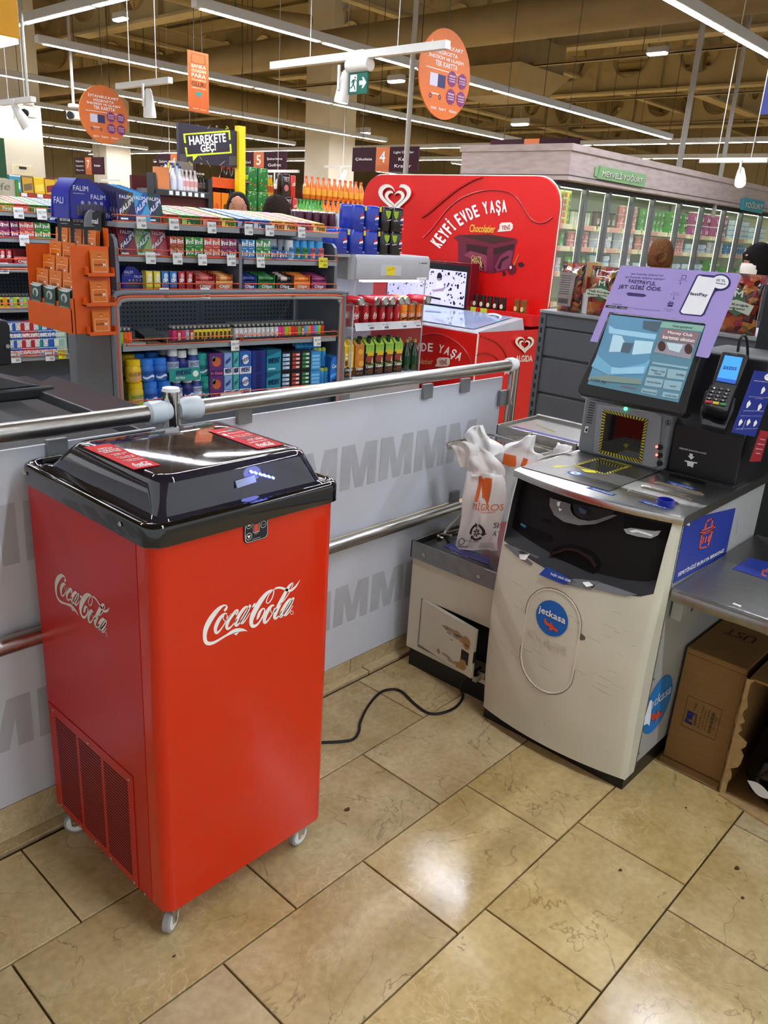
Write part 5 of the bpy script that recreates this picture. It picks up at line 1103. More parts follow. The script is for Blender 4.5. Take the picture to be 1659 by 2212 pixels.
for k in range(6):
 a0 = math.radians(k*60+15); e = lambda q, da: F(cx+.19*q*math.cos(a0+da), cy+.095*q*math.sin(a0+da), .0016); g.poly([e(.08, 0), e(.34, .42), e(.56, 0), e(.34, -.42)], 1)
film_text(g, F, 'SIFIR', .84, .635, 1.25, .69, 1); film_text(g, F, 'ATIK', .86, .72, 1.2, .775, 1); film_text(g, F, 'Doğa için', .24, .83, .60, .865, 1)
for k in range(12): film_quad(g, F, [(.12+.022*k, .925), (.132+.022*k, .925), (.132+.022*k, .955), (.12+.022*k, .955)], 1, n=2)
for k in range(4): film_quad(g, F, [(.33, .87+k*.024), (.95, .875+k*.024), (.95, .880+k*.024), (.33, .875+k*.024)], 2, n=4)
n = 14
g.loft([[F(.17+.10*q*math.cos(2*math.pi*i/n), .87+.045*q*math.sin(2*math.pi*i/n), .0016) for i in range(n)] for q in (1., .8)], 1, caps=False)
obj('bag_print', g, [ORB, BROWN, ink('#8a827c')], film, sharp=0)
sheet('bag_neck', [((120,380),(400,350)), ((150,480),(520,420)), ((190,580),(640,520)), ((275,640),(740,620)), ((262,690),(735,720))], [2.13, 2.128, 2.122, 2.12, 2.118], .010, b1, amp=.009, seed=8)
sheet('bag_handle', [((60,345),(150,320)), ((85,350),(250,290)), ((115,390),(330,330)), ((140,470),(420,400)), ((215,600),(330,600))], [2.112, 2.112, 2.115, 2.118, 2.12], .008, b1, amp=.006, seed=5)
sheet('bag_handle', [((380,105),(440,104)), ((310,125),(500,190)), ((275,170),(560,270)), ((240,240),(700,340)), ((330,330),(720,420)), ((480,480),(600,480))], [2.21, 2.21, 2.205, 2.20, 2.19, 2.17], .009, b1, amp=.008, seed=12)
b2 = root('carrier_bag', (2.27, 1.42, .62), 'white plastic carrier bag hanging from the hook behind, its orange M half hidden', 'carrier bag', 'plastic carrier bags on the bagging rack')
film, F = sheet('film', [((990,225),(1065,235)), ((880,290),(1070,320)), ((720,330),(1110,410)), ((600,440),(1180,450)), ((560,560),(1200,560)), ((540,760),(1150,760)), ((540,1000),(1100,1000)), ((560,1250),(1080,1250))], [2.26, 2.255, 2.25, 2.245, 2.24, 2.235, 2.235, 2.235], .014, b2, amp=.008, seed=21)
g = G(); g.poly([wl(*q, 2.214) for q in ((712,440),(855,470),(858,560),(850,600),(775,595),(690,560))]); g.poly([wl(*q, 2.212) for q in ((945,490),(1000,510),(985,560),(960,600),(905,590))])
obj('bag_print', g, ORB, film, sharp=0)
sheet('bag_handle', [((1340,310),(1540,375)), ((1320,360),(1535,420)), ((1290,410),(1440,440)), ((1130,440),(1300,470)), ((1050,470),(1200,520))], [2.26, 2.258, 2.255, 2.25, 2.245], .008, b2, amp=.006, seed=31)
# ------------------------------------------------------------------ basket shelf right of the kiosk
SH = root('basket_shelf', (2.3, .3, .60), 'stainless steel basket shelf bracketed to the kiosk side', 'shelf')
g = G()
e = smooth_path([(1.990, .728), (1.990, .60), (1.992, .50), (1.985, .44), (1.99, .30), (1.995, -.3)], 4)
g.loft([[(p[0]+d, p[1], z) for d, z in ((.03, .600), (.0, .600), (-.004, .606), (-.004, .630), (.002, .6365), (.012, .638))]+[(2.62, p[1], .638), (2.62, p[1], .600)] for p in e], 0)
obj('shelf_top', g, BSTEEL, SH, sharp=50)
obj('shelf_bracket', G().prism([(2.02, .732, .600), (2.45, .732, .600), (2.45, .732, .570), (2.06, .732, .575), (2.045, .732, .545), (2.02, .732, .535)], (0, -.03, 0)), GREYC, SH, bevel=.002)
obj('bracket_bolt', G().cyl((2.07, .702, .562), (2.07, .695, .562), .008, n=10), STEEL, SH)
sq = obj('shelf_sticker', G().prism([PZ(*ZC(*w), .6385) for w in ((808,432),(935,350),(1110,392),(1110,525))][::-1], (0, 0, .0006)), MATS['poster_blue'], SH, label='blue basket sticker on the shelf')
g = G()
def zs(pts): g.poly([PZ(*ZC(*w), .6396) for w in pts])
for pts in (((1020,470),(1030,440),(1040,430),(1036,470)), ((1030,440),(1100,455),(1100,465),(1035,452)), ((1022,468),(1060,480),(1058,490),(1020,478)), ((1050,440),(1060,430),(1100,437),(1100,446),(1065,440),(1056,448))): zs(pts)
obj('sticker_print', g, ink('#c85a3c'), sq, sharp=0)
obj('sticker_scrap', G().prism([PZ(*ZC(*w), .6385) for w in ((810,685),(822,678),(878,700),(868,708))][::-1], (0, 0, .0006)), WHITE, SH)
# ------------------------------------------------------------------ cardboard boxes under the shelf
CARDB = mat('brown_cardboard', '#8f6b3c', .85, var=.07, scale=14, stretch=(1, 1, 6)); CARDD = mat('torn_cardboard', '#a88a5c', .9, var=.15, scale=40)
cb = root('cardboard_box', (2.35, .64, 0), 'closed brown cardboard box standing against the kiosk under the shelf', 'box', 'cardboard boxes under the shelf')
g = G().hexa([(2.180, .548, .012), (2.60, .548, .012), (2.60, .728, .012), (2.180, .728, .012)], [(2.195, .550, .385), (2.60, .550, .385), (2.60, .728, .385), (2.195, .728, .385)]); CB = obj('carton', g, CARDB, cb, bevel=.004)
g = G().hexa([(2.150, .546, 0), (2.60, .546, 0), (2.60, .732, 0), (2.158, .732, 0)], [(2.172, .546, .014), (2.60, .546, .014), (2.60, .732, .014), (2.172, .732, .014)]); obj('bottom_flap', g, CARDB, cb, bevel=.002)
obj('top_crease', G().box(2.1935, .551, .366, 2.196, .727, .368), mat('crease_brown', '#6f5230', .9), cb)
ff = lambda x, y: (lambda p: A((2.18+.015*(p[2]-.012)/.373-.0012, p[1], p[2])))(PX(1430+x*.1899, 1340+y*.1899, 2.186))
g = G()
def frame(pts, w):
 for i in range(len(pts)):
  a, b = A(pts[i], float), A(pts[(i+1) % len(pts)], float); q = b-a; q = A((-q[1], q[0]))/np.linalg.norm(q)*w/2; g.poly([ff(*(a-q)), ff(*(b-q)), ff(*(b+q)), ff(*(a+q))], 1)
frame(((297,857),(685,1025),(600,1360),(222,1188)), 4)
T = lambda t, bl, br, tl, m=1, b=.02: g.text(t, ff(*bl), ff(*br), ff(*tl), m, b)
for q in (((255,1140),(340,1190),(348,1165),(268,1120)), ((268,1125),(290,1085),(350,1110),(345,1130)), ((280,1095),(285,1050),(355,1085),(350,1110)), ((288,1050),(295,1022),(375,1060),(368,1085)), ((262,1140),(258,1150),(342,1192),(346,1180))): g.poly([ff(*w) for w in q], 0)
T('MİGROS', (385, 1202), (405, 1070), (352, 1190)); T('T.A.Ş.', (385, 1035), (412, 950), (352, 1020)); T('80 mm x 80 m. Thermal', (420, 1222), (478, 990), (402, 1215), 1, 0); T('KOLİDE : 48 ADET', (455, 1240), (505, 1025), (440, 1232), 1, 0); T('ÜRÜN KODU: M050038', (492, 1258), (550, 1025), (474, 1250), 1, 0); T('2007131173200', (590, 1260), (628, 1105), (575, 1252), 1, 0)
for k in range(16):
 t = k/16; a = A((515, 1275))*(1-t)+A((572, 1040))*t; b = A((550, 1288))*(1-t)+A((612, 1055))*t; s = A((4.0, -15.0))*(.55 if k % 3 else .35); g.poly([ff(*a), ff(*b), ff(*(b+s)), ff(*(a+s))], 1)
obj('box_print', g, [ink('#1c1c66'), ink('#2a1c14')], CB, sharp=0)
g = G(); a = PZ(1430+870*.19, 1340+200*.19, .3852); g.text('ÜST', (2.42, .60, .3856), (2.42, .69, .3856), (2.36, .60, .3856)); obj('box_print', g, ink('#4c1c18'), CB, sharp=0)
ob = root('cardboard_box', (2.35, .43, 0), 'torn open cardboard box with a black bag inside at the right edge', 'box', 'cardboard boxes under the shelf')
g = G().box(2.16, .532, 0, 2.60, .538, .385).box(2.16, .27, .378, 2.60, .538, .385).box(2.16, .27, 0, 2.60, .538, .008).box(2.594, .27, 0, 2.60, .538, .385).box(2.16, .27, 0, 2.6, .276, .385); obj('carton', g, CARDB, ob)
random.seed(11); n = 26; z = [.385*k/n for k in range(n+1)]
L_ = [(2.158, .540+.004*random.random(), q) for q in z]; R_ = [(2.152+.004*random.random(), .528-.012*random.random()-(.018 if .10 < q < .20 else 0), q) for q in z]; M_ = [(2.146, .535, q) for q in z]
obj('torn_edge', G().loft([L_, M_, R_], 0, closed=False, caps=False), CARDD, ob, sharp=0)
obj('bottom_flap', G().hexa([(2.085, .27, 0), (2.165, .27, 0), (2.165, .535, 0), (2.135, .535, 0)], [(2.085, .27, .006), (2.165, .27, .006), (2.165, .535, .006), (2.135, .535, .006)]), CARDD, ob)
g = G(); random.seed(2); cx, cy = 2.30, .40
R = []
for j in range(12):
 t = j/11; r = [.115, .128, .132, .130, .122, .112, .10, .085, .066, .046, .026, .01][j]
 R.append([(cx+(.135*r/.13)*math.cos(a)*(1+.06*math.sin(7*a+j)), cy+r*.86*math.sin(a)*(1+.05*math.sin(9*a-j*1.4)), .012+.33*t**1.1+.008*math.sin(5*a+j*2)) for a in [2*math.pi*i/36 for i in range(36)]])
bb = obj('bin_bag', G().loft(R), mat('glossy_black_film', '#08080a', .16, coat=.3, var=.0, scale=40, bump=.8), label='crumpled shiny black bag inside the open cardboard box', cat='bag', sharp=80)
obj('white_paper', G().loft([[(2.158-.004*math.sin(math.pi*s), .475-.075*s, .075+q*.018*math.sin(math.pi*s)-.02*s) for s in [i/8 for i in range(9)]] for q in (-1, 1)], 0, closed=False, caps=False), WHITEP, bb, label='white paper showing through the torn bag')
obj('dark_panel', G().box(2.9, .20, 0, 2.93, PX(1640, 700, 2.9)[1], 1.5), mat('dark_panel_paint', '#202224', .5), label='tall dark panel at the right edge behind the instruction boards', cat='panel', bevel=.004)
# ------------------------------------------------------------------ grey gondola back with bags of candied fruit
GX, GYL, GYR, GZ = 3.5, 2.145, 1.03, 1.148
GO = root('back_gondola', (GX+.2, 1.6, 0), 'grey steel gondola seen from the back between freezer and kiosk', 'shelving')
GP = mat('gondola_grey', '#585b62', .5, .2, var=.05)
obj('back_panel', G().box(GX, GYR, 1.085, GX+.02, GYL, GZ), GP, GO, bevel=.002)
for a, b in ((.945, 1.08), (.765, .935), (.585, .755), (.405, .575), (.225, .395), (.04, .215)): obj('back_panel', G().box(GX+.004, GYR, a, GX+.02, GYL, b-.002), GP, GO, bevel=.003)
obj('upright', G().box(GX-.006, GYL, 0, GX+.05, GYL+.035, GZ), GP, GO, bevel=.002)
g = G()
for k in range(24): g.box(GX-.0065, GYL+.012, .04+k*.046, GX-.0058, GYL+.023, .066+k*.046)
obj('upright_slot', g, BLACK, GO, kind='stuff')
obj('top_shelf', G().box(GX-.012, GYR, GZ, GX+.45, GYL+.035, GZ+.015), mat('shelf_light_grey', '#8e9096', .5, .1, var=.04), GO, bevel=.003)
obj('base', G().box(GX+.02, GYR, 0, GX+.42, GYL, .12).box(GX+.02, GYR, .12, GX+.05, GYL, GZ-.02), GP, GO)
def fruit_mat():
 m = mat('candied_fruit', '#7a3324', .22, coat=.8, var=0); nt = m.node_tree; b = nt.nodes['Principled BSDF']
 tc = nt.nodes.new('ShaderNodeTexCoord'); vo = nt.nodes.new('ShaderNodeTexVoronoi'); vo.inputs['Scale'].default_value = 34
 rp = nt.nodes.new('ShaderNodeValToRGB'); rp.color_ramp.interpolation = 'CONSTANT'; el = rp.color_ramp.elements
 for i, (p, c) in enumerate(((0, '#4a1710'), (.22, '#8a3420'), (.4, '#a8562a'), (.52, '#6d5a22'), (.64, '#93303a'), (.8, '#b0743a'), (.92, '#2c100e'))):
  e = el[i] if i < 2 else el.new(p); e.position = p; e.color = lin(c)
 bp = nt.nodes.new('ShaderNodeBump'); bp.inputs['Strength'].default_value = .8; bp.inputs['Distance'].default_value = .006; bp.invert = True
 sx = nt.nodes.new('ShaderNodeSeparateColor')
 for a, c in ((tc.outputs['Object'], vo.inputs['Vector']), (vo.outputs['Color'], sx.inputs[0]), (sx.outputs[0], rp.inputs[0]), (rp.outputs[0], b.inputs['Base Color']), (vo.outputs['Distance'], bp.inputs['Height']), (bp.outputs[0], b.inputs['Normal'])): nt.links.new(a, c)
 return m
FRUIT = fruit_mat()
def fruit_bag(y0, y1, z1, label, back=False, x=GX+.02, th=.035):
 z0 = GZ+.016; rt = root('fruit_bag', (x+th, (y0+y1)/2, z0), label, 'bag', 'bags of candied fruit on the gondola'); R = []; N = 20; H = z1-z0
 for j in range(13):
  t = j/12; w = 1-.05*math.sin(math.pi*t); d = th*(.25+.75*math.sin(math.pi*min(t*1.05, 1))**.6) if t < .9 else th*.10
  R.append([((x+th)+d*math.sin(a)*(1+.12*math.sin(3*a+j)), (y0+y1)/2+w*(y1-y0)/2*math.copysign(abs(math.cos(a))**.6, math.cos(a)), z0+H*t+.006*math.sin(4*a+j) if 0 < j < 12 else z0+H*t) for a in [2*math.pi*i/N for i in range(N)]])
 bag = obj('film', G().loft(R), FRUIT, rt, sharp=70)
 P = lambda u, v, e=0.: A((x+th-th*1.12-.002-e, y1-(y1-y0)*u, z0+H*v))
 if back:
  o = obj('back_label', G().prism([P(*q) for q in ((.16, .12), (.72, .12), (.80, .80), (.12, .80))], (-.001, 0, 0)), mat('label_clear_grey', '#8d8380', .3, coat=.5, var=.12, scale=30), rt)
  g = G()
  for k in range(12): g.poly([P(*q, .002) for q in ((.2+.035*k, .17), (.22+.035*k, .17), (.22+.035*k, .27), (.2+.035*k, .27))])
  for k in range(9): g.poly([P(.2, .72-k*.045, .002), P(.62, .72-k*.045, .002), P(.62, .73-k*.045, .002), P(.2, .73-k*.045, .002)])
  obj('label_print', g, ink('#3a3434'), rt, sharp=0)
 else:
  o = obj('green_label', G().prism([P(*q) for q in ((.20, .42), (.40, .70), (.52, .76), (.62, .70), (.80, .42), (.55, .30))], (-.001, 0, 0)), mat('label_green', '#2e5a34', .35, coat=.4), rt)
  obj('paper_label', G().prism([P(*q, .002) for q in ((.02, .36), (.06, .52), (.50, .57), (.92, .50), (.84, .33), (.5, .40))], (-.001, 0, 0)), mat('label_paper', '#bcc6b4', .5), rt)
  g = G(); g.text('Yağ Kırışık', P(.12, .475, .004), P(.80, .455, .004), P(.12, .525, .004), 0, .03); g.text('Karışımı', P(.12, .405, .004), P(.72, .40, .004), P(.12, .45, .004), 0, .03); g.text('M', P(.42, .62, .004), P(.62, .62, .004), P(.42, .72, .004), 1, .05)
  obj('label_print', g, [BLACK, ink('#d8ded4')], rt, sharp=0)
 return rt
fruit_bag(1.995, 2.125, 1.392, 'shiny bag of candied fruit turned to its clear back label, farthest left', True)
fruit_bag(1.80, 1.965, 1.386, 'shiny bag of candied fruit with green label left of the lilac card')
fruit_bag(1.66, 1.79, 1.372, 'shiny bag of candied fruit half hidden behind the lilac card', x=GX+.03)
fruit_bag(1.17, 1.345, 1.405, 'shiny bag of candied fruit with green label right of the lilac card')
fruit_bag(1.035, 1.15, 1.395, 'shiny bag of candied fruit at the far right end of the gondola')
c = A((GX+.10, 1.965, GZ+.015)); g = G().loft([[c+A((r*math.cos(t), r*math.sin(t), z)) for t in [i*math.pi/10 for i in range(20)]] for r, z in ((.048, 0), (.050, .01), (.053, .085), (.056, .092), (.053, .092), (.048, .08))]); obj('white_pot', g, WHITEP, label='plain white plastic pot between the bags of candied fruit', cat='pot')
c = A((GX+.13, 2.0, GZ+.107)); g = G().box(GX+.12, 1.975, GZ+.016, GX+.16, 2.03, 1.40).box(GX+.119, 1.985, 1.22, GX+.121, 2.02, 1.33, 1); obj('spice_packet', g, [mat('packet_cream', '#b89a68', .5), mat('packet_red', '#8e2a22', .4)], label='narrow cream and red packet behind the first fruit bag', cat='packet', bevel=.004)
# ------------------------------------------------------------------ black power cable on the floor
fl_ = lambda x, y, z=.005: PZ(x, y, z)
g = G().tube(smooth_path([fl_(690, 1604), fl_(735, 1602), fl_(762, 1597), fl_(775, 1580), fl_(778, 1560), fl_(795, 1525), fl_(820, 1497), fl_(845, 1489), fl_(868, 1494), fl_(895, 1520), fl_(925, 1540), fl_(955, 1540), fl_(985, 1527), fl_(1000, 1505), (1.985, 1.372, .03), (1.985, 1.352, .075), (1.992, 1.335, .10), (2.03, 1.33, .11)], 5), .0045, 8)
obj('power_cable', g, BLACKP, label='thin black power cable snaking across the floor from the broken door', cat='cable')
for q, s in (((750, 1749), .010), ((1592, 1876), .009), ((1604, 1940), .006), ((1482, 1745), .004), ((376, 2066), .004), ((1340, 1880), .006)):
 c = fl_(*q, .0); obj('floor_speck', G().loft([[c+A((s*r*math.cos(t)*(1+.3*math.sin(3*t)), s*.7*r*math.sin(t), z)) for t in [i*math.pi/5 for i in range(10)]] for r, z in ((1, .0005), (.7, .002), (.1, .0025))]), mat('dirt_brown', '#4a3524', .9), FLOOR, kind='stuff')
# ------------------------------------------------------------------ product prototypes: single meshes with print, copied for every item
PROTO = {}
FONTC = {'w': '#eef0ee', 'k': '#15151a'}
def C(hx): return ink(hx if hx.startswith('#') else FONTC[hx], .35)
class B(G):
 """box product: origin at the middle of its base, front towards -Y"""
 def __init__(s, w, d, h, col, side=None, top=None, r=0.):
  super().__init__(); s.ms = []; s.w, s.d, s.h = w, d, h
  m, n, t = s.mi(col), s.mi(side or col), s.mi(top or side or col); a, b = w/2, d/2
  s.add([(-a,-b,0),(a,-b,0),(a,b,0),(-a,b,0),(-a,-b,h),(a,-b,h),(a,b,h),(-a,b,h)], [(0,1,5,4)], m)
  k = len(s.v)-8; s.f += [(k+1,k+2,k+6,k+5),(k+2,k+3,k+7,k+6),(k+3,k,k+4,k+7),(k,k+3,k+2,k+1)]; s.m += [n]*4; s.f.append((k+4,k+5,k+6,k+7)); s.m.append(t)
 def mi(s, hx):
  if hx not in s.ms: s.ms.append(hx)
  return s.ms.index(hx)
 def F(s, u, v, e=.0012): return A((-s.w/2+s.w*u, -s.d/2-e, s.h*v))
 def R(s, u0, v0, u1, v1, hx, e=.0008): s.poly([s.F(u0,v0,e), s.F(u1,v0,e), s.F(u1,v1,e), s.F(u0,v1,e)], s.mi(hx)); return s
 def P(s, pts, hx, e=.001): s.poly([s.F(u, v, e) for u, v in pts], s.mi(hx)); return s
 def D(s, u, v, ru, rv, hx, e=.001, n=10): return s.P([(u+ru*math.cos(t), v+rv*math.sin(t)) for t in [2*math.pi*i/n for i in range(n)]], hx, e)
 def T(s, t, u0, v0, u1, v1, hx='w', sk=0., bold=.03): s.text(t, s.F(u0, v0, .0014), s.F(u1, v0+sk, .0014), s.F(u0, v1, .0014), s.mi(hx), bold); return s
 def TT(s, u0, v0, u1, v1, hx, e=.0008):           # rectangle on the top
  q = lambda u, v: A((-s.w/2+s.w*u, -s.d/2+s.d*v, s.h+e)); s.poly([q(u0,v0), q(u1,v0), q(u1,v1), q(u0,v1)], s.mi(hx)); return s
 def proto(s, key, name): PROTO[key] = (name, mesh_of(s, name, [C(c) for c in s.ms], (0, 0, 0), 30)); return s
def proto_mesh(key, name, g, mats): PROTO[key] = (name, mesh_of(g, name, mats, (0, 0, 0), 40))
def place(key, p, rz=0., label=None, cat=None, group=None, tilt=None, sc=None):
 name, me = PROTO[key]; o = bpy.data.objects.new(name, me); COL.objects.link(o); o.location = [float(q) for q in p]
 o.rotation_euler = (tilt or 0, 0, rz)
 if sc: o.scale = sc
 return props(o, label, cat, group)
# ------------------------------------------------------------------ the candy gondola in the middle (its own axes: x along the front, y to the back)
Z4 = lambda x, y: (220+x*.3134, 380+y*.3134)
Z5 = lambda x, y: (220+x*.3255, 600+y*.3255)
CA = math.radians(-6.5); CO_ = A((1.905, 3.38, 0.)); CEX = A((math.cos(CA), math.sin(CA), 0)); CEY = A((-math.sin(CA), math.cos(CA), 0))
def W(x, y, z): return CO_+CEX*x+CEY*y+A((0, 0, z))
def LX(q, d=0.): return float(np.dot(PN(*q, CO_+CEY*d, CEY)-CO_, CEX))
def local_root(name, O, rz, label, cat, group=None):
 r = root(name, O, label, cat, group); r.rotation_euler = (0, 0, rz); r['w'] = [0., 0., 0.]; return r
SHG = mat('candy_shelf_grey', '#6d727c', .45, .1, var=.04); SHD = mat('candy_back_grey', '#59626f', .5, .1, var=.05); LIPM = mat('shelf_lip_grey', '#8b9096', .45, .1, var=.04)
WIREO = mat('orange_wire', '#d2633c', .4, .2, var=0)
CG = local_root('candy_gondola', CO_, CA, 'grey two bay candy gondola with orange wire rails behind the barrier', 'shelving')
def wire_rail(par, x0, x1, y, z, h=.026):
 g = G(); r = .0022
 for zz in (z, z+h): g.tube([(x0, y+.05, zz), (x0, y, zz), (x1, y, zz), (x1, y+.05, zz)], r, 5)
 for t in (0, .33, .66, 1): x = x0+(x1-x0)*t; g.cyl((x, y, z), (x, y, z+h), r, n=5)
 obj('wire_rail', g, WIREO, par)
TAGI = [0]
def tag(par, x, y, z, yellow=False, w=.046, h=.05):
 TAGI[0] += 1; dx = .003*math.sin(TAGI[0]*2.3)
 t = obj('price_tag', G().hexa([(x-w/2, y-.006, z-h), (x+w/2, y-.006+dx, z-h), (x+w/2, y-.005+dx, z-h), (x-w/2, y-.005, z-h)], [(x-w/2, y-.002, z), (x+w/2, y-.002+dx, z), (x+w/2, y-.001+dx, z), (x-w/2, y-.001, z)]), mat('tag_yellow', '#d9cf2a', .5) if yellow else mat('tag_white', '#dcdfe0', .5), par)
 g = G(); q = lambda u, v: A((x-w/2+w*u, y-.0075-.004*(1-v)+dx*u+.0035*(1-v)-.0035*(1-v), z-h+h*v))
 g.text(('3,99', '4,99', '6,50', '2,75', '5,25')[TAGI[0] % 5], q(.5, .55), q(.9, .55), q(.5, .78))
 for k in range(3): g.poly([q(.1, .72-k*.07), q(.42, .72-k*.07), q(.42, .75-k*.07), q(.1, .75-k*.07)])
 for k in range(7): g.poly([q(.45+k*.06, .15), q(.48+k*.06, .15), q(.48+k*.06, .36), q(.45+k*.06, .36)])
 obj('tag_print', g, BLACK, t, sharp=0)
def perforated(par, x0, x1, z0, z1, y, px=.022, pz=.022, name='back_panel'):
 p = obj(name, G().box(x0, y, z0, x1, y+.02, z1), SHD, par)
 g = G(); z = z0+.018; k = 0
 while z < z1-.01:
  x = x0+.03
  while x < x1-.02:
   g.poly([(x+.0052*math.cos(t), y-.0006, z+.0052*math.sin(t)) for t in [i*math.pi/3 for i in range(6)]]); x += px
  z += pz; k += 1
 if g.v: obj('peg_hole', g, BLACK, p, kind='stuff', sharp=0)
def cgondola(par, L, mid, zs, top=1.45):
 """shared skeleton: arch frame, ledge, three shelves, end and middle panels"""
 a = smooth_path([(-.032, -.02, .40), (-.032, -.02, .8), (-.032, -.02, 1.09), (-.022, -.02, 1.13), (.01, -.02, 1.15), (.2, -.02, 1.152), (L-.04, -.02, 1.152), (L+.012, -.02, 1.13), (L+.028, -.02, 1.09), (L+.028, -.02, .8), (L+.028, -.02, .40)], 3)
 obj('arch_frame', G().tube(a, .013, 8), SHG, par)
 obj('arch_strip', G().tube([A(p)*A((1, 1, 1))+A(((L/2-p[0])*.022, -.004, -.017 if p[2] > 1.1 else 0)) for p in a], .006, 6), WIREO, par)
 obj('arch_inner', G().tube([A(p)+A(((L/2-p[0])*.034, .0, -.030 if p[2] > 1.1 else 0)) for p in a], .009, 6), LIPM, par)
 obj('ledge', G().box(-.01, -.015, 1.135, L+.01, .44, 1.155), SHG, par, bevel=.003)
 for x in (-.042, L+.02): obj('side_panel', G().box(x, .0, .0, x+.02, .53, 1.14), SHG, par, bevel=.002)
 prof = [(.0, 1.155), (.0, 1.335), (.008, 1.375), (.035, 1.395), (.40, 1.40), (.40, 1.155)]
 for x in (.0, mid, L-.03): obj('end_fin' if x != mid else 'divider', G().prism([(x, y, z) for y, z in prof], (.018, 0, 0)), SHG, par, bevel=.002)
 perforated(par, .0, mid+.01, 1.155, 1.44, .40); perforated(par, mid+.012, L, 1.155, 1.44, .40); perforated(par, .0, mid+.01, .62, 1.13, .42); perforated(par, mid+.012, L, .62, 1.13, .42)
 for (x0, x1) in ((.012, mid-.004), (mid+.024, L-.02)):
  obj('shelf', G().box(x0, -.012, 1.425, x1, .42, 1.448), LIPM, par, bevel=.002); obj('shelf', G().box(x0, -.005, 1.283, x1, .40, 1.305), LIPM, par, bevel=.002)
  wire_rail(par, x0, x1, -.016, 1.452); wire_rail(par, x0, x1, -.008, 1.31); wire_rail(par, x0, x1, -.012, 1.165)
 obj('shelf', G().box(.01, -.012, .888, L-.01, .42, .912), LIPM, par, bevel=.002); wire_rail(par, .03, mid, -.016, .916); wire_rail(par, mid+.01, L-.005, -.016, .916)
 obj('shelf', G().box(.0, -.02, .60, L+.04, .42, .632), LIPM, par, bevel=.002); wire_rail(par, .0, mid, -.026, .634); wire_rail(par, mid+.01, L+.03, -.026, .634)
 obj('base', G().box(.0, .03, 0, L, .44, .60), SHD, par)
cgondola(CG, 1.24, .625, None)
obj('ceiling_shelf_light', G().box(.05, .30, 1.118, 1.19, .34, 1.134), mat('soft_shelf_lamp', '#e8ecf0', .5, emit=1.2, var=0), CG, label='pale light strip under the ledge')
tags = [(Z4(258,330),1.475),(Z4(480,340),1.475),(Z4(742,370),1.47),(Z4(995,370),1.47),(Z4(1138,390),1.47),(Z4(1360,405),1.47),(Z4(320,555),1.327),(Z4(505,560),1.327),(Z4(678,570),1.325),(Z4(875,580),1.325),(Z4(1078,585),1.32),(Z4(415,775),1.172),(Z4(695,780),1.172),(Z4(1290,790),1.17),(Z5(868,420),.918),(Z5(1412,400),.918),(Z5(325,820),.655),(Z5(800,770),.66),(Z5(855,765),.66),(Z5(900,765),.66),(Z5(1115,745),.655),(Z5(1240,730),.655),(Z5(1283,728),.655),(Z5(1420,710),.655),(Z5(1503,700),.655),(Z5(1552,695),.655),(Z5(555,790),.655)]
for q, z in tags: tag(CG, LX(q), -.020, z)
tag(CG, LX(Z4(1510, 595)), -.018, 1.325, True, .06, .05)
# gum trays on the top shelf: a carton with sloping rows of packs
def gum_pack(key, col, c2):
 b = B(.064, .052, .013, col, col, c2); b.TT(.03, .06, .97, .34, col); b.TT(.06, .44, .62, .86, '#e6e8dc'); b.TT(.66, .44, .95, .86, col); b.T('First', .08, .15, .92, .85, 'k', .12); b.proto(key, 'gum_pack')
TR = [('wm', '#a83a24', '#4e8a3a', 'red and green watermelon'), ('gr', '#2f7f34', '#9fc06a', 'green mint'), ('pk', '#b44a3a', '#d9a08c', 'red strawberry'), ('ye', '#7a9a2a', '#d8cf62', 'yellow green melon'), ('bl', '#1f3f86', '#9fb8d8', 'dark blue peppermint'), ('lb', '#2f6fb4', '#b8d4e8', 'light blue ice mint'), ('or', '#c98a34', '#e2cf9c', 'amber and red tropical'), ('rs', '#b8586c', '#e0b0a8', 'pink berry'), ('go', '#cfa032', '#e8d890', 'golden peach')]
for k, c1, c2, _ in TR: gum_pack('gum_'+k, c1, c2)
xs = [.235, .352, .470, .545, .612] ; edges = [LX(Z4(435, 290)), LX(Z4(545, 300)), LX(Z4(690, 320)), LX(Z4(820, 335)), LX(Z4(925, 345))]; e2 = [LX(Z4(930, 350)), LX(Z4(1040, 365)), LX(Z4(1165, 380)), LX(Z4(1250, 388)), LX(Z4(1340, 395)), LX(Z4(1450, 402)), LX(Z4(1545, 412))]
spans = list(zip(edges[:-1], edges[1:]))+list(zip(e2[:-1], e2[1:])); kinds = ['wm', 'gr', 'pk', 'ye', 'bl', 'lb', 'or', 'or', 'rs', 'go']
TD = {k: d for k, _, _, d in TR}; TC = {k: (a, b) for k, a, b, _ in TR}
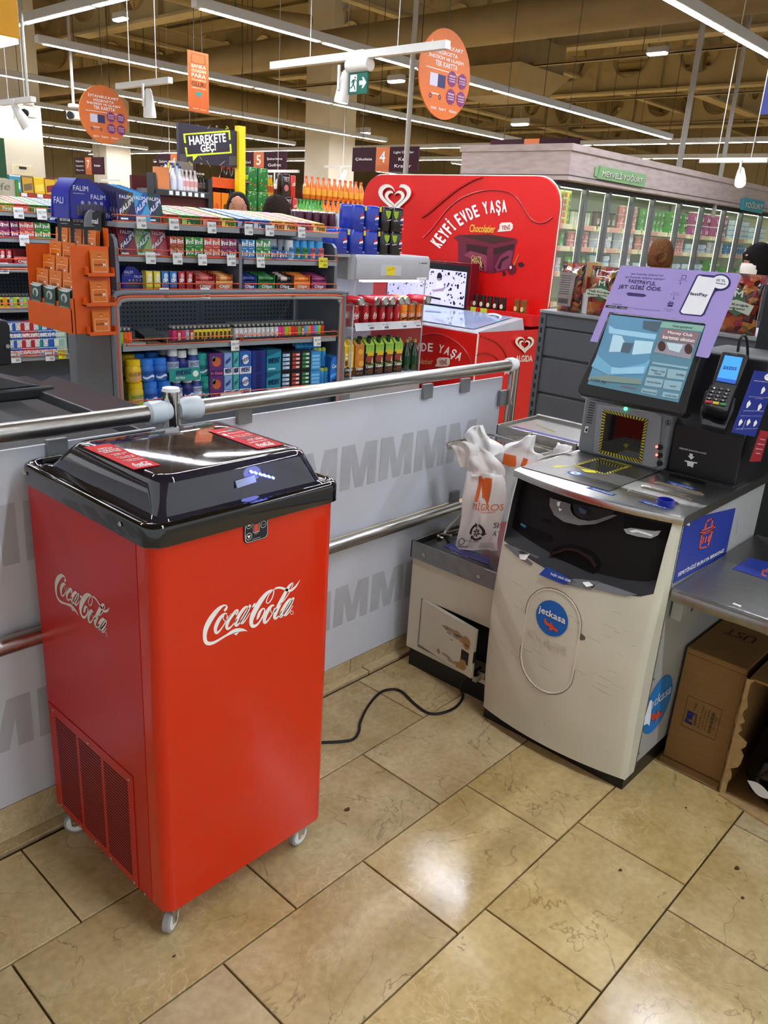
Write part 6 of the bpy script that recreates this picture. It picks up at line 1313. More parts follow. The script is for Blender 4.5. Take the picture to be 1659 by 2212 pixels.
for i, ((a, b), k) in enumerate(zip(spans, kinds)):
 a += .003; b -= .003; c1, c2 = TC[k]; w = b-a
 g = G(); Y0, Y1, Z0 = -.004, .44, 1.449
 g.hexa([(a, Y0, Z0), (b, Y0, Z0), (b, Y1, Z0), (a, Y1, Z0)], [(a, Y0, Z0+.030), (b, Y0, Z0+.030), (b, Y1, Z0+.075), (a, Y1, Z0+.075)])
 g.xf(lambda p: W(*p)); nm = TD[k]+' gum' if k != 'or' else TD[k]+(' gum beside the blue trays' if i == 6 else ' gum beside the pink tray')
 t = obj('gum_tray', g, [C(c1), C('w'), C('k'), C(c2)], label='sloping display tray of %s, top shelf' % nm, cat='tray', group='gum trays on the top shelf')
 g2 = G(); F = lambda u, v, e=.0015: W(a+w*u, Y0-e, Z0+.030*v)
 g2.poly([F(.0, 0, .0008), F(.5, 0, .0008), F(.3, 1, .0008), F(0, 1, .0008)], 3); g2.text('First', F(.25, .2), F(.9, .3), F(.25, .85), 2, .03)
 t2 = obj('tray_print', g2, [C(c1), C('w'), C('k'), C(c2)], t, sharp=0);
 for r in range(7):
  for c in range(2 if w > .085 else 1):
   n = 2 if w > .085 else 1; x = a+w*(c+.5)/n; y = Y0+.032+r*.058; z = Z0+.0312+(y-.026-Y0)/(Y1-Y0)*.045
   place('gum_'+k, W(x, y, z), CA, '%s pack in its top shelf tray, %s row, %s' % (nm.replace('amber and red tropical gum', 'amber gum'), nth(r+1), ('left', 'right')[c]), 'gum pack', TD[k]+' packs in the trays', tilt=math.atan(.045/.444), sc=(min(1, w/n/.066), 1, 1))
def rotate_fix(o): return o
# falım chewing gum cartons: packets leaning in fans
def falim(key, col, band, txt='#d8dce8'):
 b = B(.078, .012, .125, col); b.P([(0, .25), (.28, .08), (1, .72), (1, .98), (.75, 1)], band); b.T('FALIM', .08, .18, .95, .36, txt, .5, .04); b.T('FALIM', .18, .76, .84, .88, txt, 0, .02); b.R(.08, .04, .5, .10, txt); b.proto(key, 'gum_packet')
for k, c, d in (('fk', '#24204a', '#46402e'), ('fb', '#3d8fc0', '#1c4f9a'), ('fg', '#1e3a34', '#24305c'), ('fr', '#7a2430', '#35204c'), ('fl', '#7fa06a', '#2f6a3a'), ('fp', '#a84a58', '#8a2434')): falim(k, c, d)
def fan(key, q0, q1, y0, z, n, desc, shelf, dy=.024, tilt=-.30, d0=.0):
 x = (LX(q0)+LX(q1))/2
 for i in range(n): place(key, W(x-.004*i, y0+d0+i*dy, z+.004*i), CA-.04, '%s gum packet leaning on the %s, %s from the front' % (desc, shelf, nth(i+1)), 'gum packet', desc+' gum packets', tilt=tilt)
fan('fk', Z4(155,200), Z4(235,200), .03, 1.452, 9, 'navy and brown', 'top shelf'); fan('fb', Z4(245,200), Z4(340,200), .03, 1.452, 9, 'light blue', 'top shelf'); fan('fg', Z4(345,250), Z4(430,250), .03, 1.452, 2, 'dark green', 'top shelf')
fan('fr', Z4(150,450), Z4(250,450), .03, 1.306, 8, 'dark red', 'middle shelf'); fan('fl', Z4(265,450), Z4(360,450), .03, 1.306, 4, 'pale green', 'middle shelf'); fan('fp', Z4(365,460), Z4(470,460), .03, 1.306, 6, 'pink', 'middle shelf')
# big blue display carton at the left end
def carton_falim(O, s, label, cat='carton'):
 FB = mat('falim_blue', '#20268c', .35, var=.03); FD = mat('falim_dark', '#1a2058', .35)
 rt = local_root('gum_display', W(*O), CA+.15, label, cat)
 prof = [(-.01, 0), (0, .11), (.04, .165), (.10, .165), (.22, .075), (.24, .06), (.24, 0)]
 g = G(); q = lambda x, y, z: (x*s, y*s, z*s)
 g.prism([q(x, 0, z) for x, z in prof], (0, .006, 0)).prism([q(x, .14, z) for x, z in prof], (0, .006, 0)).box(*q(-.01, 0, 0), *q(.24, .146, .004)).prism([q(-.004, .0, .0), q(.0, .0, .11), q(.04, .0, .165), q(.046, 0, .165), q(.006, 0, .11), q(.004, 0, 0)], (0, .146*s, 0)).box(*q(.235, 0, 0), *q(.24, .146, .055))
 b = obj('carton', g, FB, rt)
 g = G(); t = lambda x, z: q(x, -.001, z)
 g.text('FALIM', t(.02, .115), t(.09, .115), t(.02, .135), 0, .03); g.text('FALIM', t(.10, .085), t(.17, .085), t(.10, .103), 0, .03); g.text('besteleriyle...', t(.02, .10), t(.075, .10), t(.02, .107), 0); g.text('FALIM', t(.17, .01), t(.23, .01), t(.17, .03), 0, .03)
 for i in range(9):
  a = .03+.016*i; zz = .05+.014*math.sin(i*.4); g.poly([t(a, .015), t(a+.013, .015), t(a+.013, zz), t(a+.006, zz+.012), t(a, zz)], 1)
 for i in range(4): g.poly([t(.06+.03*i+.008*math.cos(k), .068+.008*math.sin(k)) for k in [j*math.pi/4 for j in range(8)]], 2)
 for zz in (.115,): g.v, g.f, g.m = g.v, g.f, g.m
 sl = lambda v, z: q(-.0025-.008*(1-z/.11), .02+.1*v, z); g.text('FALI', sl(1, .06), sl(.2, .06), sl(1, .085), 0, .03)
 obj('carton_print', g, [C('#c4c8e4'), C('#4a4450'), C('#9aa0c8')], b, sharp=0)
 return rt
carton_falim((-.155, .08, 1.449), 1.0, 'big dark blue gum display carton at the left end of the top shelf')
FX = ((.03, '#b89a6a'), (.06, '#7a5a34'), (.10, '#b08a52'), (.14, '#24204a'))
for i, (dx, c) in enumerate(FX):
 b = B(.075, .010, .115, c); b.R(.1, .1, .9, .3, '#d8b43a').T('FALIM', .1, .5, .9, .65, 'w'); b.proto('fx%d' % i, 'gum_packet'); place('fx%d' % i, W(-.15+dx+.02, .13+.01*i, 1.458), CA+1.2, '%s packet standing inside the big blue gum display carton' % ('kraft brown', 'dark brown', 'tan', 'navy')[i], 'gum packet', tilt=-.12)
# middle shelf boxes (two wide, two high) and tubs
def first_box(key, w, h, col, col2, text='First', name='gum_box'):
 b = B(w, .10, h, col, None, col2); b.P([(0, .2), (.22, .5), (0, .95)], '#e8ece4'); b.T(text, .12, .30, .9, .72, 'w', .08, .04); b.D(.78, .78, .14, .2, col2); b.R(.05, .04, .7, .1, col2); b.proto(key, name)
MID = [('wm2', (478, 575), '#b23a2c', '#5f9a34', 'red and green watermelon'), ('gr2', (585, 708), '#2c8038', '#a8cf6a', 'green mint'), ('st2', (712, 825), '#c0453c', '#e39a86', 'strawberry red'), ('pu2', (828, 938), '#7a2350', '#b04a78', 'purple berry'), ('bl2', (970, 1062), '#2a7cc0', '#bfe0f0', 'blue mint'), ('wg2', (1068, 1170), '#2f8a44', '#dfe8da', 'white and green mint'), ('nb2', (1172, 1290), '#2c4f96', '#9cc0e0', 'navy blue')]
for k, (a, b), c1, c2, d in MID:
 w = LX(Z4(b, 560))-LX(Z4(a, 560)); w2 = w/2-.002; first_box(k, w2, .045, c1, c2)
 for i in range(2):
  for j in range(2 if k != 'nb2' else 1):
   place(k, W(LX(Z4(a, 560))+w*(i+.5)/2, .058, 1.306+j*.0465), CA, '%s gum box on the middle shelf, %s %s' % (d, ('lower', 'upper')[j], ('left of four', 'right of four')[i]), 'gum box', d+' gum boxes')
def tub(key, w, h, col, c2, n):
 g = G(); pr = [(.0, 0), (.92, 0), (1., .06), (1., .74), (.94, .80), (.96, .82), (.96, .98), (.9, 1.)]
 g.loft([[(w/2*r*math.cos(t), .028*r*math.sin(t), h*z) for t in [2*math.pi*i/14 for i in range(14)]] for r, z in pr[1:]], [0, 0, 0, 1, 1, 1, 1][:6] if False else 0)
 F = lambda u, v: A((-w/2+w*u, -.0292, h*v)); g.poly([F(.15, .1), F(.85, .1), F(.85, .66), F(.15, .66)], 2); g.text('60', F(.5, .14), F(.85, .14), F(.5, .34), 3, .04); g.text('First', F(.16, .4), F(.84, .44), F(.16, .6), 4, .04)
 g.v = g.v; proto_mesh(key, 'gum_tub', g, [C(col), C('#3f9fe0'), C(c2), C('w'), C('k')])
TUBS = [((1295, 1345), '#e6ecf0', '#5aa0d8', 'white and blue'), ((1345, 1385), '#3f9fe0', '#2c7a44', 'blue and green'), ((1388, 1440), '#3f9fe0', '#2e8a3c', 'blue with green leaf'), ((1442, 1490), '#44a4e4', '#c05c6a', 'blue with pink fruit'), ((1492, 1550), '#44a4e4', '#c8606a', 'blue with red berries')]
for i, ((a, b), c1, c2, d) in enumerate(TUBS):
 x0, x1 = LX(Z4(a, 570)), LX(Z4(b, 570)); tub('tub%d' % i, x1-x0-.002, .098, c1, c2, d)
 for j in range(2): place('tub%d' % i, W((x0+x1)/2, .045+.065*j, 1.306), CA, '%s gum tub on the middle shelf, %s row' % (d, ('front', 'second')[j]), 'gum tub')
for i in range(3): place('tub0', W(LX(Z4(1200+i*36, 560)), .13, 1.306), CA, 'white and blue gum tub standing behind the navy blue boxes, %s from the left' % nth(i+1), 'gum tub', 'gum tubs behind the boxes')
# ledge products
carton_falim((.045, .04, 1.157), .62, 'small dark gum display carton with slanted side on the ledge')
def olips(key, w, col, c2, h=.085):
 b = B(w, .05, h, col, None, c2); b.R(0, 0, 1, .2, '#8a2a30' if col != '#e2d24a' else '#b8a024'); b.T('Olips', .18, .28, .18+.5, .85, 'w', .15, .04) if w > .05 else b.T('Olips', .15, .35, .85, .62, 'w', .1, .05); b.D(.6, .78, .3, .14, c2); b.proto(key, 'sweet_box')
for k, a, b, c1, c2, d in (('oy', 318, 360, '#e2d24a', '#f0ead0', 'yellow'), ('oy', 372, 415, '#e2d24a', '#f0ead0', 'yellow'), ('ob', 425, 472, '#2f6fb8', '#bcd8ee', 'blue'), ('ob', 482, 528, '#2f6fb8', '#bcd8ee', 'blue'), ('or_', 540, 582, '#a8242c', '#e0a8a0', 'red'), ('or_', 595, 638, '#a8242c', '#e0a8a0', 'red')):
 x0, x1 = LX(Z4(a, 740)), LX(Z4(b, 740))
 if k not in PROTO: olips(k, x1-x0, c1, c2)
 place(k, W((x0+x1)/2, .04, 1.157), CA, 'slim %s sweet box on the ledge, %s of its pair' % (d, 'left' if a in (318, 425, 540) else 'right'), 'sweet box', 'slim sweet boxes on the ledge')
 b_ = B(x1-x0+.012, .07, .022, '#b89a3a' if k == 'oy' else ('#27509a' if k == 'ob' else '#8a2026')); b_.T('Olips', .2, .2, .8, .8, 'w'); b_.proto('tray'+str(a), 'sweet_tray');
ROLLS = [((645, 780), '#a02a30', '#c86a60', 'dark red'), ((785, 905), '#b8602c', '#e0a860', 'orange brown'), ((968, 1070), '#28408e', '#1c2c6c', 'royal blue'), ((1078, 1198), '#2c8038', '#1d5c2a', 'leaf green'), ((1205, 1315), '#2a2a30', '#17171c', 'black'), ((1325, 1438), '#d9702a', '#e88a3a', 'bright orange'), ((1445, 1550), '#7a2858', '#9a3a70', 'plum purple')]
for i, ((a, b), c1, c2, d) in enumerate(ROLLS):
 x0, x1 = LX(Z4(a, 740)), LX(Z4(b, 740)); w = x1-x0-.004; key = 'rl%d' % i
 b = B(w, .12, .045, c1, None, c2); b.T('Olips', .2, .2, .8, .62, 'w', 0, .04); b.D(.75, .7, .2, .25, c2); b.P([(0, .6), (1, .85), (1, 1), (0, 1)], c2)
 for s_ in (-1, 1): b.box(s_*w/2-.001*s_, -.06, .045, s_*w/2-.004*s_, .06, .075, b.mi(c1))
 b.box(-w/2, .057, .045, w/2, .06, .085, b.mi(c1)); b.proto(key, 'sweet_display'); rt = place(key, W((x0+x1)/2, .062, 1.157), CA, '%s sweet display carton on the ledge with rolls on top' % d, 'carton', 'sweet displays on the ledge')
 g = G().cyl((-w*.44, 0, 0), (w*.44, 0, 0), .011, n=10); g.cyl((-w*.2, 0, 0), (w*.2, 0, 0), .0113, n=10, mi=1); proto_mesh('roll%d' % i, 'sweet_roll', g, [C(c1), C('#c9b8a8' if c1 == '#2a2a30' else c2)])
 for r in range(4): place('roll%d' % i, W((x0+x1)/2, .018+.026*r, 1.2135+.006*r), CA, '%s sweet roll in its display carton, %s from the front' % (d, nth(r+1)), 'sweet roll', d+' sweet rolls')
# lighters on the lower shelf
def lighter(key, col, c2=None):
 g = G(); w, d = .0125, .0068
 E = lambda r, z: [(w*r*math.cos(t), d*r*math.sin(t), z) for t in [2*math.pi*i/10 for i in range(10)]]
 g.loft([E(.94, 0), E(1, .003), E(1, .058), E(.97, .060)], 0); g.loft([E(.96, .060), E(.96, .068)], 1); g.loft([[(x*.8-.002, y*.85, z) for x, y, z in E(1, q)] for q in (.068, .080)], 2); g.cyl((.006, -.005, .072), (.006, .005, .072), .004, n=6, mi=1)
 if c2:
  F = lambda u, v: A((w*u, -d*.98-.0006, .060*v)); g.poly([F(-.5, .2), F(.5, .2), F(.5, .8), F(-.5, .8)], 3); g.poly([F(-.3, .35), F(.3, .5), F(.0, .7)], 4)
 proto_mesh(key, 'lighter', g, [C(col), C('#26262a'), STEEL, C(c2 or col), C('#8a3a2a')])
LC = {'lime': '#8fc02a', 'orange': '#e0571e', 'pink': '#d8347c', 'red': '#cc2a1c', 'sky blue': '#4a9fd8', 'amber': '#d98a1c', 'green': '#5aa83a', 'white': '#c9ccce', 'magenta': '#c42a6a', 'yellow': '#d8c23a', 'grey': '#8a98a4', 'crimson': '#a8303a'}
for k, c in LC.items(): lighter('li_'+k, c, {'yellow': '#3a2c1c', 'grey': '#b8c8d4', 'crimson': '#e0c8b8', 'white': '#e4e6e8'}.get(k))
def lrow(px0, px1, py, n, cols, rows, where, dz=0., pitch=.0165):
 for i in range(n):
  x = LX(Z5(px0+(px1-px0)*(i/(n-1) if n > 1 else 0), py)); c = cols[i % len(cols)]
  for r in range(rows): place('li_'+c, W(x, .012+r*pitch, .914+dz), CA, '%s lighter %s, %s from left, %s row' % (c, where, nth(i+1), ('front', 'second', 'third', 'fourth', 'fifth', 'sixth')[r]), 'lighter', 'lighters '+where)
lrow(133, 190, 390, 3, ['lime', 'orange', 'orange'], 3, 'at the left end of the shelf')
lrow(490, 850, 380, 14, ['magenta', 'crimson', 'magenta', 'grey', 'crimson', 'yellow', 'yellow', 'yellow', 'yellow', 'yellow', 'yellow', 'yellow', 'yellow', 'yellow'], 3, 'with printed pictures')
lrow(900, 1165, 380, 10, ['white'], 6, 'in the white tray')
lrow(1185, 1470, 365, 14, ['pink', 'pink', 'lime', 'amber', 'red', 'red', 'green', 'crimson', 'sky blue', 'amber', 'pink', 'sky blue', 'lime', 'red'], 6, 'in the mixed colour tray')
for a, b, c, d, t in ((138, 290, '#9a9a9c', .05, 'flat clear tray under the lime lighters'), (300, 430, '#6a4a2a', .10, 'flat wooden lighter tray'), (385, 478, '#2a4a34', .10, 'flat dark green lighter tray'), (480, 860, '#2a2320', .06, 'printed black tray under the picture lighters'), (885, 1175, '#3a3236', .11, 'printed dark tray under the white lighters'), (1178, 1480, '#33282a', .11, 'printed dark tray under the mixed colour lighters')):
 x0, x1 = LX(Z5(a, 400)), LX(Z5(b, 400)); bb_ = B(x1-x0, d, .0016 if a > 470 else .012, c); key = 'tr%d' % a; bb_.proto(key, 'lighter_tray'); place(key, W((x0+x1)/2, d/2-.004, .912), CA, t, 'tray')
 if a > 470:
  g = G().box(x0, -.010, .912, x1, -.0085, .930).xf(lambda p: W(*p)); obj('tray_front', g, C(c), label=t.replace('tray', 'tray front lip'), cat='tray')
x0, x1 = LX(Z5(315, 350)), LX(Z5(440, 350)); g = G().hexa([(x0, .05, .925), (x1, .05, .925), (x1, .16, .925), (x0, .16, .925)], [(x0, .06, .945), (x1, .05, .945), (x1, .16, .97), (x0, .16, .965)]).xf(lambda p: W(*p)); obj('lighter_box', g, BLACKP, label='empty black lighter box lying behind the wooden tray', cat='box', bevel=.002)
# bottom shelf: gum jars, cartons and blister packs
def jar(key, col, capc, lab, text, r=.037, h=.105, bottle=False):
 g = G(); n = 18
 pr = [(r*.92, 0, 0), (r, .006, 0), (r, h*.62, 0), (r*.88, h*.70, 0), (r*.86, h*.72, 1), (r*.93, h*.725, 1), (r*.93, h*.97, 1), (r*.82, h, 1)] if not bottle else [(r*.86, 0, 0), (r*.9, .006, 0), (r*.9, h*.52, 0), (r*.6, h*.66, 0), (r*.6, h*.70, 1), (r*.70, h*.71, 1), (r*.70, h*.97, 1), (r*.62, h, 1)]
 R = [[(q*math.cos(t), q*math.sin(t), z) for t in [2*math.pi*i/n for i in range(n)]] for q, z, _ in pr]; g.loft(R, [p[2] for p in pr])
 rr_ = pr[2][0]+.0008; cyl = lambda a, z: A((rr_*math.sin(a), -rr_*math.cos(a), z)); z0, z1 = h*.06, h*.5
 g.loft([[cyl(a, z) for a in [(-1.4+2.8*i/12) for i in range(13)]] for z in (z0, z1)], 2, closed=False, caps=False)
 v, f, _ = glyphs(text); rr_ += .0006; g.add([cyl(-1.0+2.0*p[0], z0+(z1-z0)*(.5+.34*p[1]+.10*p[0])) for p in v], f, 3)
 g.loft([[cyl(a, h*(.16+.05*math.sin(4*a))+d) for a in [(-.8+1.6*i/8) for i in range(9)]] for d in (0, .010)], 4, closed=False, caps=False)
 proto_mesh(key, 'gum_jar', g, [C(col), C(capc), C(lab), C('#16206a'), C('#d08a9c' if col == '#d8b422' else '#cfe0ee')])
jar('jy', '#d8b422', '#e0bc14', '#d0ac26', 'VIVIDENT'); jar('jb', '#2468c4', '#2c78d8', '#2a62b8', 'VIVIDENT'); jar('jw', '#2a3f8c', '#dfe6ea', '#b8c8e0', 'VIVIDENT', .034, .125, True); jar('jt', '#1f9a94', '#27a8a0', '#1c8a8a', 'VIVIDENT', .035, .11); jar('jn', '#222a6c', '#e2e6ea', '#2c3684', 'VIVIDENT', .036, .118, True); jar('jp', '#d8b422', '#e0bc14', '#b8c23a', 'VIVIDENT')
BZ = .633
def jars(key, px, py, d, lev, desc): place(key, W(LX(Z5(px, py), d), d, BZ+lev), CA+.1*math.sin(px), desc, 'gum jar', 'gum jars on the bottom shelf')
for px, d, lev, k, t in ((222, .03, 0, 'jp', 'lower yellow jar at the left front'), (318, .035, 0, 'jb', 'lower blue jar beside the yellow ones'), (410, .035, 0, 'jb', 'lower blue jar second from the yellow ones'), (492, .035, 0, 'jw', 'lower white capped blue bottle'), (565, .04, 0, 'jn', 'lower navy bottle'), (625, .04, 0, 'jw', 'lower white capped bottle beside the teal jar'), (690, .04, 0, 'jt', 'lower teal jar'),
 (208, .03, .107, 'jy', 'upper yellow jar at the left front'), (295, .035, .107, 'jb', 'upper blue jar beside the yellow one'), (380, .035, .107, 'jb', 'upper blue jar under the white bottles'), (470, .045, .127, 'jw', 'upper white capped bottle above the teal carton'), (530, .06, .12, 'jn', 'upper navy bottle with white cap'), (605, .05, .127, 'jw', 'upper white capped bottle left of the teal jar'), (665, .05, .112, 'jt', 'upper teal jar')):
 jars(k, px, 760 if lev == 0 else 650, d, lev, 'gum jar: '+t+', bottom shelf')
for i, (px, d, k, t) in enumerate(((170, .11, 'jy', 'yellow'), (235, .12, 'jb', 'blue'), (330, .14, 'jb', 'blue'), (325, .21, 'jn', 'white capped navy'), (370, .19, 'jn', 'white capped navy'), (415, .16, 'jn', 'white capped navy'), (450, .28, 'jn', 'white capped navy'), (500, .24, 'jt', 'teal'), (540, .20, 'jn', 'white capped navy'), (590, .17, 'jt', 'teal'))):
 jars(k, px, 560, d, .12, '%s gum jar, upper layer behind the front row, %s from left' % (t, nth(i+1))); jars(k, px, 560, d, 0, '%s gum jar, lower layer behind the front row, %s from left' % (t, nth(i+1)))
x0, x1 = LX(Z5(445, 650)), LX(Z5(648, 650)); b = B(x1-x0, .004, .062, '#1f8f8a'); b.T('VIVIDENT', .2, .42, .72, .82, '#16306a', .06, .04).T('EXTRA', .2, .16, .5, .34, 'w').D(.85, .5, .1, .25, '#d8ece8'); b.proto('teal_card', 'gum_card'); place('teal_card', W((x0+x1)/2, -.004, BZ+.100), CA, 'teal gum sign board standing before the white capped bottles', 'card')
def cart(key, w, d, h, col, top, fn): b = B(w, d, h, col, None, top); fn(b); b.proto(key, 'gum_carton')
def viv(b, c2='#dfe6ee', t='VIVIDENT', k='#16206a'): b.R(0, 0, 1, .32, c2).T(t, .1, .06, .9, .27, k, .03, .04)
def pods(b, cs, n=4, c2='k'):
 for i in range(n): b.R(.12, .12+i*.84/n, .88, .12+(i+.72)*.84/n, cs).R(.5, .15+i*.84/n, .84, .12+(i+.55)*.84/n, '#d8dde2', .0012)
CART = [((710, 800), '#5a2470', '#3a2a6a', 'purple fruit', lambda b: (b.D(.5, .62, .34, .22, '#b8603a'), b.R(0, 0, 1, .24, '#2a1c5a'), b.T('5+ Global', .06, .05, .94, .18, '#e06a9c'), b.D(.3, .75, .12, .12, '#4a9a3a'))),
 ((802, 862), '#3f74b8', '#cfd8e4', 'light blue mint', lambda b: (b.R(.1, .35, .9, .98, '#7fa4d4'), b.T('VIVIDENT', .2, .45, .8, .62, '#16206a', .2), viv(b))),
 ((864, 905), '#1f8f8a', '#8fc8c0', 'teal mint', lambda b: (b.R(.1, .35, .9, .98, '#49aaa4'), b.T('DENT', .2, .45, .8, .62, '#16206a', .2), viv(b))),
 ((907, 985), '#2a5cb0', '#5f86c8', 'blue tooth', lambda b: (b.D(.5, .65, .3, .22, '#dfe6ee'), b.T('VIVIDENT', .1, .45, .9, .62, '#16206a', .2), viv(b))),
 ((988, 1080), '#1c2f80', '#20306c', 'navy open', lambda b: [b.R(.3, .06+i*.075, .7, .105+i*.075, '#0f1846') for i in range(12)]),
 ((1085, 1180), '#1f86a0', '#2a7f96', 'turquoise', lambda b: (b.P([(0, .7), (1, .95), (1, 1), (0, 1)], '#0f5a74'), b.T('VIVIDENT', .08, .36, .92, .6, '#10204a', .05, .04), b.R(.1, .1, .6, .16, '#bfe0e6')))]
for i, ((a, b), c1, c2, d, fn) in enumerate(CART):
 x0, x1 = LX(Z5(a, 700)), LX(Z5(b, 700)); key = 'ct%d' % i; cart(key, x1-x0-.002, .17, .112, c1, c2, fn)
 for lev in range(2):
  for r in range(2): place(key, W((x0+x1)/2, .075+r*.175, BZ+lev*.113), CA, '%s gum carton, %s layer, %s row of the bottom shelf' % (d, ('lower', 'upper')[lev], ('front', 'back')[r]), 'carton', 'gum cartons on the bottom shelf')
for i, (a, b, c, d) in enumerate(((1188, 1238, '#8fb4d8', 'pale blue'), (1252, 1305, '#b03a34', 'red'), (1318, 1368, '#2f7f4a', 'green'))):
 x0, x1 = LX(Z5(a-5, 680)), LX(Z5(b+6, 680)); key = 'pd%d' % i; bb_ = B(x1-x0-.001, .20, .105, '#121318', None, '#1c1e24'); pods(bb_, c); bb_.proto(key, 'gum_dispenser')
 for lev in range(2): place(key, W((x0+x1)/2, .09, BZ+lev*.107), CA, 'black dispenser box with %s gum sleeves, %s of two' % (d, ('lower', 'upper')[lev]), 'dispenser')
x0, x1 = LX(Z5(1378, 680)), LX(Z5(1440, 680)); bb_ = B(x1-x0, .08, .10, '#2f86cc', None, '#54a4dc'); [bb_.R(.1, .1+i*.2, .9, .24+i*.2, '#6fb6e4') for i in range(4)]; bb_.proto('bls', 'gum_blister')
for lev in range(2): place('bls', W((x0+x1)/2, .03, BZ+lev*.103), CA, 'light blue gum blister carton, %s of two' % ('lower', 'upper')[lev], 'carton')
g = G().loft([[(r*math.cos(t), r*math.sin(t), z) for t in [2*math.pi*i/12 for i in range(12)]] for r, z in ((.013, 0), (.0145, .003), (.0145, .085), (.014, .088))], 0).loft([[(r*math.cos(t), r*math.sin(t), z) for t in [2*math.pi*i/12 for i in range(12)]] for r, z in ((.0148, .088), (.0148, .100), (.010, .106))], 1)
v, f, _ = glyphs('VIVIDENT'); g.add([(.0152*math.sin(-.5+p[1]), -.0152*math.cos(-.5+p[1]), .012+.065*p[0]) for p in v], f, 2); proto_mesh('tube', 'gum_tube', g, [C('#3a9ad8'), C('#a8b83a'), C('#123a7a')])
for i in range(12):
 x = LX(Z5(1330+(i % 6)*27 if i < 6 else 1445+(i % 3)*28, 620 if i < 6 else 680)); place('tube', W(x, .045 if i < 6 else .02+.03*(i//9), BZ+(.215 if i < 6 else .0+.107*((i//9) if i >= 9 else 0))), CA, 'blue gum tube with green cap, %s' % ('%s of six lying on top of the blister cartons' % nth(i+1) if i < 6 else '%s standing beside the blister cartons' % nth(i-5)), 'gum tube', 'blue gum tubes', tilt=-.7 if i < 6 else -.05)
x0, x1 = LX(Z5(1505, 660)), LX(Z5(1592, 660)); bb_ = B(x1-x0, .09, .17, '#1f6cc8', '#1a58a8', '#3a90e0'); bb_.T('Coolers', .1, .62, .8, .74, 'w', .05).T('VIVIDENT', .1, .12, .9, .26, '#0f1c5a', .03, .04).P([(0, .4), (1, .6), (1, .5), (0, .3)], '#4aa4ec').P([(0, .8), (.2, 1), (0, 1)], '#123f86'); bb_.proto('vbox', 'gum_display'); place('vbox', W((x0+x1)/2, .03, BZ), CA, 'tall bright blue gum display carton at the right end of the bottom shelf', 'carton')
# ------------------------------------------------------------------ orange gift card tower on the gondola's left end
RK = root('gift_card_rack', (1.78, 3.56, .98), 'orange gift card tower hung on the left end of the candy gondola', 'display rack')
RO = mat('rack_orange', '#d2560f', .45, var=.04); CARDO = mat('card_orange', '#cc6a14', .4, var=.04)
rx0, rx1, ry0, ry1 = 1.690, 1.868, 3.36, 3.775
g = G().box(rx0, ry0, .985, rx1, ry0+.004, 1.345).box(rx1-.004, ry0, .985, rx1, ry1, 1.42).box(rx0, ry0, .98, rx1, ry1, .985).box(rx0, ry0, .985, rx0+.004, ry1, 1.10).box(rx0, ry1-.004, .985, rx1, ry1, 1.33)
for i, (z, x) in enumerate(((1.16, .035), (1.225, .07), (1.285, .105), (1.345, .14))): g.box(rx0+x, ry0+.004, z-.055, rx0+x+.003, ry1-.004, z).box(rx0+x-.035, ry0+.004, z-.06, rx0+x, ry1-.004, z-.057)
obj('rack_body', g, RO, RK)
fy = lambda x, y, e=0.: PY(x*.2532, 360+y*.2532, ry0-e)
for i, (a, b, c, d) in enumerate((((718,930),(945,930),(940,900),(720,905)), ((705,1185),(955,1185),(945,1155),(715,1160)), ((735,1435),(960,1430),(950,1405),(745,1408)))):
 zb = fy(*a)[2]; x0, x1 = fy(*a)[0], fy(*b)[0]; z1 = zb+.03
 obj('rack_pocket', G().box(x0, ry0-.035, zb, x1, ry0, zb+.004).box(x0, ry0-.037, zb, x1, ry0-.034, z1-.016).box(x0, ry0-.035, zb, x0+.003, ry0, z1+.006).box(x1-.003, ry0-.035, zb, x1, ry0, z1+.006), RO, RK)
 b_ = B(.080, .003, .093, '#cc6a14', None, '#e0a070'); b_.R(.38, .86, .62, .885, '#7a3408').R(.42, .80, .58, .82, '#e8d0b0')
 for q in ((.10, .12, .90, .135), (.10, .66, .90, .675), (.10, .12, .115, .675), (.885, .12, .9, .675)): b_.R(*q, '#ecdcc4')
 b_.T('Hediye', .18, .34, .64, .50, '#2a1408', .02, .0).T('M', .67, .36, .82, .50, 'w', 0, .05); b_.proto('gift', 'gift_card')
 for k in range(3): place('gift', ((x0+x1)/2+.003*k, ry0-.026+.009*k, zb+.006+.003*k), 0, 'orange gift card in the %s right pocket, %s from the front' % (('top', 'middle', 'bottom')[i], nth(k+1)), 'gift card', 'gift cards in the right pockets', tilt=-.06)
for t in range(4):
 z, x = ((1.165, .02), (1.225, .055), (1.285, .09), (1.345, .125))[t]
 for c in range(3):
  for k in range(3):
   if t == 0 and k == 2: continue
   place('gift', (rx0+x+.004+.008*k, ry0+.085+c*.125, z-.04), -math.pi/2, 'orange gift card, rack step %s, %s column from right, %s from front' % (('one', 'two', 'three', 'four')[t], nth(c+1), nth(k+1)), 'gift card', 'gift cards on the rack steps', tilt=-.08, sc=(1.42, 1, 1.1))
b_ = B(.080, .002, .118, '#233f3a', None, '#c8d0cc'); b_.R(0, .0, 1, .05, '#d4d8d6').R(.55, .08, .95, .2, '#e4e6e4').D(.5, .72, .28, .16, '#9fb0ac').D(.45, .68, .14, .12, '#2c3c48').R(.1, .4, .9, .44, '#7a8c88').R(.6, .11, .9, .17, 'k').P([(.0, .98), (.3, .93), (.7, .93), (1, .98), (1, 1), (0, 1)], '#c0cac8'); b_.proto('gcard', 'gift_card')
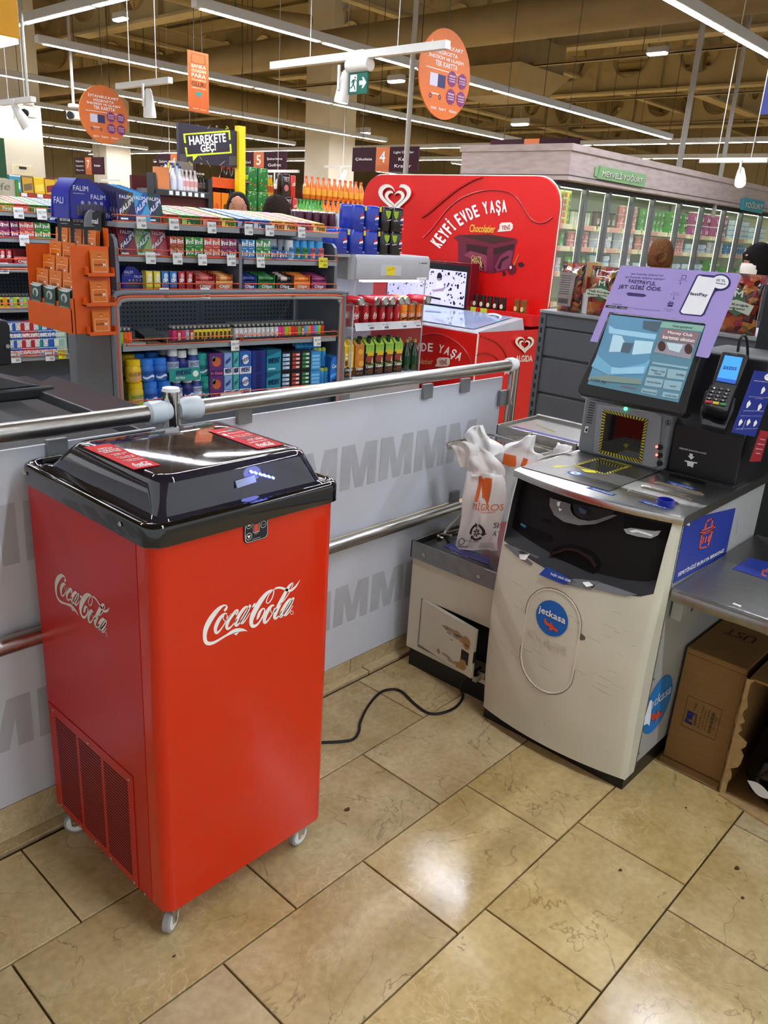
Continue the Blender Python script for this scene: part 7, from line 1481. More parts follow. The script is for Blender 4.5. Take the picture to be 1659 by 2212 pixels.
for c in range(3):
 for k in range(2): place('gcard', (rx0-.008+.010*k, ry0+.075+c*.135, 1.035+.006*k), -math.pi/2, 'dark green portrait gift card, lowest pocket, %s column from right, %s' % (nth(c+1), ('front', 'behind')[k]), 'gift card', 'dark green gift cards', tilt=-.06, sc=(1.3, 1, 1.05))
obj('front_lip', G().box(rx0-.014, ry0, .985, rx0-.011, ry1, 1.085).box(rx0-.014, ry0, .98, rx0+.004, ry1, .985).box(rx0-.014, ry0, .985, rx0+.004, ry0+.003, 1.13), RO, RK)
b_ = B(.085, .003, .15, '#17181b', None, '#3a3c40'); b_.T('ininal', .18, .70, .82, .84, 'w', 0, .02).R(.2, .1, .8, .5, '#3c4046').R(.24, .14, .76, .46, '#22252a').R(.2, .62, .6, .64, '#9a9a9c'); b_.proto('black_card', 'prepaid_card')
for c in range(3):
 for k in range(3): place('black_card', (rx0+.145+.008*k, ry0+.075+c*.12, 1.33+.004*k), -math.pi/2+.55, 'black prepaid card on the orange tower, %s column from right, %s from front' % (nth(c+1), nth(k+1)), 'prepaid card', 'black prepaid cards', tilt=-.05)
# ------------------------------------------------------------------ second candy gondola behind the left checkout
ZL = lambda x, y: (x*.2757, 480+y*.2757)
CG2 = local_root('candy_gondola', (1.24, 5.0, 0), CA, 'grey candy gondola behind the left checkout, partly hidden by the orange tower', 'shelving')
cgondola(CG2, 1.24, .625, None)
W2 = lambda x, y, z: A((1.24, 5.0, 0))+CEX*x+CEY*y+A((0, 0, z))
L2 = lambda q: float(np.dot(PN(*q, A((1.24, 5.0, 0)), CEY)-A((1.24, 5.0, 0)), CEX))
for q, z in (((38,469),1.475),((88,470),1.475),((50,522),1.325),((4,572),1.17),((30,755),.655),((104,755),.655),((88,800),.30)): tag(CG2, L2(q), -.02, z, w=.055, h=.06)
tag(CG2, L2((130, 750)), -.02, .655, True)
for i, (a, b, k) in enumerate(((-40, 0, 'or'), (0, 32, 'ye'), (32, 66, 'pk'), (66, 106, 'gr'), (106, 135, 'bl'), (135, 168, 'gr'))):
 x0, x1 = L2((a, 460)), L2((b, 460)); c1, c2 = TC[k]; w = x1-x0-.004; nm = TD[k]+(' gum, right end' if i == 5 else ' gum')
 g = G().hexa([(x0, -.004, 1.449), (x1-.004, -.004, 1.449), (x1-.004, .44, 1.449), (x0, .44, 1.449)], [(x0, -.004, 1.479), (x1-.004, -.004, 1.479), (x1-.004, .44, 1.524), (x0, .44, 1.524)]).xf(lambda p: W2(*p))
 t = obj('gum_tray', g, [C(c1)], label='sloping display tray of %s on the left gondola' % nm, cat='tray', group='gum trays on the left gondola')
 obj('tray_print', G().text('First', W2(x0+w*.2, -.006, 1.455), W2(x0+w*.85, -.006, 1.457), W2(x0+w*.2, -.006, 1.474), 0, .03), C('w'), t, sharp=0)
 for r in range(7):
  for c in range(2): place('gum_'+k, W2(x0+w*(c+.5)/2, .028+r*.058, 1.4802+.028*.1+r*.0059), CA, '%s pack on the left gondola, %s row, %s' % (nm, nth(r+1), ('left', 'right')[c]), 'gum pack', TD[k]+' packs on the left gondola', tilt=.1, sc=(min(1, w/2/.066), 1, 1))
MK = {k: d for k, _, _, _, d in MID}
for i, (a, b, k) in enumerate(((-20, 18, 'pu2'), (20, 160, 'pu2'), (165, 275, 'st2'), (280, 405, 'gr2'))):
 x0, x1 = L2(ZL(a, 110)), L2(ZL(b, 110)); n = 2 if i else 1; w = (x1-x0)/n
 for c in range(n):
  for j in range(2): place(k, W2(x0+w*(c+.5), .06, 1.306+j*.0465), CA, '%s gum box on the left gondola, %s, %s from the left' % (MK[k], ('lower', 'upper')[j], nth(i*2+c)), 'gum box', 'gum boxes on the left gondola')
for i, (x, k) in enumerate(((8, 'or_'), (60, 'or_'), (-40, 'ob'))): place(k, W2(L2(ZL(x+20, 300)), .04, 1.157), CA, 'slim %s sweet box on the left gondola, %s' % ('blue' if k == 'ob' else 'red', ('beside the roll carton', 'next to the roll carton', 'at the frame edge')[i] if i != 1 else 'touching the roll carton'), 'sweet box')
place('rl0', W2(L2(ZL(185, 300)), .062, 1.157), CA, 'dark red sweet display carton on the left gondola', 'carton')
for i in range(12): place('li_'+('lime', 'lime', 'yellow', 'yellow', 'amber', 'yellow', 'grey', 'lime', 'yellow', 'grey', 'lime', 'grey')[i], W2(L2(ZL(-60+i*26, 620)), .02, .914), CA, 'picture lighter on the left gondola, %s from the left' % nth(i+1), 'lighter', 'lighters on the left gondola')
for k, c, c2, d in (('v_b', '#2a5cb0', '#5f86c8', 'blue'), ('v_r', '#a82c34', '#c06a70', 'red'), ('v_t', '#1f8f8a', '#8fc8c0', 'teal'), ('v_g', '#8fb8a0', '#c4d8c8', 'pale green')): cart(k, .098, .16, .10, c, c2, lambda b: (b.R(.1, .4, .9, .96, '#c9d4e0', .0006), b.R(.14, .44, .86, .92, b.ms[0], .0009), b.T('DENT', .2, .5, .5, .9, 'w'), viv(b, b.ms[0], 'VIVIDENT', 'w')))
for i, (x, k) in enumerate(((100, 'v_b'), (165, 'v_r'), (235, 'v_r'), (305, 'v_t'), (370, 'v_b'), (455, 'v_g'), (30, 'v_b'))):
 for j in range(2): place(k, W2(L2(ZL(x, 900)), .07, .633+j*.101), CA, '%s gum carton on the left gondola, %s layer, %s from the left' % ({'v_b': 'blue', 'v_r': 'red', 'v_t': 'teal', 'v_g': 'pale green'}[k], ('lower', 'upper')[j], nth((i+1) % 7+1)), 'carton', 'gum cartons on the left gondola')
obj('bottom_shelf', G().box(0, -.03, .25, 1.24, .03, .29).box(-.01, -.04, .27, 1.25, .42, .29), LIPM, CG2)
for i, (a, b, c, t) in enumerate(((125, 285, '#b8201c', 'ÜLKER'), (290, 500, '#4a1c18', 'kakao'))):
 x0, x1 = L2(ZL(a, 1100)), L2(ZL(b, 1100)); b_ = B(x1-x0, .2, .17, c, None, '#6a2a20'); b_.T(t, .25, .45, .85, .72, 'w', .02, .05) if i == 0 else b_.R(.3, .5, .7, .6, '#c8a890'); b_.proto('ulk%d' % i, 'biscuit_box'); place('ulk%d' % i, W2((x0+x1)/2, .09, .291), CA, ('red biscuit carton with white lettering low on the left gondola', 'dark brown chocolate carton low on the left gondola')[i], 'carton')
# ------------------------------------------------------------------ left checkout counter
CK = root('checkout_counter', (.4, 2.6, 0), 'black checkout conveyor counter behind the barrier at the left', 'checkout counter')
RUB = mat('belt_rubber', '#1a1b1d', .55, var=.12, scale=5, stretch=(1, .3, 1)); CKB = mat('counter_black', '#232427', .4, var=.06)
obj('counter_body', G().box(-.9, 2.0, 0, 1.56, 3.36, .78), CKB, CK, bevel=.01)
obj('belt', G().box(-.9, 2.06, .78, 1.36, 3.05, .792), RUB, CK, bevel=.004)
obj('belt_edge', G().hexa([(1.37, 2.0, .78), (1.57, 2.0, .78), (1.57, 3.3, .78), (1.37, 3.2, .78)], [(1.39, 2.0, .812), (1.55, 2.0, .825), (1.55, 3.3, .825), (1.39, 3.18, .812)]), CKB, CK, bevel=.006)
obj('counter_lip', G().box(-.9, 3.08, .78, 1.45, 3.32, .83), CKB, CK, bevel=.012)
obj('till_box', G().prism([PY(*q, 3.1) for q in ((-30,690),(14,692),(22,705),(26,788),(-30,795))], (0, .25, 0)), BLACKP, label='black till housing at the left frame edge', cat='till', bevel=.006)
c = PY(16, 748, 3.098); obj('till_button', G().cyl(c, c+A((0, -.004, 0)), .008, n=12), STEEL, CK)
obj('till_base', G().hexa([(-.4, 3.09, .83), (1.40, 3.09, .83), (1.40, 3.31, .83), (-.4, 3.31, .83)], [(-.4, 3.12, .885), (1.22, 3.12, .885), (1.22, 3.31, .885), (-.4, 3.31, .885)]), CKB, CK, bevel=.006)
obj('end_knob', G().prism([(-.07+.034*math.cos(t), .05, 1.42+.07*math.sin(t)) for t in [math.pi*i/10 for i in range(11)]], (0, .02, 0)), SHG, CG)
# ------------------------------------------------------------------ open drinks fridge with packs on its canopy
FA = math.radians(-3); FO = A((3.66, 3.62, 0)); FEX = A((math.cos(FA), math.sin(FA), 0)); FEY = A((-math.sin(FA), math.cos(FA), 0))
WF = lambda x, y, z: FO+FEX*x+FEY*y+A((0, 0, z))
ZF = lambda x, y: (720+x*.2206, 430+y*.2206); ZG = lambda x, y: (720+x*.2206, 630+y*.2206)
LF = lambda q, d=0.: float(np.dot(PN(*q, FO+FEY*d, FEY)-FO, FEX))
FR = local_root('open_fridge', FO, FA, 'pale grey open fridge of cans and juice cartons right of the candy gondola', 'fridge')
FG = mat('fridge_grey', '#9a9ca0', .4, var=.03); FW = mat('fridge_inside', '#d4d8e4', .4, var=.02)
GLASS = mat('clear_glass', '#dfeaf0', .03, alpha=.10, coat=1., var=0)
obj('canopy', G().prism([(-.02, y, z) for y, z in ((-.015, 1.178), (-.015, 1.30), (.0, 1.328), (.55, 1.328), (.55, 1.178))], (.66, 0, 0)), FG, FR, bevel=.006)
obj('side_cheek', G().hexa([(-.05, .03, 1.178), (-.02, -.005, 1.178), (-.02, .5, 1.178), (-.05, .5, 1.178)], [(-.05, .03, 1.322), (-.02, -.005, 1.326), (-.02, .5, 1.326), (-.05, .5, 1.322)]), FG, FR)
obj('canopy_lamp', G().box(.05, .0, 1.166, .56, .03, 1.178), mat('fridge_lamp', '#e4eeff', .4, emit=16, var=0), FR)
obj('canopy_card', G().box(.19, -.0165, 1.205, .37, -.015, 1.268), mat('card_grey', '#b4bac4', .3), FR)
o = obj('offer_card', G().box(.235, -.018, 1.208, .312, -.0165, 1.262), MATS['tag_yellow'], FR)
obj('card_print', G().text('İNDİRİM', (.24, -.0185, 1.235), (.275, -.0185, 1.235), (.24, -.0185, 1.245)).text('2,50', (.28, -.0185, 1.24), (.308, -.0185, 1.24), (.28, -.0185, 1.256)), ink('#c85a1c'), o, sharp=0)
obj('maker_lettering', G().text('A', (.53, -.0158, 1.278), (.543, -.0158, 1.278), (.53, -.0158, 1.294)).poly([(.55, -.0158, 1.281), (.61, -.0158, 1.281), (.61, -.0158, 1.289), (.55, -.0158, 1.289)]), ink('#5a5c60'), FR, sharp=0)
obj('strip_label', G().box(.52, -.0165, 1.181, .615, -.0155, 1.195), WHITEP, FR)
obj('fridge_back', G().box(.0, .50, .45, .62, .52, 1.18), FW, FR); obj('fridge_base', G().box(-.02, -.01, 0, .63, .55, .50), FG, FR, bevel=.004)
for x in (-.02, .615):
 obj('side_glass', G().box(x, .0, .5, x+.006, .5, 1.178), GLASS, FR, label='clear glass side pane')
 obj('glass_edge', G().box(x-.001, -.004, .5, x+.007, .002, 1.178), mat('glass_edge_grey', '#aab4b8', .2, coat=1.), FR)
obj('mid_shelf', G().box(.0, .01, .875, .612, .45, .885), FW, FR);
for z0, z1 in ((.868, .915), (.522, .572)):
 o = obj('price_rail', G().hexa([(.0, -.018, z0), (.60, -.018, z0), (.60, -.012, z0), (.0, -.012, z0)], [(.0, -.002, z1), (.60, -.002, z1), (.60, .004, z1), (.0, .004, z1)]), mat('rail_white', '#cdd2da', .4), FR)
 g = G();
 for x in ((.12, .25, .42, .55) if z0 > .8 else (.54,)):
  for k, t in enumerate(('ADET', '3,25')): g.text(t, (x-.02+k*.03, -.017, z0+.028), (x+k*.03, -.017, z0+.028), (x-.02+k*.03, -.014, z0+.036))
  for k in range(6): g.poly([(x+.006*k, -.0185, z0+.010), (x+.004+.006*k, -.0185, z0+.010), (x+.004+.006*k, -.0165, z0+.02), (x+.006*k, -.0165, z0+.02)])
 obj('rail_print', g, BLACK, o, sharp=0)
tag(FR, .075, -.02, .568, True, .05, .045)
def can(key, col, fn, r=.028, h=.143, alu=STEEL):
 g = G(); n = 16; R = lambda q, z: [(q*math.cos(t), q*math.sin(t), z) for t in [2*math.pi*i/n for i in range(n)]]
 g.loft([R(r*.8, 0), R(r, .008), R(r, h-.012), R(r*.84, h-.002), R(r*.86, h), R(r*.78, h-.001), R(r*.76, h-.005)], [0, 0, 1, 1, 1, 1, 1]); g.f[-1] = g.f[-1]
 c = lambda u, v, e=.0006: A(((r+e)*math.sin(u), -(r+e)*math.cos(u), h*v)); fn(g, c); proto_mesh(key, 'drink_can', g, [C(col), alu, C('w'), C('#1c3f8c'), C('#3f9a4a'), C('#101014'), C('#b82228')])
def coke(g, c):
 k = len(g.v); script_logo(g, (-1.15, .32, 0), (1.15, .42, 0), (-1.15, .62, 0), 2, True); g.v[k:] = [tuple(c(p[0], p[1])) for p in g.v[k:]]
def fanta(g, c):
 v, f, _ = glyphs('FANTA'); g.loft([[c(u, q+.05*u) for u in [-1+2*i/6 for i in range(7)]] for q in (.28, .36)], 5, closed=False, caps=False); g.add([c(-1.1+2.2*p[0], .34+.2*p[1]+.06*p[0], .001) for p in v], f, 2); g.add([c(.3+.35*math.cos(t), .72+.09*math.sin(t)) for t in [i*math.pi/5 for i in range(10)]], [tuple(range(10))], 4); v, f, _ = glyphs('C'); g.add([c(.12+.36*p[0], .67+.1*p[1], .001) for p in v], f, 2)
can('coke', '#b01420', coke); can('fanta', '#e07a14', fanta); can('energy', '#3a1024', lambda g, c: g.add([c(-.5, .52), c(.5, .52), c(.5, .56), c(-.5, .56)], [(0, 1, 2, 3)], 5), .031, .165); can('silver', '#b8bcc4', lambda g, c: g.add([c(-1.2, .3), c(1.2, .3), c(1.2, .6), c(-1.2, .6)], [(0, 1, 2, 3)], 3), .027, .165)
for i in range(8):
 x = LF(ZG((130, 215, 310, 390, 470, 545, 610, 700)[i], 200), .04)
 for r in range(2): place('coke', WF(x, .045+.062*r+(.03 if i < 1 else 0), .8855), FA+.2*i, 'red cola can standing on the upper fridge shelf, %s from the left, %s row' % (nth(i+1), ('front', 'second')[r]), 'can', 'red cola cans') if i < 7 else None
for i in range(3):
 for r in range(2): place('fanta', WF(LF(ZG(682+i*75, 200), .04)+.0, .04+.062*r, .8855), FA, 'orange soda can on the upper fridge shelf, %s from the left, %s row' % (nth(i+1), ('front', 'second')[r]), 'can', 'orange soda cans')
g = G().loft([[WF(LF(ZG(445, 100), .0)+x, .010+.002*math.sin(x*60), z) for x in [0, .03, .06, .09, .12, .15]] for z in (1.018, 1.032)], 0, closed=False, caps=False)
obj('pack_band', G().box(LF(ZG(445, 100)), .014, 1.012, LF(ZG(640, 100)), .0165, 1.032).xf(lambda p: WF(*p)), C('#16202e'), label='dark band round the shrink wrapped cola cans', cat='band')
for i, (x, k) in enumerate(((150, 'coke'), (260, 'coke'), (385, 'coke'), (455, 'coke'), (540, 'coke'), (597, 'fanta'), (742, 'coke'), (805, 'coke'))):
 p = WF(LF(ZF(x, 900), .03), .045, 1.0285+.029); o = place(k, p, FA+(.35 if i in (1, 6) else 0), 'cola can lying on top of the standing cans, %s from the left' % nth(i+1), 'can', 'cans lying on the standing cans', tilt=math.pi/2)
def juice(key, front, fn, h=.235):
 b = B(.070, .070, h*.80, front); a = .035; z = h*.80; k = len(b.v)
 b.add([(-a,-a,z),(a,-a,z),(a,a,z),(-a,a,z),(-a,-.0,z+.030),(a,-.0,z+.030),(a,.004,z+.030),(-a,.004,z+.030)], [(0,1,5,4),(1,2,6,5),(2,3,7,6),(3,0,4,7),(4,5,6,7)], b.mi(fn(b))); b.cyl((0, -.012, z+.006), (0, -.014, z+.040), .016, n=10, mi=b.mi('#1c3a26' if front != '#d8b422' else '#c8a424')); b.proto(key, 'juice_carton')
def pine(b): b.P([(0, .86), (1, .86), (1, 1), (0, 1)], '#7aa83a').P([(0, .78), (.15, 1), (.3, .84), (.5, 1), (.7, .82), (.85, 1), (1, .8), (1, .72), (0, .72)], '#8fc04a', .0012).R(.22, .64, .95, .78, '#d8b01c', .0014).D(.5, .53, .46, .125, '#8a3424', .0016, 14).P([(.72, .40), (.8, .60), (.88, .40)], '#e8dcc0', .0018).P([(0, .38), (.6, .34), (1, .42), (1, .36), (.6, .30), (0, .34)], '#6a8c34', .0018).T('Cappy', .12, .22, .98, .32, 'w', .02, .04).T('%100', .4, .15, .9, .19, '#a8603a', .02).T('ELMA, DUT', .1, .10, .95, .14, '#a8603a', .02).T('SUYU', .4, .04, .9, .08, '#a8603a', .02); return '#a0c850'
juice('j_pine', '#17110f', pine)
juice('j_dest', '#d8b422', lambda b: (b.R(.5, .30, .86, .82, '#e4d8a0'), b.P([(0, .3), (.5, .36), (1, .3), (1, 0), (0, 0)], '#1c1412', .0008), b.D(.2, .46, .16, .1, '#7a2a2a'), b.D(.2, .62, .13, .045, '#efe8d8'), b.D(.22, .74, .13, .045, '#efe8d8'), b.T('DESTEK', .56, .36, .80, .76, '#b04a24'), b.T('Cappy', .1, .18, .95, .28, 'w', .02, .04), b.R(.15, .06, .85, .13, '#b0603a'), '#e0c43a')[-1])
juice('j_peach', '#b8742c', lambda b: (b.D(.6, .8, .3, .1, '#d8a03a'), b.D(.4, .6, .4, .14, '#c87a2a'), b.D(.7, .42, .3, .1, '#e0a43a'), b.P([(0, .3), (.5, .24), (1, .32), (1, 0), (0, 0)], '#1c1412', .0014), b.T('Cappy', .1, .18, .95, .28, 'w', .02, .04), b.T('ŞEFTALİ', .2, .07, .85, .13, '#b0603a'), '#c88a3a')[-1])
for i, (x, k, t) in enumerate(((160, 'j_dest', 'yellow'), (262, 'j_peach', 'peach picture'), (360, 'j_pine', 'pineapple and apple'), (455, 'j_pine', 'pineapple and apple'), (550, 'j_pine', 'pineapple and apple'), (640, 'j_pine', 'pineapple and apple'))):
 for r in range(2): place(k, WF(LF(ZG(x, 640), .02), .055+.085*r, .571 if False else .5725), FA-.1, '%s juice carton on the lower fridge shelf, %s from the left, %s row' % (t, nth(i+1), ('front', 'back')[r]), 'juice carton', 'juice cartons in the fridge', sc=(1, 1, 1.04))
obj('bottom_shelf', G().box(.0, .0, .5, .612, .45, .571), FW, FR)
def bottle(key, body, capc, lab, h=.24, r=.032, lit=None):
 g = G(); n = 14; P = [(r*.85, 0, 0), (r, .01, 0), (r, h*.56, 0), (r*.42, h*.80, 0), (r*.38, h*.90, 0), (r*.44, h*.905, 1), (r*.44, h, 1)]
 g.loft([[(q*math.cos(t), q*math.sin(t), z) for t in [2*math.pi*i/n for i in range(n)]] for q, z, _ in P], [p[2] for p in P]); rr_ = r+.0007
 g.loft([[(rr_*math.cos(t), rr_*math.sin(t), z) for t in [2*math.pi*i/n for i in range(n)]] for z in (h*.2, h*.48)], 2, caps=False); proto_mesh(key, 'bottle', g, [mat('bottle_'+key, body, .1, coat=1., var=.05), C(capc), C(lab)])
bottle('green_b', '#12361e', '#a88a3a', '#16402a', .21)
for i, (x, d) in enumerate(((710, .05), (785, .04), (735, .12))): place('green_b', WF(LF(ZG(x, 640), d), d, .5725), FA, 'dark green mineral water bottle with gold cap in the fridge, %s' % ('left front', 'right front', 'behind')[i], 'bottle')
# packs of cans stacked on the canopy
def pack(key, w, d, h, col, fn):
 g = G(); n = 2; out = []
 for k in range(24):
  t = 2*math.pi*k/24; c, s = math.cos(t), math.sin(t); q = lambda v: math.copysign(abs(v)**.45, v); out.append((w/2*q(c)*(1+.012*math.cos(6*t)), d/2*q(s)))
 g.loft([[(x*m, y*m, z) for x, y in out] for m, z in ((.93, 0), (1, .012), (1, h-.014), (.95, h-.003), (.90, h))]); ms = [mat('wrap_'+key, col, .22, coat=.5, var=.10, scale=18, bump=.25)]; F = lambda u, v, e=.0015: A((-w/2+w*u, -d/2-e, h*v)); idx = {}
 def I(hx):
  if hx not in idx: idx[hx] = len(ms); ms.append(C(hx))
  return idx[hx]
 fn(g, F, I); proto_mesh(key, 'can_pack', g, ms)
def globe(g, F, I, u, v, r, asp):
 D = lambda a, b: [F(u+r*asp*math.cos(t), v+r*math.sin(t), .0022) for t in [a+(b-a)*i/8 for i in range(9)]]
 g.poly([F(u+r*asp*math.cos(t), v+r*math.sin(t), .0018) for t in [2*math.pi*i/16 for i in range(16)]], I('w')); g.poly(D(.5, 3.3)+[F(u-r*.2*asp, v+r*.25, .0022), F(u+r*.3*asp, v+r*.2, .0022)], I('#b8242c')); g.poly(D(3.7, 6.0)+[F(u+r*.2*asp, v-r*.3, .0022), F(u-r*.3*asp, v-r*.35, .0022)], I('#1c3f9c'))
def pepsi(g, F, I): globe(g, F, I, .70, .50, .15, .9); g.text('pepsi', F(.6, .24), F(.82, .24), F(.6, .29), I('#8fa4d8')); g.poly([F(.86, .78), F(1., .78), F(1., .98), F(.86, .98)], I('#d8c81c')); g.text('4\'lü', F(.82, .04), F(.96, .04), F(.82, .12), I('#a4b4e0'), .03)
def pmax(g, F, I):
 for u in (.1, .55): g.poly([F(u, .82), F(u+.36, .84), F(u+.30, .60), F(u+.22, .52), F(u+.12, .55), F(u+.10, .66)], I('#8fae1c')); globe(g, F, I, u+.06, .46, .035, .9); g.text('pepsi', F(u+.12, .43), F(u+.32, .45), F(u+.12, .49), I('w'), .03)
 g.text('max', F(.8, .08), F(.95, .08), F(.8, .14), I('#9a9a9c'))
def pmax2(g, F, I): g.poly([F(.08, .84), F(.48, .84), F(.42, .60), F(.3, .50), F(.22, .56), F(.12, .66)], I('#8fae1c')); globe(g, F, I, .16, .44, .04, .9); g.text('pepsi', F(.23, .42), F(.44, .43), F(.23, .48), I('w'), .03); globe(g, F, I, .76, .52, .15, .8); g.text('pepsi', F(.66, .26), F(.88, .28), F(.66, .32), I('w'), .03); g.text('MAX', F(.76, .1), F(.95, .1), F(.76, .15), I('w'))
pack('pep', .125, .13, .14, '#142f9c', pepsi); pack('pmx', .085, .13, .142, '#131417', lambda g, F, I: (g.poly([F(.34, .84), F(.92, .84), F(.84, .60), F(.66, .50), F(.55, .56), F(.38, .68)], I('#8fae1c')), globe(g, F, I, .58, .44, .04, 1.3), g.text('pepsi', F(.66, .42), F(.94, .44), F(.66, .48), I('w'), .03))); pack('pm2', .115, .13, .142, '#131417', pmax2)
for j in range(2):
 for i, (x, k, t) in enumerate(((-20, 'pep', 'blue cola'), (215, 'pep', 'blue cola'), (425, 'pep', 'blue cola'), (580, 'pmx', 'black cola'), (775, 'pm2', 'black cola'))):
  if j == 1 and i == 0: continue
  xx = (-.125, .005, .128, .238, .342)[i]
  place(k, WF(xx, .075, 1.329+j*.1425), FA, '%s can multipack on the fridge canopy, %s row, %s from the left' % (t, ('lower', 'upper')[j], nth(i+1 if j == 0 else i)), 'can pack', 'can multipacks on the fridge canopy', sc=(.98, 1, 1))
obj('pack_shelf', G().box(-.20, .02, 1.31, -.02, .3, 1.327), FG, FR)
DK = root('drink_ledge', (3.65, 4.42, 0), 'dark drinks ledge behind the gum trays carrying tall purple cans', 'shelving')
g = G().box(3.05, 4.22, 0, 4.25, 4.62, 1.405); obj('ledge_body', g, SHD, DK, bevel=.004)
for i in range(7):
 p = PY(646+i*17.2, 470, 4.30); place('energy' if i < 5 else 'silver', (p[0], 4.30, 1.4055), 0, '%s tall drink can behind the gum trays, %s from the left' % ('dark purple' if i < 5 else 'silver and blue', nth(i+1)), 'can', 'tall cans behind the gum trays')
 if i < 6: place('energy', (p[0]+.03, 4.37, 1.4055), 0, 'dark purple tall can, second row behind the gum trays, %s from the left' % nth(i+1), 'can', 'tall cans behind the gum trays')
# ------------------------------------------------------------------ red ice cream board and freezer
IR = mat('board_red', '#cc1410', .3, var=.02); IRD = mat('board_dark_red', '#9e100f', .35, var=.02); WR = mat('raised_white', '#e6ddd0', .4)
IX, IY0, IY1 = 5.2, 3.20, 5.11
BD = root('ice_cream_board', (5.25, 4.15, 0), 'big red rounded ice cream board with white heart and chocolate tub', 'display board')
ib = lambda x, y, e=0.: PX(*Z7(x, y), IX-e)
Z7 = lambda x, y: (780+x*.2773, 360+y*.2773)
out = [(IX, y, z) for y, z in rrect(IY0, 0., IY1, 1.895, .20, 8)]
obj('board', G().prism(out, (.05, 0, 0)), IR, BD)
obj('board_edge', G().tube([(IX+.025, y, z) for y, z in rrect(IY0-.003, .86, IY1+.003, 1.898, .2, 8)], .006, 6, loop=True), WR, BD, label='white board edging')
def band(pts, e, m, nm='swoosh', par=BD, f=ib, th=.012): return obj(nm, G().prism([f(*q, e) for q in pts], (-th if f is ib else 0, 0, 0)), m, par)
sw = smooth_path([(955, 82), (880, 110), (760, 180), (640, 275), (540, 360), (480, 400)], 5); sw2 = smooth_path([(480, 385), (540, 340), (640, 255), (760, 165), (880, 98)], 5)
band([tuple(q) for q in sw]+[tuple(q) for q in sw2], .001, IRD)
a1 = smooth_path([(480, 560), (560, 480), (660, 350), (760, 260), (880, 205), (1000, 183), (1100, 188), (1180, 215), (1240, 275), (1290, 360), (1340, 420), (1400, 440), (1450, 425), (1490, 395)], 4)
g = G().tube([ib(*q, .002) for q in a1], .006, 6); obj('arch_line', g, IRD, BD)
def heart(f, cx, cy, s, par, mi=WR):
 def H(k): return [(16*math.sin(t)**3*k, -(13*math.cos(t)-5*math.cos(2*t)-2*math.cos(3*t)-math.cos(4*t))*k) for t in [2*math.pi*i/40 for i in range(41)]]
 for ko, ki, sh, a, b in ((1.0, .74, .0, 5, 41), (.60, .40, 1.5, 0, 37)):
  o, n = H(ko)[a:b], H(ki)[a:b]; g = G(); O = [f(cx+s*x, cy+s*(y+sh)) for x, y in o]; N_ = [f(cx+s*x, cy+s*(y+sh)) for x, y in n]; d = f(cx, cy, .02)-f(cx, cy)
  g.loft([O, [p+d for p in O], [p+d for p in N_], N_], 0, closed=False, caps=False); obj('heart_emblem', g, mi, par, sharp=40)
heart(lambda x, y, e=0.: ib(x, y, e+.002), 262, 232, 8.0, BD)
def arctext(f, t, pts, hgt, par, m=WHITE, lean=0.):
 """letters set one by one along a path of pixel points"""
 P = smooth_path(pts, 8); L = [0]
 for a, b in zip(P[:-1], P[1:]): L.append(L[-1]+np.linalg.norm(b-a))
 ws = [(.5 if ch == ' ' else (.42 if ch in 'Iİ' else .8)) for ch in t]; tot = sum(ws); s = 0; g = G()
 at = lambda q: A([np.interp(q*L[-1], L, [p[i] for p in P]) for i in (0, 1)])
 for ch, w in zip(t, ws):
  if ch != ' ':
   a, b = at((s+.08*w)/tot), at((s+.9*w)/tot); d = b-a; n = A((d[1], -d[0]))/np.linalg.norm(d)*hgt*(1.25 if ch == 'İ' else 1); bb = n*-.25 if ch == 'Ş' else n*0
   if ch == 'Ş': n = n*1.25
   g.text(ch, f(*(a+bb)), f(*(b+bb)), f(*(a+bb+n)), 0, .04)
  s += w
 return obj('board_lettering', g, m, par, sharp=0)
fb = lambda x, y, e=.004: ib(x, y, e)
arctext(fb, 'KEYFİ EVDE YAŞA', [(610, 640), (680, 550), (745, 480), (840, 420), (920, 385), (1000, 362), (1140, 352)], 92, BD)
g = G().text('Chocolatier', ib(842, 508, .004), ib(1040, 515, .004), ib(850, 450, .004), 0, .03); obj('board_lettering', g, ink('#e8b83c'), BD, sharp=0)
g = G().poly([ib(*q, .003) for q in ((1060,508),(1078,480),(1078,450),(1095,436),(1165,434),(1182,450),(1182,480),(1165,500),(1090,506))], 0); g.text('YENİ', ib(1092, 490, .005), ib(1160, 488, .005), ib(1092, 448, .005), 1, .03); obj('speech_bubble', g, [WR, ink('#a8181c')], BD, sharp=0)
def flat(pts, hx, e): return (pts, hx, e)
g = G(); ms = []
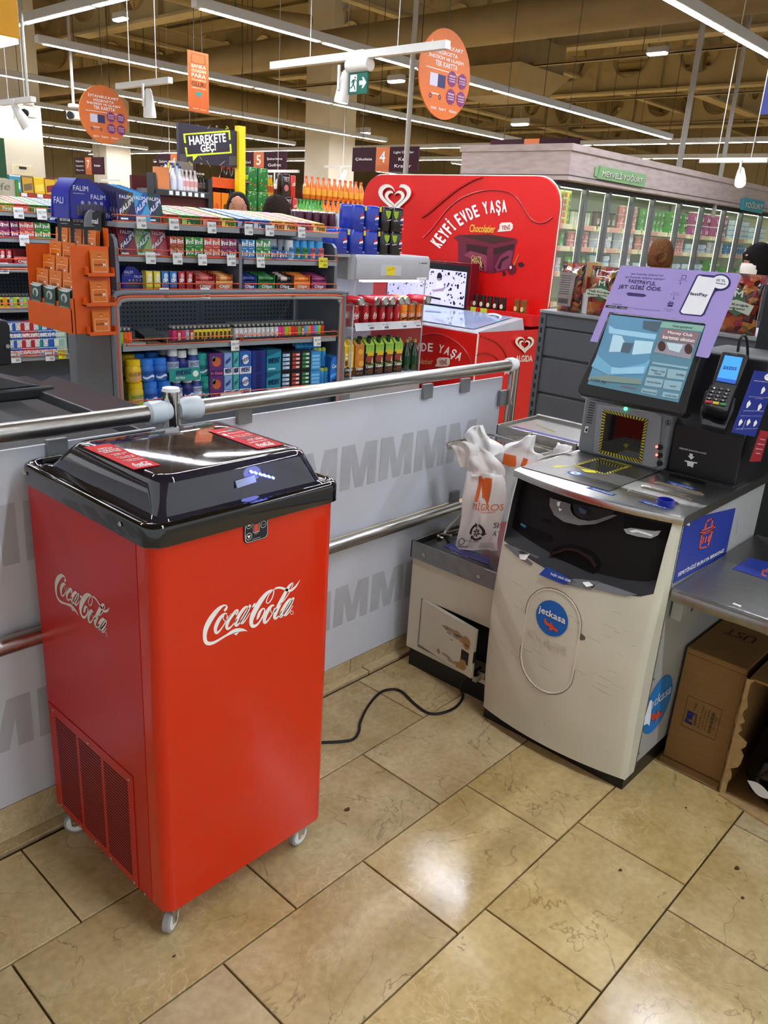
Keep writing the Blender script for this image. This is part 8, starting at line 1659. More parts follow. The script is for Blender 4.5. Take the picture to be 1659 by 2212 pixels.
for pts, hx, e in ((((718,552),(765,530),(1025,600),(1220,565),(1215,600),(1030,640),(760,590)), '#6b1c30', 1), (((755,590),(1025,640),(1020,830),(790,780),(757,750)), '#6a2138', 1), (((1025,635),(1205,600),(1165,800),(1020,832)), '#571a2e', 2), (((765,532),(1000,528),(1215,562),(1025,600)), '#43201c', 3), (((820,600),(985,625),(985,700),(820,660)), '#38161a', 4), (((1025,640),(1190,600),(1185,640),(1025,690)), '#38161a', 4), (((800,690),(850,655),(975,690),(1015,830),(900,800),(860,720)), '#8a3a52', 5), (((1040,780),(1080,700),(1150,650),(1185,660),(1160,790),(1060,820)), '#7a3048', 5), (((980,640),(1030,640),(1030,830),(975,820)), '#6a2138', 6), (((880,700),(900,690),(955,760),(960,815),(930,790)), '#43171f', 6), (((1060,790),(1090,720),(1150,690),(1150,710),(1100,740),(1085,800)), '#3a1420', 6), (((1140,800),(1150,770),(1180,758),(1205,768),(1212,800),(1195,832),(1165,842),(1145,828)), '#5a1420', 7), (((1218,755),(1250,742),(1272,760),(1262,785),(1230,780)), '#3a1816', 7), (((1100,820),(1115,812),(1132,835),(1110,856),(1102,850)), '#3a1816', 7), (((1185,765),(1225,680),(1232,680),(1195,768)), '#9a7a3a', 8), (((1155,780),(1170,770),(1175,790),(1160,800)), '#e0c8c0', 8)):
 if hx not in ms: ms.append(hx)
 g.poly([ib(*q, .001+.0005*e) for q in pts], ms.index(hx))
obj('tub_picture', g, [C(h_) for h_ in ms], BD, sharp=0)
g = G().text('CARTE', ib(858, 725, .007), ib(935, 740, .007), ib(862, 690, .007), 0, .02).text("D'OR", ib(860, 768, .007), ib(945, 790, .007), ib(862, 722, .007), 0, .03); obj('board_lettering', g, ink('#d8b468'), BD, sharp=0)
# screen beside the board
SX0 = 5.02
fs = lambda x, y, e=0.: PX(*Z7(x, y), SX0-e)
a, b = fs(845, 770), fs(815, 1140); ty1 = 4.62; ty0 = a[1]; tz0, tz1 = b[2], fs(840, 775)[2]
TVR = root('advert_screen', (SX0, (ty0+ty1)/2, tz0), 'lit advertising screen with black dots in a dark red frame', 'screen')
obj('screen_frame', G().box(SX0, ty0-.02, tz0-.03, SX0+.10, ty1, tz1+.02), mat('screen_maroon', '#6a1018', .25, coat=.4), TVR, bevel=.004)
obj('screen_bezel', G().box(SX0-.004, ty0, tz0, SX0, ty1-.01, tz1), BLACK, TVR)
dz0, dz1 = tz0+.035, tz1-.045; pn = obj('screen_panel', G().box(SX0-.006, ty0+.015, dz0, SX0-.004, ty1-.02, dz1), mat('screen_lilac', '#c9c4ee', .3, emit=.55, var=0), TVR)
g = G(); random.seed(4)
for k in range(170):
 y, z = random.uniform(ty0+.02, ty1-.03), random.uniform(dz0+.008, dz1-.008); r = random.choice((.003, .005, .008)) + (.004 if y < ty0+.2 and random.random() < .4 else 0); g.poly([(SX0-.0065, y+r*math.cos(t), z+r*math.sin(t)) for t in [i*math.pi/5 for i in range(10)]], 0)
fg = lambda pts, m, e: g.poly([fs(x, y, .0065+e) for x, y in pts], m)
fg(((585,880),(625,880),(655,960),(680,1040),(560,1030),(580,960)), 1, .0006); fg(((590,860),(598,830),(620,825),(632,850),(625,885),(595,885)), 0, .001); fg(((595,870),(622,868),(615,890),(600,890)), 2, .0012); fg(((555,960),(640,945),(650,920),(660,940),(640,970),(560,975)), 2, .0012); fg(((495,1000),(620,1025),(620,1040),(495,1015)), 0, .0014)
obj('screen_picture', g, [C('#17162a'), mat('pic_pale', '#d8d4ec', .3, emit=.4, var=0), C('#b89aa8')], pn, sharp=0)
# freezer chest
FZ = root('chest_freezer', (4.85, 3.9, 0), 'red chest freezer with sloping glass lid before the red board', 'freezer')
fx0, fx1, fy0, fy1, fz = 4.50, 5.19, 3.27, 5.0, .85
obj('chest', G().box(fx0, fy0, .08, fx1, fy1, fz), IR, FZ, bevel=.004); obj('base', G().box(fx0+.03, fy0+.03, 0, fx1, fy1, .08), BLACKP, FZ)
obj('corner_trim', G().box(fx0-.004, fy0-.004, .08, fx0+.004, fy0+.004, fz), WR, FZ)
obj('lid_frame', G().hexa([(fx0, fy0, fz), (5.06, fy0, fz), (5.06, fy1, fz), (fx0, fy1, fz)], [(fx0+.01, fy0+.02, fz+.012), (5.04, fy0+.01, fz+.085), (5.04, fy1, fz+.085), (fx0+.01, fy1, fz+.012)]), mat('lid_grey', '#a9acb2', .35), FZ, bevel=.004)
obj('lid_glass', G().prism([(fx0+.05, fy0+.08, fz+.022), (5.0, fy0+.08, fz+.086), (5.0, fy1-.05, fz+.086), (fx0+.05, fy1-.05, fz+.022)], (-.0005, 0, .004)), mat('lid_glass_blue', '#9cb4d8', .04, coat=1., var=.1, scale=4), FZ)
obj('lid_handle', G().tube(smooth_path([(4.86, 3.36, fz+.078), (4.90, 3.38, fz+.092), (4.94, 3.46, fz+.096), (4.95, 3.52, fz+.088)], 4), .008, 8), WHITEP, FZ)
ff4 = lambda x, y, e=.002: PX(*Z7(x, y), fx0-e)
for k, pts in enumerate(((((470,1320),(560,1300),(660,1320),(760,1380),(830,1460),(868,1560))), ((470,1580),(600,1570),(700,1590),(800,1640)))): obj('chest_line', G().tube([ff4(*q, .002) for q in smooth_path(pts, 4)], .007, 6), IRD, FZ)
arctext(ff4, 'KEYFİ EVDE YAŞA', [(150, 1560), (250, 1490), (350, 1450), (440, 1438), (560, 1440), (660, 1462), (772, 1515)], 62, FZ)
obj('chest_lettering', G().text('Chocolatier', ff4(350, 1530), ff4(558, 1540), ff4(352, 1490), 0, .03), ink('#e0a870'), FZ, sharp=0)
g = G().poly([ff4(*q, .0025) for q in ((575,1555),(590,1530),(588,1500),(605,1487),(680,1487),(692,1500),(690,1540),(675,1555),(610,1558))], 0); g.text('YENİ', ff4(608, 1545, .004), ff4(668, 1540, .004), ff4(608, 1497, .004), 1, .03); obj('speech_bubble', g, [WR, ink('#a8181c')], FZ, sharp=0)
_sn = unit(A((-.083, -.83, 0))); _so = A((4.5, 3.268, 0))
fs3 = lambda x, y, e=.002: PN(*Z7(x, y), _so+_sn*e, _sn)
obj('side_cover', G().hexa([(4.5, 3.268, .03), (5.33, 3.185, .03), (5.33, 3.190, .03), (4.5, 3.2695, .03)], [(4.5, 3.268, .862), (5.33, 3.185, .862), (5.33, 3.190, .862), (4.5, 3.2695, .862)]), IR, FZ)
heart(fs3, 1275, 1380, 4.6, FZ)
obj('chest_lettering', G().text('ALGIDA', fs3(1205, 1520), fs3(1335, 1518), fs3(1205, 1472), 0, .04), WR, FZ, sharp=0)
arctext(fs3, 'KEYFİ EVDE YAŞA', [(885, 1615), (930, 1590), (990, 1580), (1080, 1590), (1150, 1620)], 48, FZ)
for pts in (((930,1320),(1050,1370),(1120,1450),(1150,1560)), ((900,1470),(960,1455),(1040,1480),(1090,1540))): obj('chest_line', G().tube([fs3(*q) for q in smooth_path(pts, 4)], .006, 6), IRD, FZ)
obj('sauce_ledge', G().box(5.06, 3.22, .88, 5.195, 3.80, .955).box(5.06, 3.22, .955, 5.065, 3.80, .965), IR, FZ, bevel=.002)
g = G(); R = lambda q, d, z: [(q*math.cos(t), d*math.sin(t), z) for t in [2*math.pi*i/12 for i in range(12)]]
g.loft([R(.024, .016, 0), R(.027, .02, .01), R(.026, .019, .05), R(.022, .016, .075), R(.024, .018, .08), R(.022, .016, .10)], 0); g.add([(.014*math.cos(t), -.0215, .035+.018*math.sin(t)) for t in [i*math.pi/5 for i in range(10)]], [tuple(range(10))], 1); proto_mesh('sauce', 'sauce_bottle', g, [C('#2c1612'), C('#d8c8a8')]); proto_mesh('sauce2', 'sauce_bottle', g, [C('#7a4a1c'), C('#d8b078')])
for i in range(6): place('sauce', (5.10, ib(900+i*53, 1080)[1]-.0, .956), -math.pi/2, 'dark chocolate sauce bottle on the red ledge, %s from the left' % nth(i+1), 'sauce bottle', 'sauce bottles on the ledge')
for i in range(2): place('sauce2', (5.10, ib(1272+i*52, 1100)[1], .956), -math.pi/2, 'caramel coloured sauce bottle on the red ledge, %s of two' % ('left', 'right')[i], 'sauce bottle', 'sauce bottles on the ledge')
for i, x in enumerate((950, 1037)):
 y = ib(x, 1150)[1]; obj('ledge_tag', G().box(5.056, y-.03, .925, 5.060, y+.03, .965), mat('tag_lime', '#b8c83a', .5), FZ, label='lime price tag on the ledge')
# ------------------------------------------------------------------ long glass door dairy fridge
WD = mat('pale_pink_wood', '#b0a29e', .6, var=.14, scale=5, stretch=(1, 1, 5))
DX0, DX1, DYF = 8.0, 17.5, 4.85
DF = root('dairy_fridge', (12, 5.3, 0), 'long dairy fridge with glass doors under a pale wooden canopy', 'fridge')
obj('canopy', G().box(DX0, DYF, 2.075, DX1, 6.3, 2.40), WD, DF, bevel=.004)
obj('canopy_lip', G().box(DX0-.02, DYF-.02, 2.36, DX1, 6.32, 2.43), WD, DF, bevel=.004); obj('canopy_line', G().box(DX0-.003, DYF-.003, 2.12, DX1, DYF, 2.128).box(DX0-.003, DYF, 2.12, DX0, 6.3, 2.128), DARKP, DF)
DIN = mat('fridge_inner', '#c9d0b8', .5, var=.03); FRM = mat('door_frame_grey', '#7d8288', .35, .6, var=.03)
obj('case', G().box(DX0+.02, 5.75, 0, DX1, 5.8, 2.06).box(DX0+.02, 5.02, 2.03, DX1, 5.8, 2.07).box(DX0+.02, 5.0, 0, DX1, 5.8, .35).box(DX0, 5.0, 0, DX0+.03, 5.8, 2.07), DIN, DF)
obj('top_bar', G().box(DX0, 4.985, 2.02, DX1, 5.02, 2.075), DARKP, DF); obj('bottom_bar', G().box(DX0, 4.985, .3, DX1, 5.02, .38), DARKP, DF)
LEDW = mat('case_lamp', '#f6ffe0', .4, emit=6, var=0); obj('case_lamp', G().box(DX0+.05, 5.06, 2.018, DX1, 5.09, 2.03), LEDW, DF)
MX = [8.04, 8.65, 9.19, 9.8, 10.36, 11.16, 11.92, 12.73, 13.41, 14.28, 15.1, 15.9, 16.7]
SHP = mat('case_rail', '#d8d0a8', .45); PK = ink('#d89a86')
for i, x in enumerate(MX):
 obj('door_post', G().box(x-.028, 4.97, .34, x+.028, 5.03, 2.03), FRM, DF, bevel=.003); obj('case_lamp', G().box(x-.006, 5.035, .4, x+.006, 5.045, 2.0), LEDW, DF)
 if i < len(MX)-1:
  obj('door_pane', G().box(x+.03, 4.995, .38, MX[i+1]-.03, 5.003, 2.02), mat('door_glass', '#e4efe6', .04, alpha=.06, var=0), DF, label='clear fridge door pane')
  for z in (1.63, 1.39, 1.11, .77):
   o = obj('case_shelf', G().box(x+.03, 5.10, z-.03, MX[i+1]-.03, 5.70, z-.01), DIN, DF); obj('shelf_rail', G().box(x+.03, 5.085, z-.035, MX[i+1]-.03, 5.10, z+.02), SHP, o)
   obj('rail_card', G().box(x+.10+.1*(i % 3), 5.082, z-.03, x+.36+.1*(i % 3), 5.085, z+.015), PK, o)
def sign3d(t, x0, x1, z0, z1, col, tl, label):
 rt = root('canopy_sign', ((x0+x1)/2, DYF-.02, z0), label, 'sign')
 obj('sign_panel', G().hexa([(x0, DYF-.025, z0), (x1, DYF-.025, z0-.01), (x1, DYF-.003, z0-.01), (x0, DYF-.003, z0)], [(x0+.03, DYF-.025, z1), (x1, DYF-.025, z1), (x1, DYF-.003, z1), (x0+.03, DYF-.003, z1)]).box(x0-.05, DYF-.012, z0+.02, x0+.1, DYF-.003, z1-.02), mat(tl, col, .5), rt)
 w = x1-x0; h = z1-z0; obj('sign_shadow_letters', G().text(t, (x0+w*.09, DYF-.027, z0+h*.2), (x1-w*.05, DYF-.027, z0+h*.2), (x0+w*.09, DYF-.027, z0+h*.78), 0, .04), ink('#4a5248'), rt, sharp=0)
 obj('sign_letters', G().text(t, (x0+w*.07, DYF-.032, z0+h*.23), (x1-w*.07, DYF-.032, z0+h*.23), (x0+w*.07, DYF-.032, z0+h*.81), 0, .03), ink('#d6dccb'), rt, sharp=0)
sign3d('MEYVELİ YOĞURT', 8.57, 9.71, 2.135, 2.265, '#7fa878', 'sign_sage', 'sage green MEYVELİ YOĞURT sign on the fridge canopy'); sign3d('YOĞURT', 12.93, 13.81, 2.05, 2.22, '#3a9aac', 'sign_teal', 'teal YOĞURT sign on the fridge canopy')
def cup(key, c1, c2, r=.045, h=.10, nm='yogurt_cup'):
 g = G(); R = lambda q, z: [(q*math.cos(t), q*math.sin(t), z) for t in [2*math.pi*i/8 for i in range(8)]]
 g.loft([R(r*.82, 0), R(r*.95, h*.88), R(r, h*.9), R(r, h)], [0, 0, 1, 1]); g.add([(r*1.0*math.sin(a)*.93, -r*.93*math.cos(a), z) for a, z in ((-.5, h*.3), (.5, h*.3), (.5, h*.62), (-.5, h*.62))], [(0, 1, 2, 3)], 2); proto_mesh(key, nm, g, [C(c2), C(c1), C('#e4e6de')])
for k, a, b, r, h, nm in (('c_gr', '#3f8a3a', '#5aa04a', .05, .10, 'yogurt_cup'), ('c_wh', '#e0e0da', '#b8c0c8', .05, .09, 'yogurt_cup'), ('c_pk', '#e8c8c0', '#d08a88', .05, .10, 'yogurt_cup'), ('c_bl', '#4a86c0', '#3f78b4', .05, .09, 'yogurt_cup'), ('c_bg', '#2e6a2c', '#d0d8c0', .032, .19, 'kefir_bottle'), ('t_wh', '#dfe0dc', '#c4ccd8', .10, .13, 'yogurt_tub'), ('t_gr', '#5aa83a', '#4a9a30', .10, .10, 'yogurt_tub'), ('t_mg', '#d8dcd8', '#b04a8c', .10, .17, 'yogurt_tub'), ('b_dk', '#2a2a30', '#6a5a4a', .05, .20, 'milk_bottle'), ('t_bl', '#3f86c4', '#cfe0e8', .085, .075, 'yogurt_tub')): cup(k, a, b, r, h, nm)
b_ = B(.16, .10, .10, '#a8b83a', None, '#c8d488'); b_.D(.25, .5, .2, .3, '#b8503a').D(.6, .5, .16, .36, '#e0c21c').D(.85, .4, .14, .3, '#3f8a2c').R(0, .86, 1, 1, '#e0e4c8'); b_.proto('p_fr', 'yogurt_pack')
PLAN = [[('p_fr', 5, .102), ('c_gr', 2, .10), ('c_wh', 2, .09)], [('c_bg', 1, .19), ('c_pk', 2, .1), ('c_gr', 2, .1)], [('b_dk', 1, .2), ('t_wh', 2, .13), ('t_bl', 3, .075)], [('c_pk', 3, .10), ('t_wh', 2, .13), ('t_wh', 2, .13)], [('c_gr', 3, .10), ('c_pk', 2, .1), ('t_bl', 2, .075)], [('t_gr', 3, .10), ('c_pk', 2, .1), ('t_bl', 2, .075)], [('t_mg', 2, .17), ('t_bl', 2, .075), ('t_bl', 2, .075)], [('t_mg', 2, .17), ('c_wh', 2, .09), ('t_gr', 2, .1)], [('t_bl', 4, .075), ('c_bl', 2, .09), ('t_gr', 1, .1)], [('t_bl', 3, .075), ('t_bl', 2, .075), ('t_wh', 1, .13)]]
DES = {'p_fr': 'lime fruit print yogurt pack', 'c_gr': 'green topped yogurt cup', 'c_wh': 'white yogurt cup', 'c_pk': 'pink yogurt cup', 'c_bl': 'blue yogurt cup', 'c_bg': 'green capped kefir bottle', 't_wh': 'white yogurt tub', 't_gr': 'green yogurt tub', 't_mg': 'white and magenta tub', 'b_dk': 'dark milk bottle', 't_bl': 'blue and white tub'}
SIZ = {'p_fr': .165, 'c_bg': .07, 'c_gr': .105, 'c_wh': .105, 'c_pk': .105, 'c_bl': .105, 'b_dk': .105, 't_bl': .18}
for i, rows in enumerate(PLAN):
 x0, x1 = MX[i]+.05, MX[i+1]-.05
 for s, (k, n, dz) in enumerate(rows):
  z = (1.63, 1.39, 1.11)[s]-.01; sp = SIZ.get(k, .21); m = max(1, int((x1-x0)/sp)); dz = min(dz, ((2.0, 1.60, 1.36)[s]-z-.03)/n) if n*dz > (2.0, 1.60, 1.36)[s]-z-.03 else dz
  for c in range(m):
   for q in range(n): place(k, (x0+(x1-x0)*(c+.5)/m, 5.19 if sp < .2 else 5.215, z+q*dz), 0, '%s, %s door, %s shelf, %s stack, %s up' % (DES[k], nth(i+1), ('top', 'second', 'third')[s], nth(c+1), nth(q+1)), 'dairy product', '%ss behind door %s, shelf %s' % (DES[k], nth(i+1), nth(s+1)))
# ------------------------------------------------------------------ drinks shelving far behind the candy gondola
FY = 9.0; fq = lambda x, y: PY(x, y, FY)
FS = root('far_shelving', (6.5, 9.3, 0), 'long dark red drinks shelving far behind the candy gondola', 'shelving'); MAR = mat('maroon_shelf', '#4a1216', .5, var=.05); ORS = mat('orange_shelf', '#d2521a', .45)
obj('shelf_back', G().box(5.6, 9.45, 0, 10.2, 9.5, 1.9), MAR, FS); obj('end_board', G().box(5.60, 8.98, 0, 5.64, 9.12, 1.93), DARKP, FS); obj('end_board', G().box(6.38, 8.98, 0, 6.44, 9.5, 1.92), DARKP, FS)
obj('red_front', G().box(5.66, 9.03, 0, 6.38, 9.06, 1.70), MAR, FS); obj('shelf_board', G().box(5.66, 8.97, 1.70, 6.38, 9.45, 1.76), GREYM, FS); obj('shelf_edge', G().box(5.62, 8.96, 1.69, 6.38, 8.97, 1.75), DARKP, FS)
for i in range(6): obj('price_tag', G().box(5.80+i*.09, 8.955, 1.70, 5.85+i*.09, 8.96, 1.745), MATS['tag_white'], FS)
obj('orange_side', G().box(6.44, 8.98, 1.83, 6.92, 9.0, 1.95), ORS, FS); obj('shelf_board', G().box(6.44, 8.97, 1.44, 10.2, 9.45, 1.53), ORS, FS); obj('orange_side', G().box(6.44, 8.98, 0, 10.2, 9.02, 1.44), MAR, FS); obj('shelf_board', G().box(7.0, 9.15, 1.765, 10.2, 9.45, 1.785), GREYM, FS)
bottle('bw', '#dfe4ee', '#2a3fa0', '#d0d4e4', .27, .04); bottle('bp', '#e6dcdc', '#e4e4e4', '#d09a9a', .24, .035); bottle('bd', '#1c1714', '#e0e0d8', '#55483a', .22, .035); bottle('by', '#d8a81c', '#c8c8c0', '#c8501c', .27, .04); bottle('bg2', '#4a9a3a', '#3f8a2c', '#c8d02a', .26, .045); bottle('bo', '#e0761a', '#d8601a', '#e8a030', .30, .05); bottle('bc', '#a8aaa8', '#a8141c', '#2a2022', .27, .04); bottle('ck', '#2a0f0c', '#b8141c', '#b8141c', .28, .045)
NM = {'bw': 'white bottle with blue cap', 'bp': 'white and pink bottle', 'bd': 'small dark bottle', 'by': 'yellow drink bottle', 'bg2': 'green lemonade bottle', 'bo': 'orange soda bottle', 'bc': 'clear water bottle', 'ck': 'cola bottle'}
def frow(k, x0, x1, n, z, y=9.06, rows=1, where='far shelf', dy=.1):
 for i in range(n):
  for r in range(rows): place(k, (x0+(x1-x0)*i/max(1, n-1), y+r*dy, z), 0, '%s, %s, %s from the left' % (NM[k], where, nth(i+1)) + (', back row' if r else ''), 'bottle', NM[k]+'s, '+where)
b_ = B(.16, .1, .24, '#c87a4a', None, '#d8a070'); b_.proto('f_or', 'carton'); place('f_or', (5.76, 9.06, 1.762), 0, 'light orange carton at the left end of the far shelf', 'carton')
frow('bw', 5.93, 6.02, 2, 1.762, where='upper far shelf'); frow('bw', 5.92, 6.08, 3, 1.80, 9.2, where='far shelf back row'); frow('bp', 6.06, 6.24, 4, 1.762, where='upper far shelf'); frow('bd', 6.27, 6.36, 3, 1.762, where='upper far shelf')
b_ = B(.3, .12, .10, '#c9c4c0', None, '#d8d4d0'); b_.proto('f_wr', 'wrapped_pack'); place('f_wr', (6.2, 9.3, 2.0), .2, 'loose white wrapped pack lying on top of the bottles', 'pack')
for i, (x, z, c, t, c2) in enumerate(((6.53, 1.535, '#e0761a', 'orange juice carton on the far shelf, left of two', '#c8501c'), (6.66, 1.535, '#e0841c', 'orange juice carton on the far shelf, right of two', '#5a3a1a'))): b_ = B(.11, .1, .24, c, None, c); b_.D(.5, .3, .3, .16, c2); b_.proto('fj%d' % i, 'juice_box'); place('fj%d' % i, (x, 9.06, z), 0, t, 'carton')
for i, (x, z, k, t) in enumerate(((6.80, 1.535, 'pep2', 'black cola multipack with round emblem, lower left on the far shelf'), (6.93, 1.535, 'pm2', 'black cola multipack, lower on the far shelf'), (6.97, 1.83, 'pmx', 'black and lime cola multipack, upper on the far shelf'))):
 if k == 'pep2': pack('pep2', .10, .1, .2, '#16171c', lambda g, F, I: globe(g, F, I, .5, .5, .12, 1.6))
 place(k, (x, 9.06, z), 0, t, 'can pack', sc=(1.3, 1, 1.6))
def gdots(g, F, I):
 random.seed(1)
 for k in range(16): u, v = random.uniform(.1, .9), random.uniform(.06, .94); r = random.uniform(.04, .09); g.poly([F(u+r*math.cos(t), v+r*.5*math.sin(t)) for t in [j*math.pi/4 for j in range(8)]], I(('#4fae4a', '#8fd06a', '#c83a2c')[k % 3]))
pack('gpk', .17, .1, .29, '#17682a', gdots)
for i in range(2):
 for j in range(2): place('gpk', (7.10+i*.18, 9.06, 1.535+j*.295), 0, 'green dotted soda multipack on the far shelf, %s %s' % (('lower', 'upper')[j], ('left', 'right')[i]), 'can pack')
frow('ck', 6.80, 6.98, 3, 2.12-.30, 9.25, where='behind cola packs')
frow('by', 7.27, 7.56, 7, 1.787, 9.2, 2, where='upper tier'); frow('bc', 7.30, 7.38, 3, 1.53, where='lower tier'); frow('by', 7.42, 7.56, 4, 1.53, where='lower tier')
for i, (x, z, c) in enumerate(((7.62, 1.787, 'upper'), (7.66, 1.53, 'lower'))):
 pack('bpk%d' % i, .16, .12, .30 if i == 0 else .27, '#1a1214', lambda g, F, I: (g.text('PET', F(.3, .68), F(.8, .68), F(.3, .86), I('#c8b0b0'), .03), g.poly([F(.5+.25*math.cos(t), .4+.14*math.sin(t)) for t in [j*math.pi/6 for j in range(12)]], I('#b86a60')))); place('bpk%d' % i, (x+.06, 9.08, z), 0, 'black shrink wrapped bottle pack on the far shelf, %s tier' % c, 'pack')
 pack('rpk%d' % i, .09, .12, .29 if i == 0 else .26, '#b8281c', lambda g, F, I: g.text('cola', F(.2, .5), F(.8, .55), F(.2, .7), I('#e8c8b8'), .03)); place('rpk%d' % i, (x+.19, 9.08, z), 0, 'red shrink wrapped pack on the far shelf, %s tier' % c, 'pack')
frow('bg2', 7.90, 8.38, 8, 1.53, 9.06, 2, where='beside black packs'); frow('bo', 8.40, 9.2, 9, 1.53, 9.06, where='lower row'); frow('bo', 8.20, 9.3, 11, 1.80, 9.2, where='upper row')
# left far shelf with coffee bags and blue packs
FL = root('far_shelving', (4.0, 9.3, 0), 'red edged far shelving at the left behind the blue gum display carton', 'shelving'); obj('shelf_back', G().box(2.9, 9.45, 0, 5.1, 9.5, 1.6), MAR, FL); obj('shelf_board', G().box(3.93, 8.98, 1.555, 5.1, 9.45, 1.60), mat('red_rail', '#9a3324', .45), FL); obj('shelf_board', G().box(2.9, 9.0, 1.25, 5.1, 9.45, 1.28), MAR, FL); obj('shelf_front', G().box(2.9, 9.05, 0, 5.1, 9.08, 1.25), MAR, FL)
for i in range(4): obj('price_tag', G().box(4.02+i*.17, 8.975, 1.565, 4.08+i*.17, 8.98, 1.60), MATS['tag_white'], FL)
for i, (c, c2, t) in enumerate((('#3a8aa4', '#c8d8d8', 'teal'), ('#b8902a', '#6a5a44', 'yellow grey'), ('#d8b21c', '#e0c850', 'yellow'), ('#c8a41c', '#7a2030', 'yellow and plum'), ('#d8b830', '#8a7a5a', 'pale yellow'), ('#7a2432', '#c8a870', 'plum'), ('#d0c8bc', '#5a3226', 'white and brown'), ('#cfc6ba', '#6a2a26', 'white and maroon'), ('#d4ccc0', '#4a2a22', 'cream and brown'))):
 b_ = B(.115, .08, .165, c, None, c2); b_.P([(.1, .1), (.9, .2), (.9, .6), (.1, .5)], c2).R(0, .92, 1, 1, c2); b_.proto('cf%d' % i, 'coffee_bag'); place('cf%d' % i, (3.99+i*.125, 9.06, 1.602), .1*math.sin(i), '%s bag on the red far shelf, %s from the left' % (t, nth(i+1)), 'bag', tilt=-.05)
pack('bl_f', .16, .1, .2, '#14368c', lambda g, F, I: globe(g, F, I, .7, .4, .15, 1.2))
for i in range(5): place('bl_f', (4.32+i*.165, 9.06, 1.281), 0, 'blue cola multipack on the lower far shelf, %s from the left' % nth(i+1), 'can pack')
for i in range(6): place(('bd', 'rpk0')[i % 2], (3.72+i*.09, 9.08, 1.281), 0, '%s on the lower far shelf, %s from the left' % (('small dark bottle', 'red wrapped pack')[i % 2], nth(i//2+1)), 'bottle' if i % 2 == 0 else 'pack', sc=(1, 1, .8))
LS = root('green_sign', (3.2, 6.6, 1.2), 'pale sign board with green frame ending in life at the left edge', 'sign'); lq = lambda x, y, e=0.: PY(x, y, 6.6-e)
a, b = lq(31, 388), lq(-40, 440); obj('sign_board', G().box(b[0], 6.6, b[2], a[0], 6.62, a[2]), mat('sign_pale', '#c9c2a8', .5), LS); obj('sign_frame', G().box(b[0], 6.59, b[2]-.03, a[0]+.02, 6.62, b[2]).box(a[0], 6.59, .4, a[0]+.025, 6.62, a[2]), mat('frame_green', '#4a8a3a', .5), LS); obj('sign_print', G().text('life', lq(-12, 412, .003), lq(22, 410, .003), lq(-12, 396, .003)), ink('#7a7a6a'), LS, sharp=0)
obj('green_board', G().box(PY(-30, 300, 6.4)[0], 6.4, PY(12, 385, 6.4)[2], PY(12, 340, 6.4)[0], 6.42, PY(2, 298, 6.4)[2]), mat('panel_green', '#17481f', .5), label='dark green panel at the left edge below the white track', cat='panel')
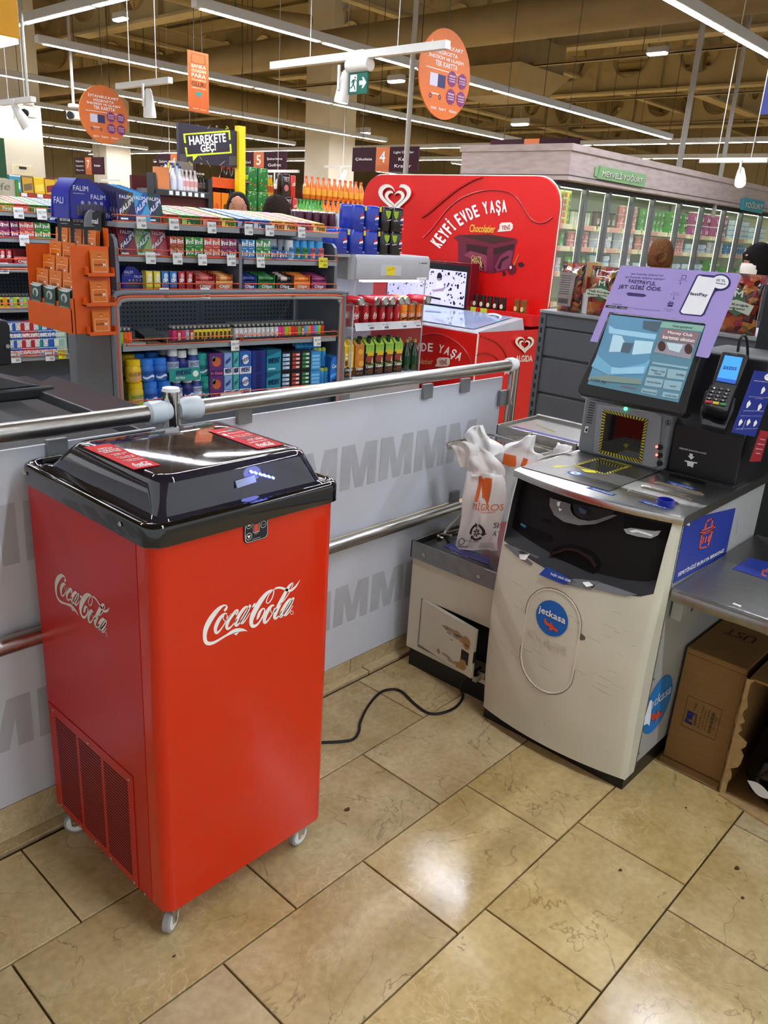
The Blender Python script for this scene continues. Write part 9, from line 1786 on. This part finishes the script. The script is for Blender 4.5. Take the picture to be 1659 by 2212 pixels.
# ------------------------------------------------------------------ shoppers
SKIN = mat('skin', '#b07a5e', .5, var=.03);
def person(x, y, top, face, label, shirt, hair, hr=.092, curly=0, bun=False, mask=False):
 s = top/1.72; f = A((math.cos(face), math.sin(face), 0)); l = A((-f[1], f[0], 0)); o = A((x, y, 0)); rt = root('person', o, label, 'person')
 J = [(0, 0, .93, .14), (0, 0, 1.12, .13), (0, 0, 1.33, .14), (0, 0, 1.44, .07), (0, .0, 1.50, .055), (0, .1, .86, .10), (.02, .1, .48, .065), (0, .1, .08, .05), (.13, .11, .03, .04), (0, -.1, .86, .10), (.02, -.1, .48, .065), (0, -.1, .08, .05), (.13, -.11, .03, .04), (0, .17, 1.38, .06), (-.02, .23, 1.12, .045), (.10, .21, .90, .035), (.16, .20, .83, .035), (0, -.17, 1.38, .06), (-.02, -.23, 1.12, .045), (.10, -.21, .90, .035), (.16, -.20, .83, .035)]
 E = [(0, 1), (1, 2), (2, 3), (3, 4), (0, 5), (5, 6), (6, 7), (7, 8), (0, 9), (9, 10), (10, 11), (11, 12), (2, 13), (13, 14), (14, 15), (15, 16), (2, 17), (17, 18), (18, 19), (19, 20)]
 me = bpy.data.meshes.new('body'); me.from_pydata([tuple((f*a+l*b)*s+A((0, 0, c*s))) for a, b, c, _ in J], E, []); me.materials.append(mat('cloth_'+shirt.strip('#'), shirt, .8)); b = bpy.data.objects.new('body', me); COL.objects.link(b); b.parent = rt
 m = b.modifiers.new('skin', 'SKIN'); sv = me.skin_vertices[0].data if me.skin_vertices else None
 if sv is None:
  me.attributes.new;
 for i, j in enumerate(J):
  if sv: sv[i].radius = (j[3]*s, j[3]*s); sv[i].use_root = i == 0
 b.modifiers.new('sub', 'SUBSURF').levels = 1
 c = A((0, 0, top-.118)); P = lambda a, q, z: c+f*a+l*q+A((0, 0, z)); w0 = o
 def shell(k, z0, z1, back=0., amp=0., n=22, m=12, front=1.):
  R = []
  for j in range(m+1):
   ph = -math.pi/2+math.pi*j/m; z = .118*math.sin(ph)*k; z = max(z0, min(z1, z)); r = max(.02, math.cos(ph))**.8*k
   R.append([w0+P((.095*r*math.cos(t)*((front+.22*max(0, min(1, (z-.014)/.02))) if math.cos(t) > 0 else 1)-back)*(1+amp*math.sin(5*t+3*j)), .083*r*math.sin(t)*(1+amp*math.sin(7*t+2*j)), z+amp*.05*math.sin(4*t+j)) for t in [2*math.pi*i/n for i in range(n)]])
  return G().loft(R)
 g = shell(1, -.2, .2); g.loft([[w0+P(.09+dx, r*math.cos(t)*.8, -.02+r*math.sin(t)) for t in [2*math.pi*i/8 for i in range(8)]] for dx, r in ((-.01, .018), (.022, .010))]); g.cyl(w0+P(-.01, 0, -.2), w0+P(-.005, 0, -.08), .055, n=14)
 for q in (-1, 1): g.loft([[w0+P(-.005+r*math.cos(t)*.6, q*(.072+d), -.01+r*math.sin(t)) for t in [2*math.pi*i/8 for i in range(8)]] for d, r in ((-.004, .022), (.012, .026))])
 obj('head', g, SKIN, rt, sharp=80)
 for q in (-.03, .03): obj('eye', G().cyl(w0+P(.080, q, .012), w0+P(.092, q, .012), .011, .006, n=10), BLACK, rt); obj('eyebrow', G().box(-.002, -.014, -.002, .006, .014, .002).xf(lambda p: w0+P(.090+p[0], q+p[1], .033+p[2])), C(hair), rt)
 if not mask: obj('mouth', G().cyl(w0+P(.075, 0, -.062), w0+P(.087, 0, -.062), .016, n=10).xf(lambda p: p*A((1, 1, 1))), ink('#8a4a44'), rt)
 HM = mat('hair_'+hair.strip('#'), hair, .85, spec=.2, var=.3, scale=70, bump=.8)
 obj('hair', shell(1.15 if not curly else 1.3, -.075 if not curly else -.12, .2, .018, .03 if not curly else .10, 30, 16, .88), HM, rt, sharp=80)
 if bun:
  obj('hair_bun', G().tube([w0+P(-.118-.012*math.sin(2*t), (.030+.006*math.sin(3*t))*math.cos(t), -.005+(.036+.005*math.cos(2*t))*math.sin(t)) for t in [2*math.pi*i/18 for i in range(18)]], .017, 8, loop=True).tube([w0+P(-.128, .012*math.cos(t), -.005+.014*math.sin(t)) for t in [2*math.pi*i/10 for i in range(10)]], .010, 8, loop=True), HM, rt, sharp=80)
  obj('hair_clip', G().loft([[w0+P(a, .055*math.sin(t), .110+.012*math.cos(t)) for t in [-1.4+2.8*i/8 for i in range(9)]] for a in (-.05, -.02)], 0, closed=False, caps=False), BLACKP, rt, label='dark clip across the hair')
 if mask: obj('face_mask', G().loft([[w0+P(.100*k*math.cos(a)+.012, .082*k*math.sin(a)*1.0, z) for a in [-1.25+2.5*i/10 for i in range(11)]] for k, z in ((.96, -.095), (1.04, -.06), (1.05, -.03), (.98, -.002))], 0, closed=False, caps=False), mat('mask_white', '#d8d4cc', .7), rt)
 return rt
person(4.34, 5.70, 1.675, math.radians(232), 'person with short dark hair looking over the gum trays', '#3a4250', '#1c1512')
person(4.29, 5.14, 1.64, math.radians(35), 'person with dark curly hair turned away behind the gum trays', '#4a3a3a', '#241914', curly=1)
person(6.24, 2.88, 1.525, math.radians(28), 'person with brown hair in a bun facing the dairy fridge', '#55484a', '#5a3a20', bun=True)
person(6.75, 2.33, 1.52, math.radians(150), 'person with black curly hair and a white face mask at the right edge', '#2c3040', '#0f0c0c', curly=1, mask=True)
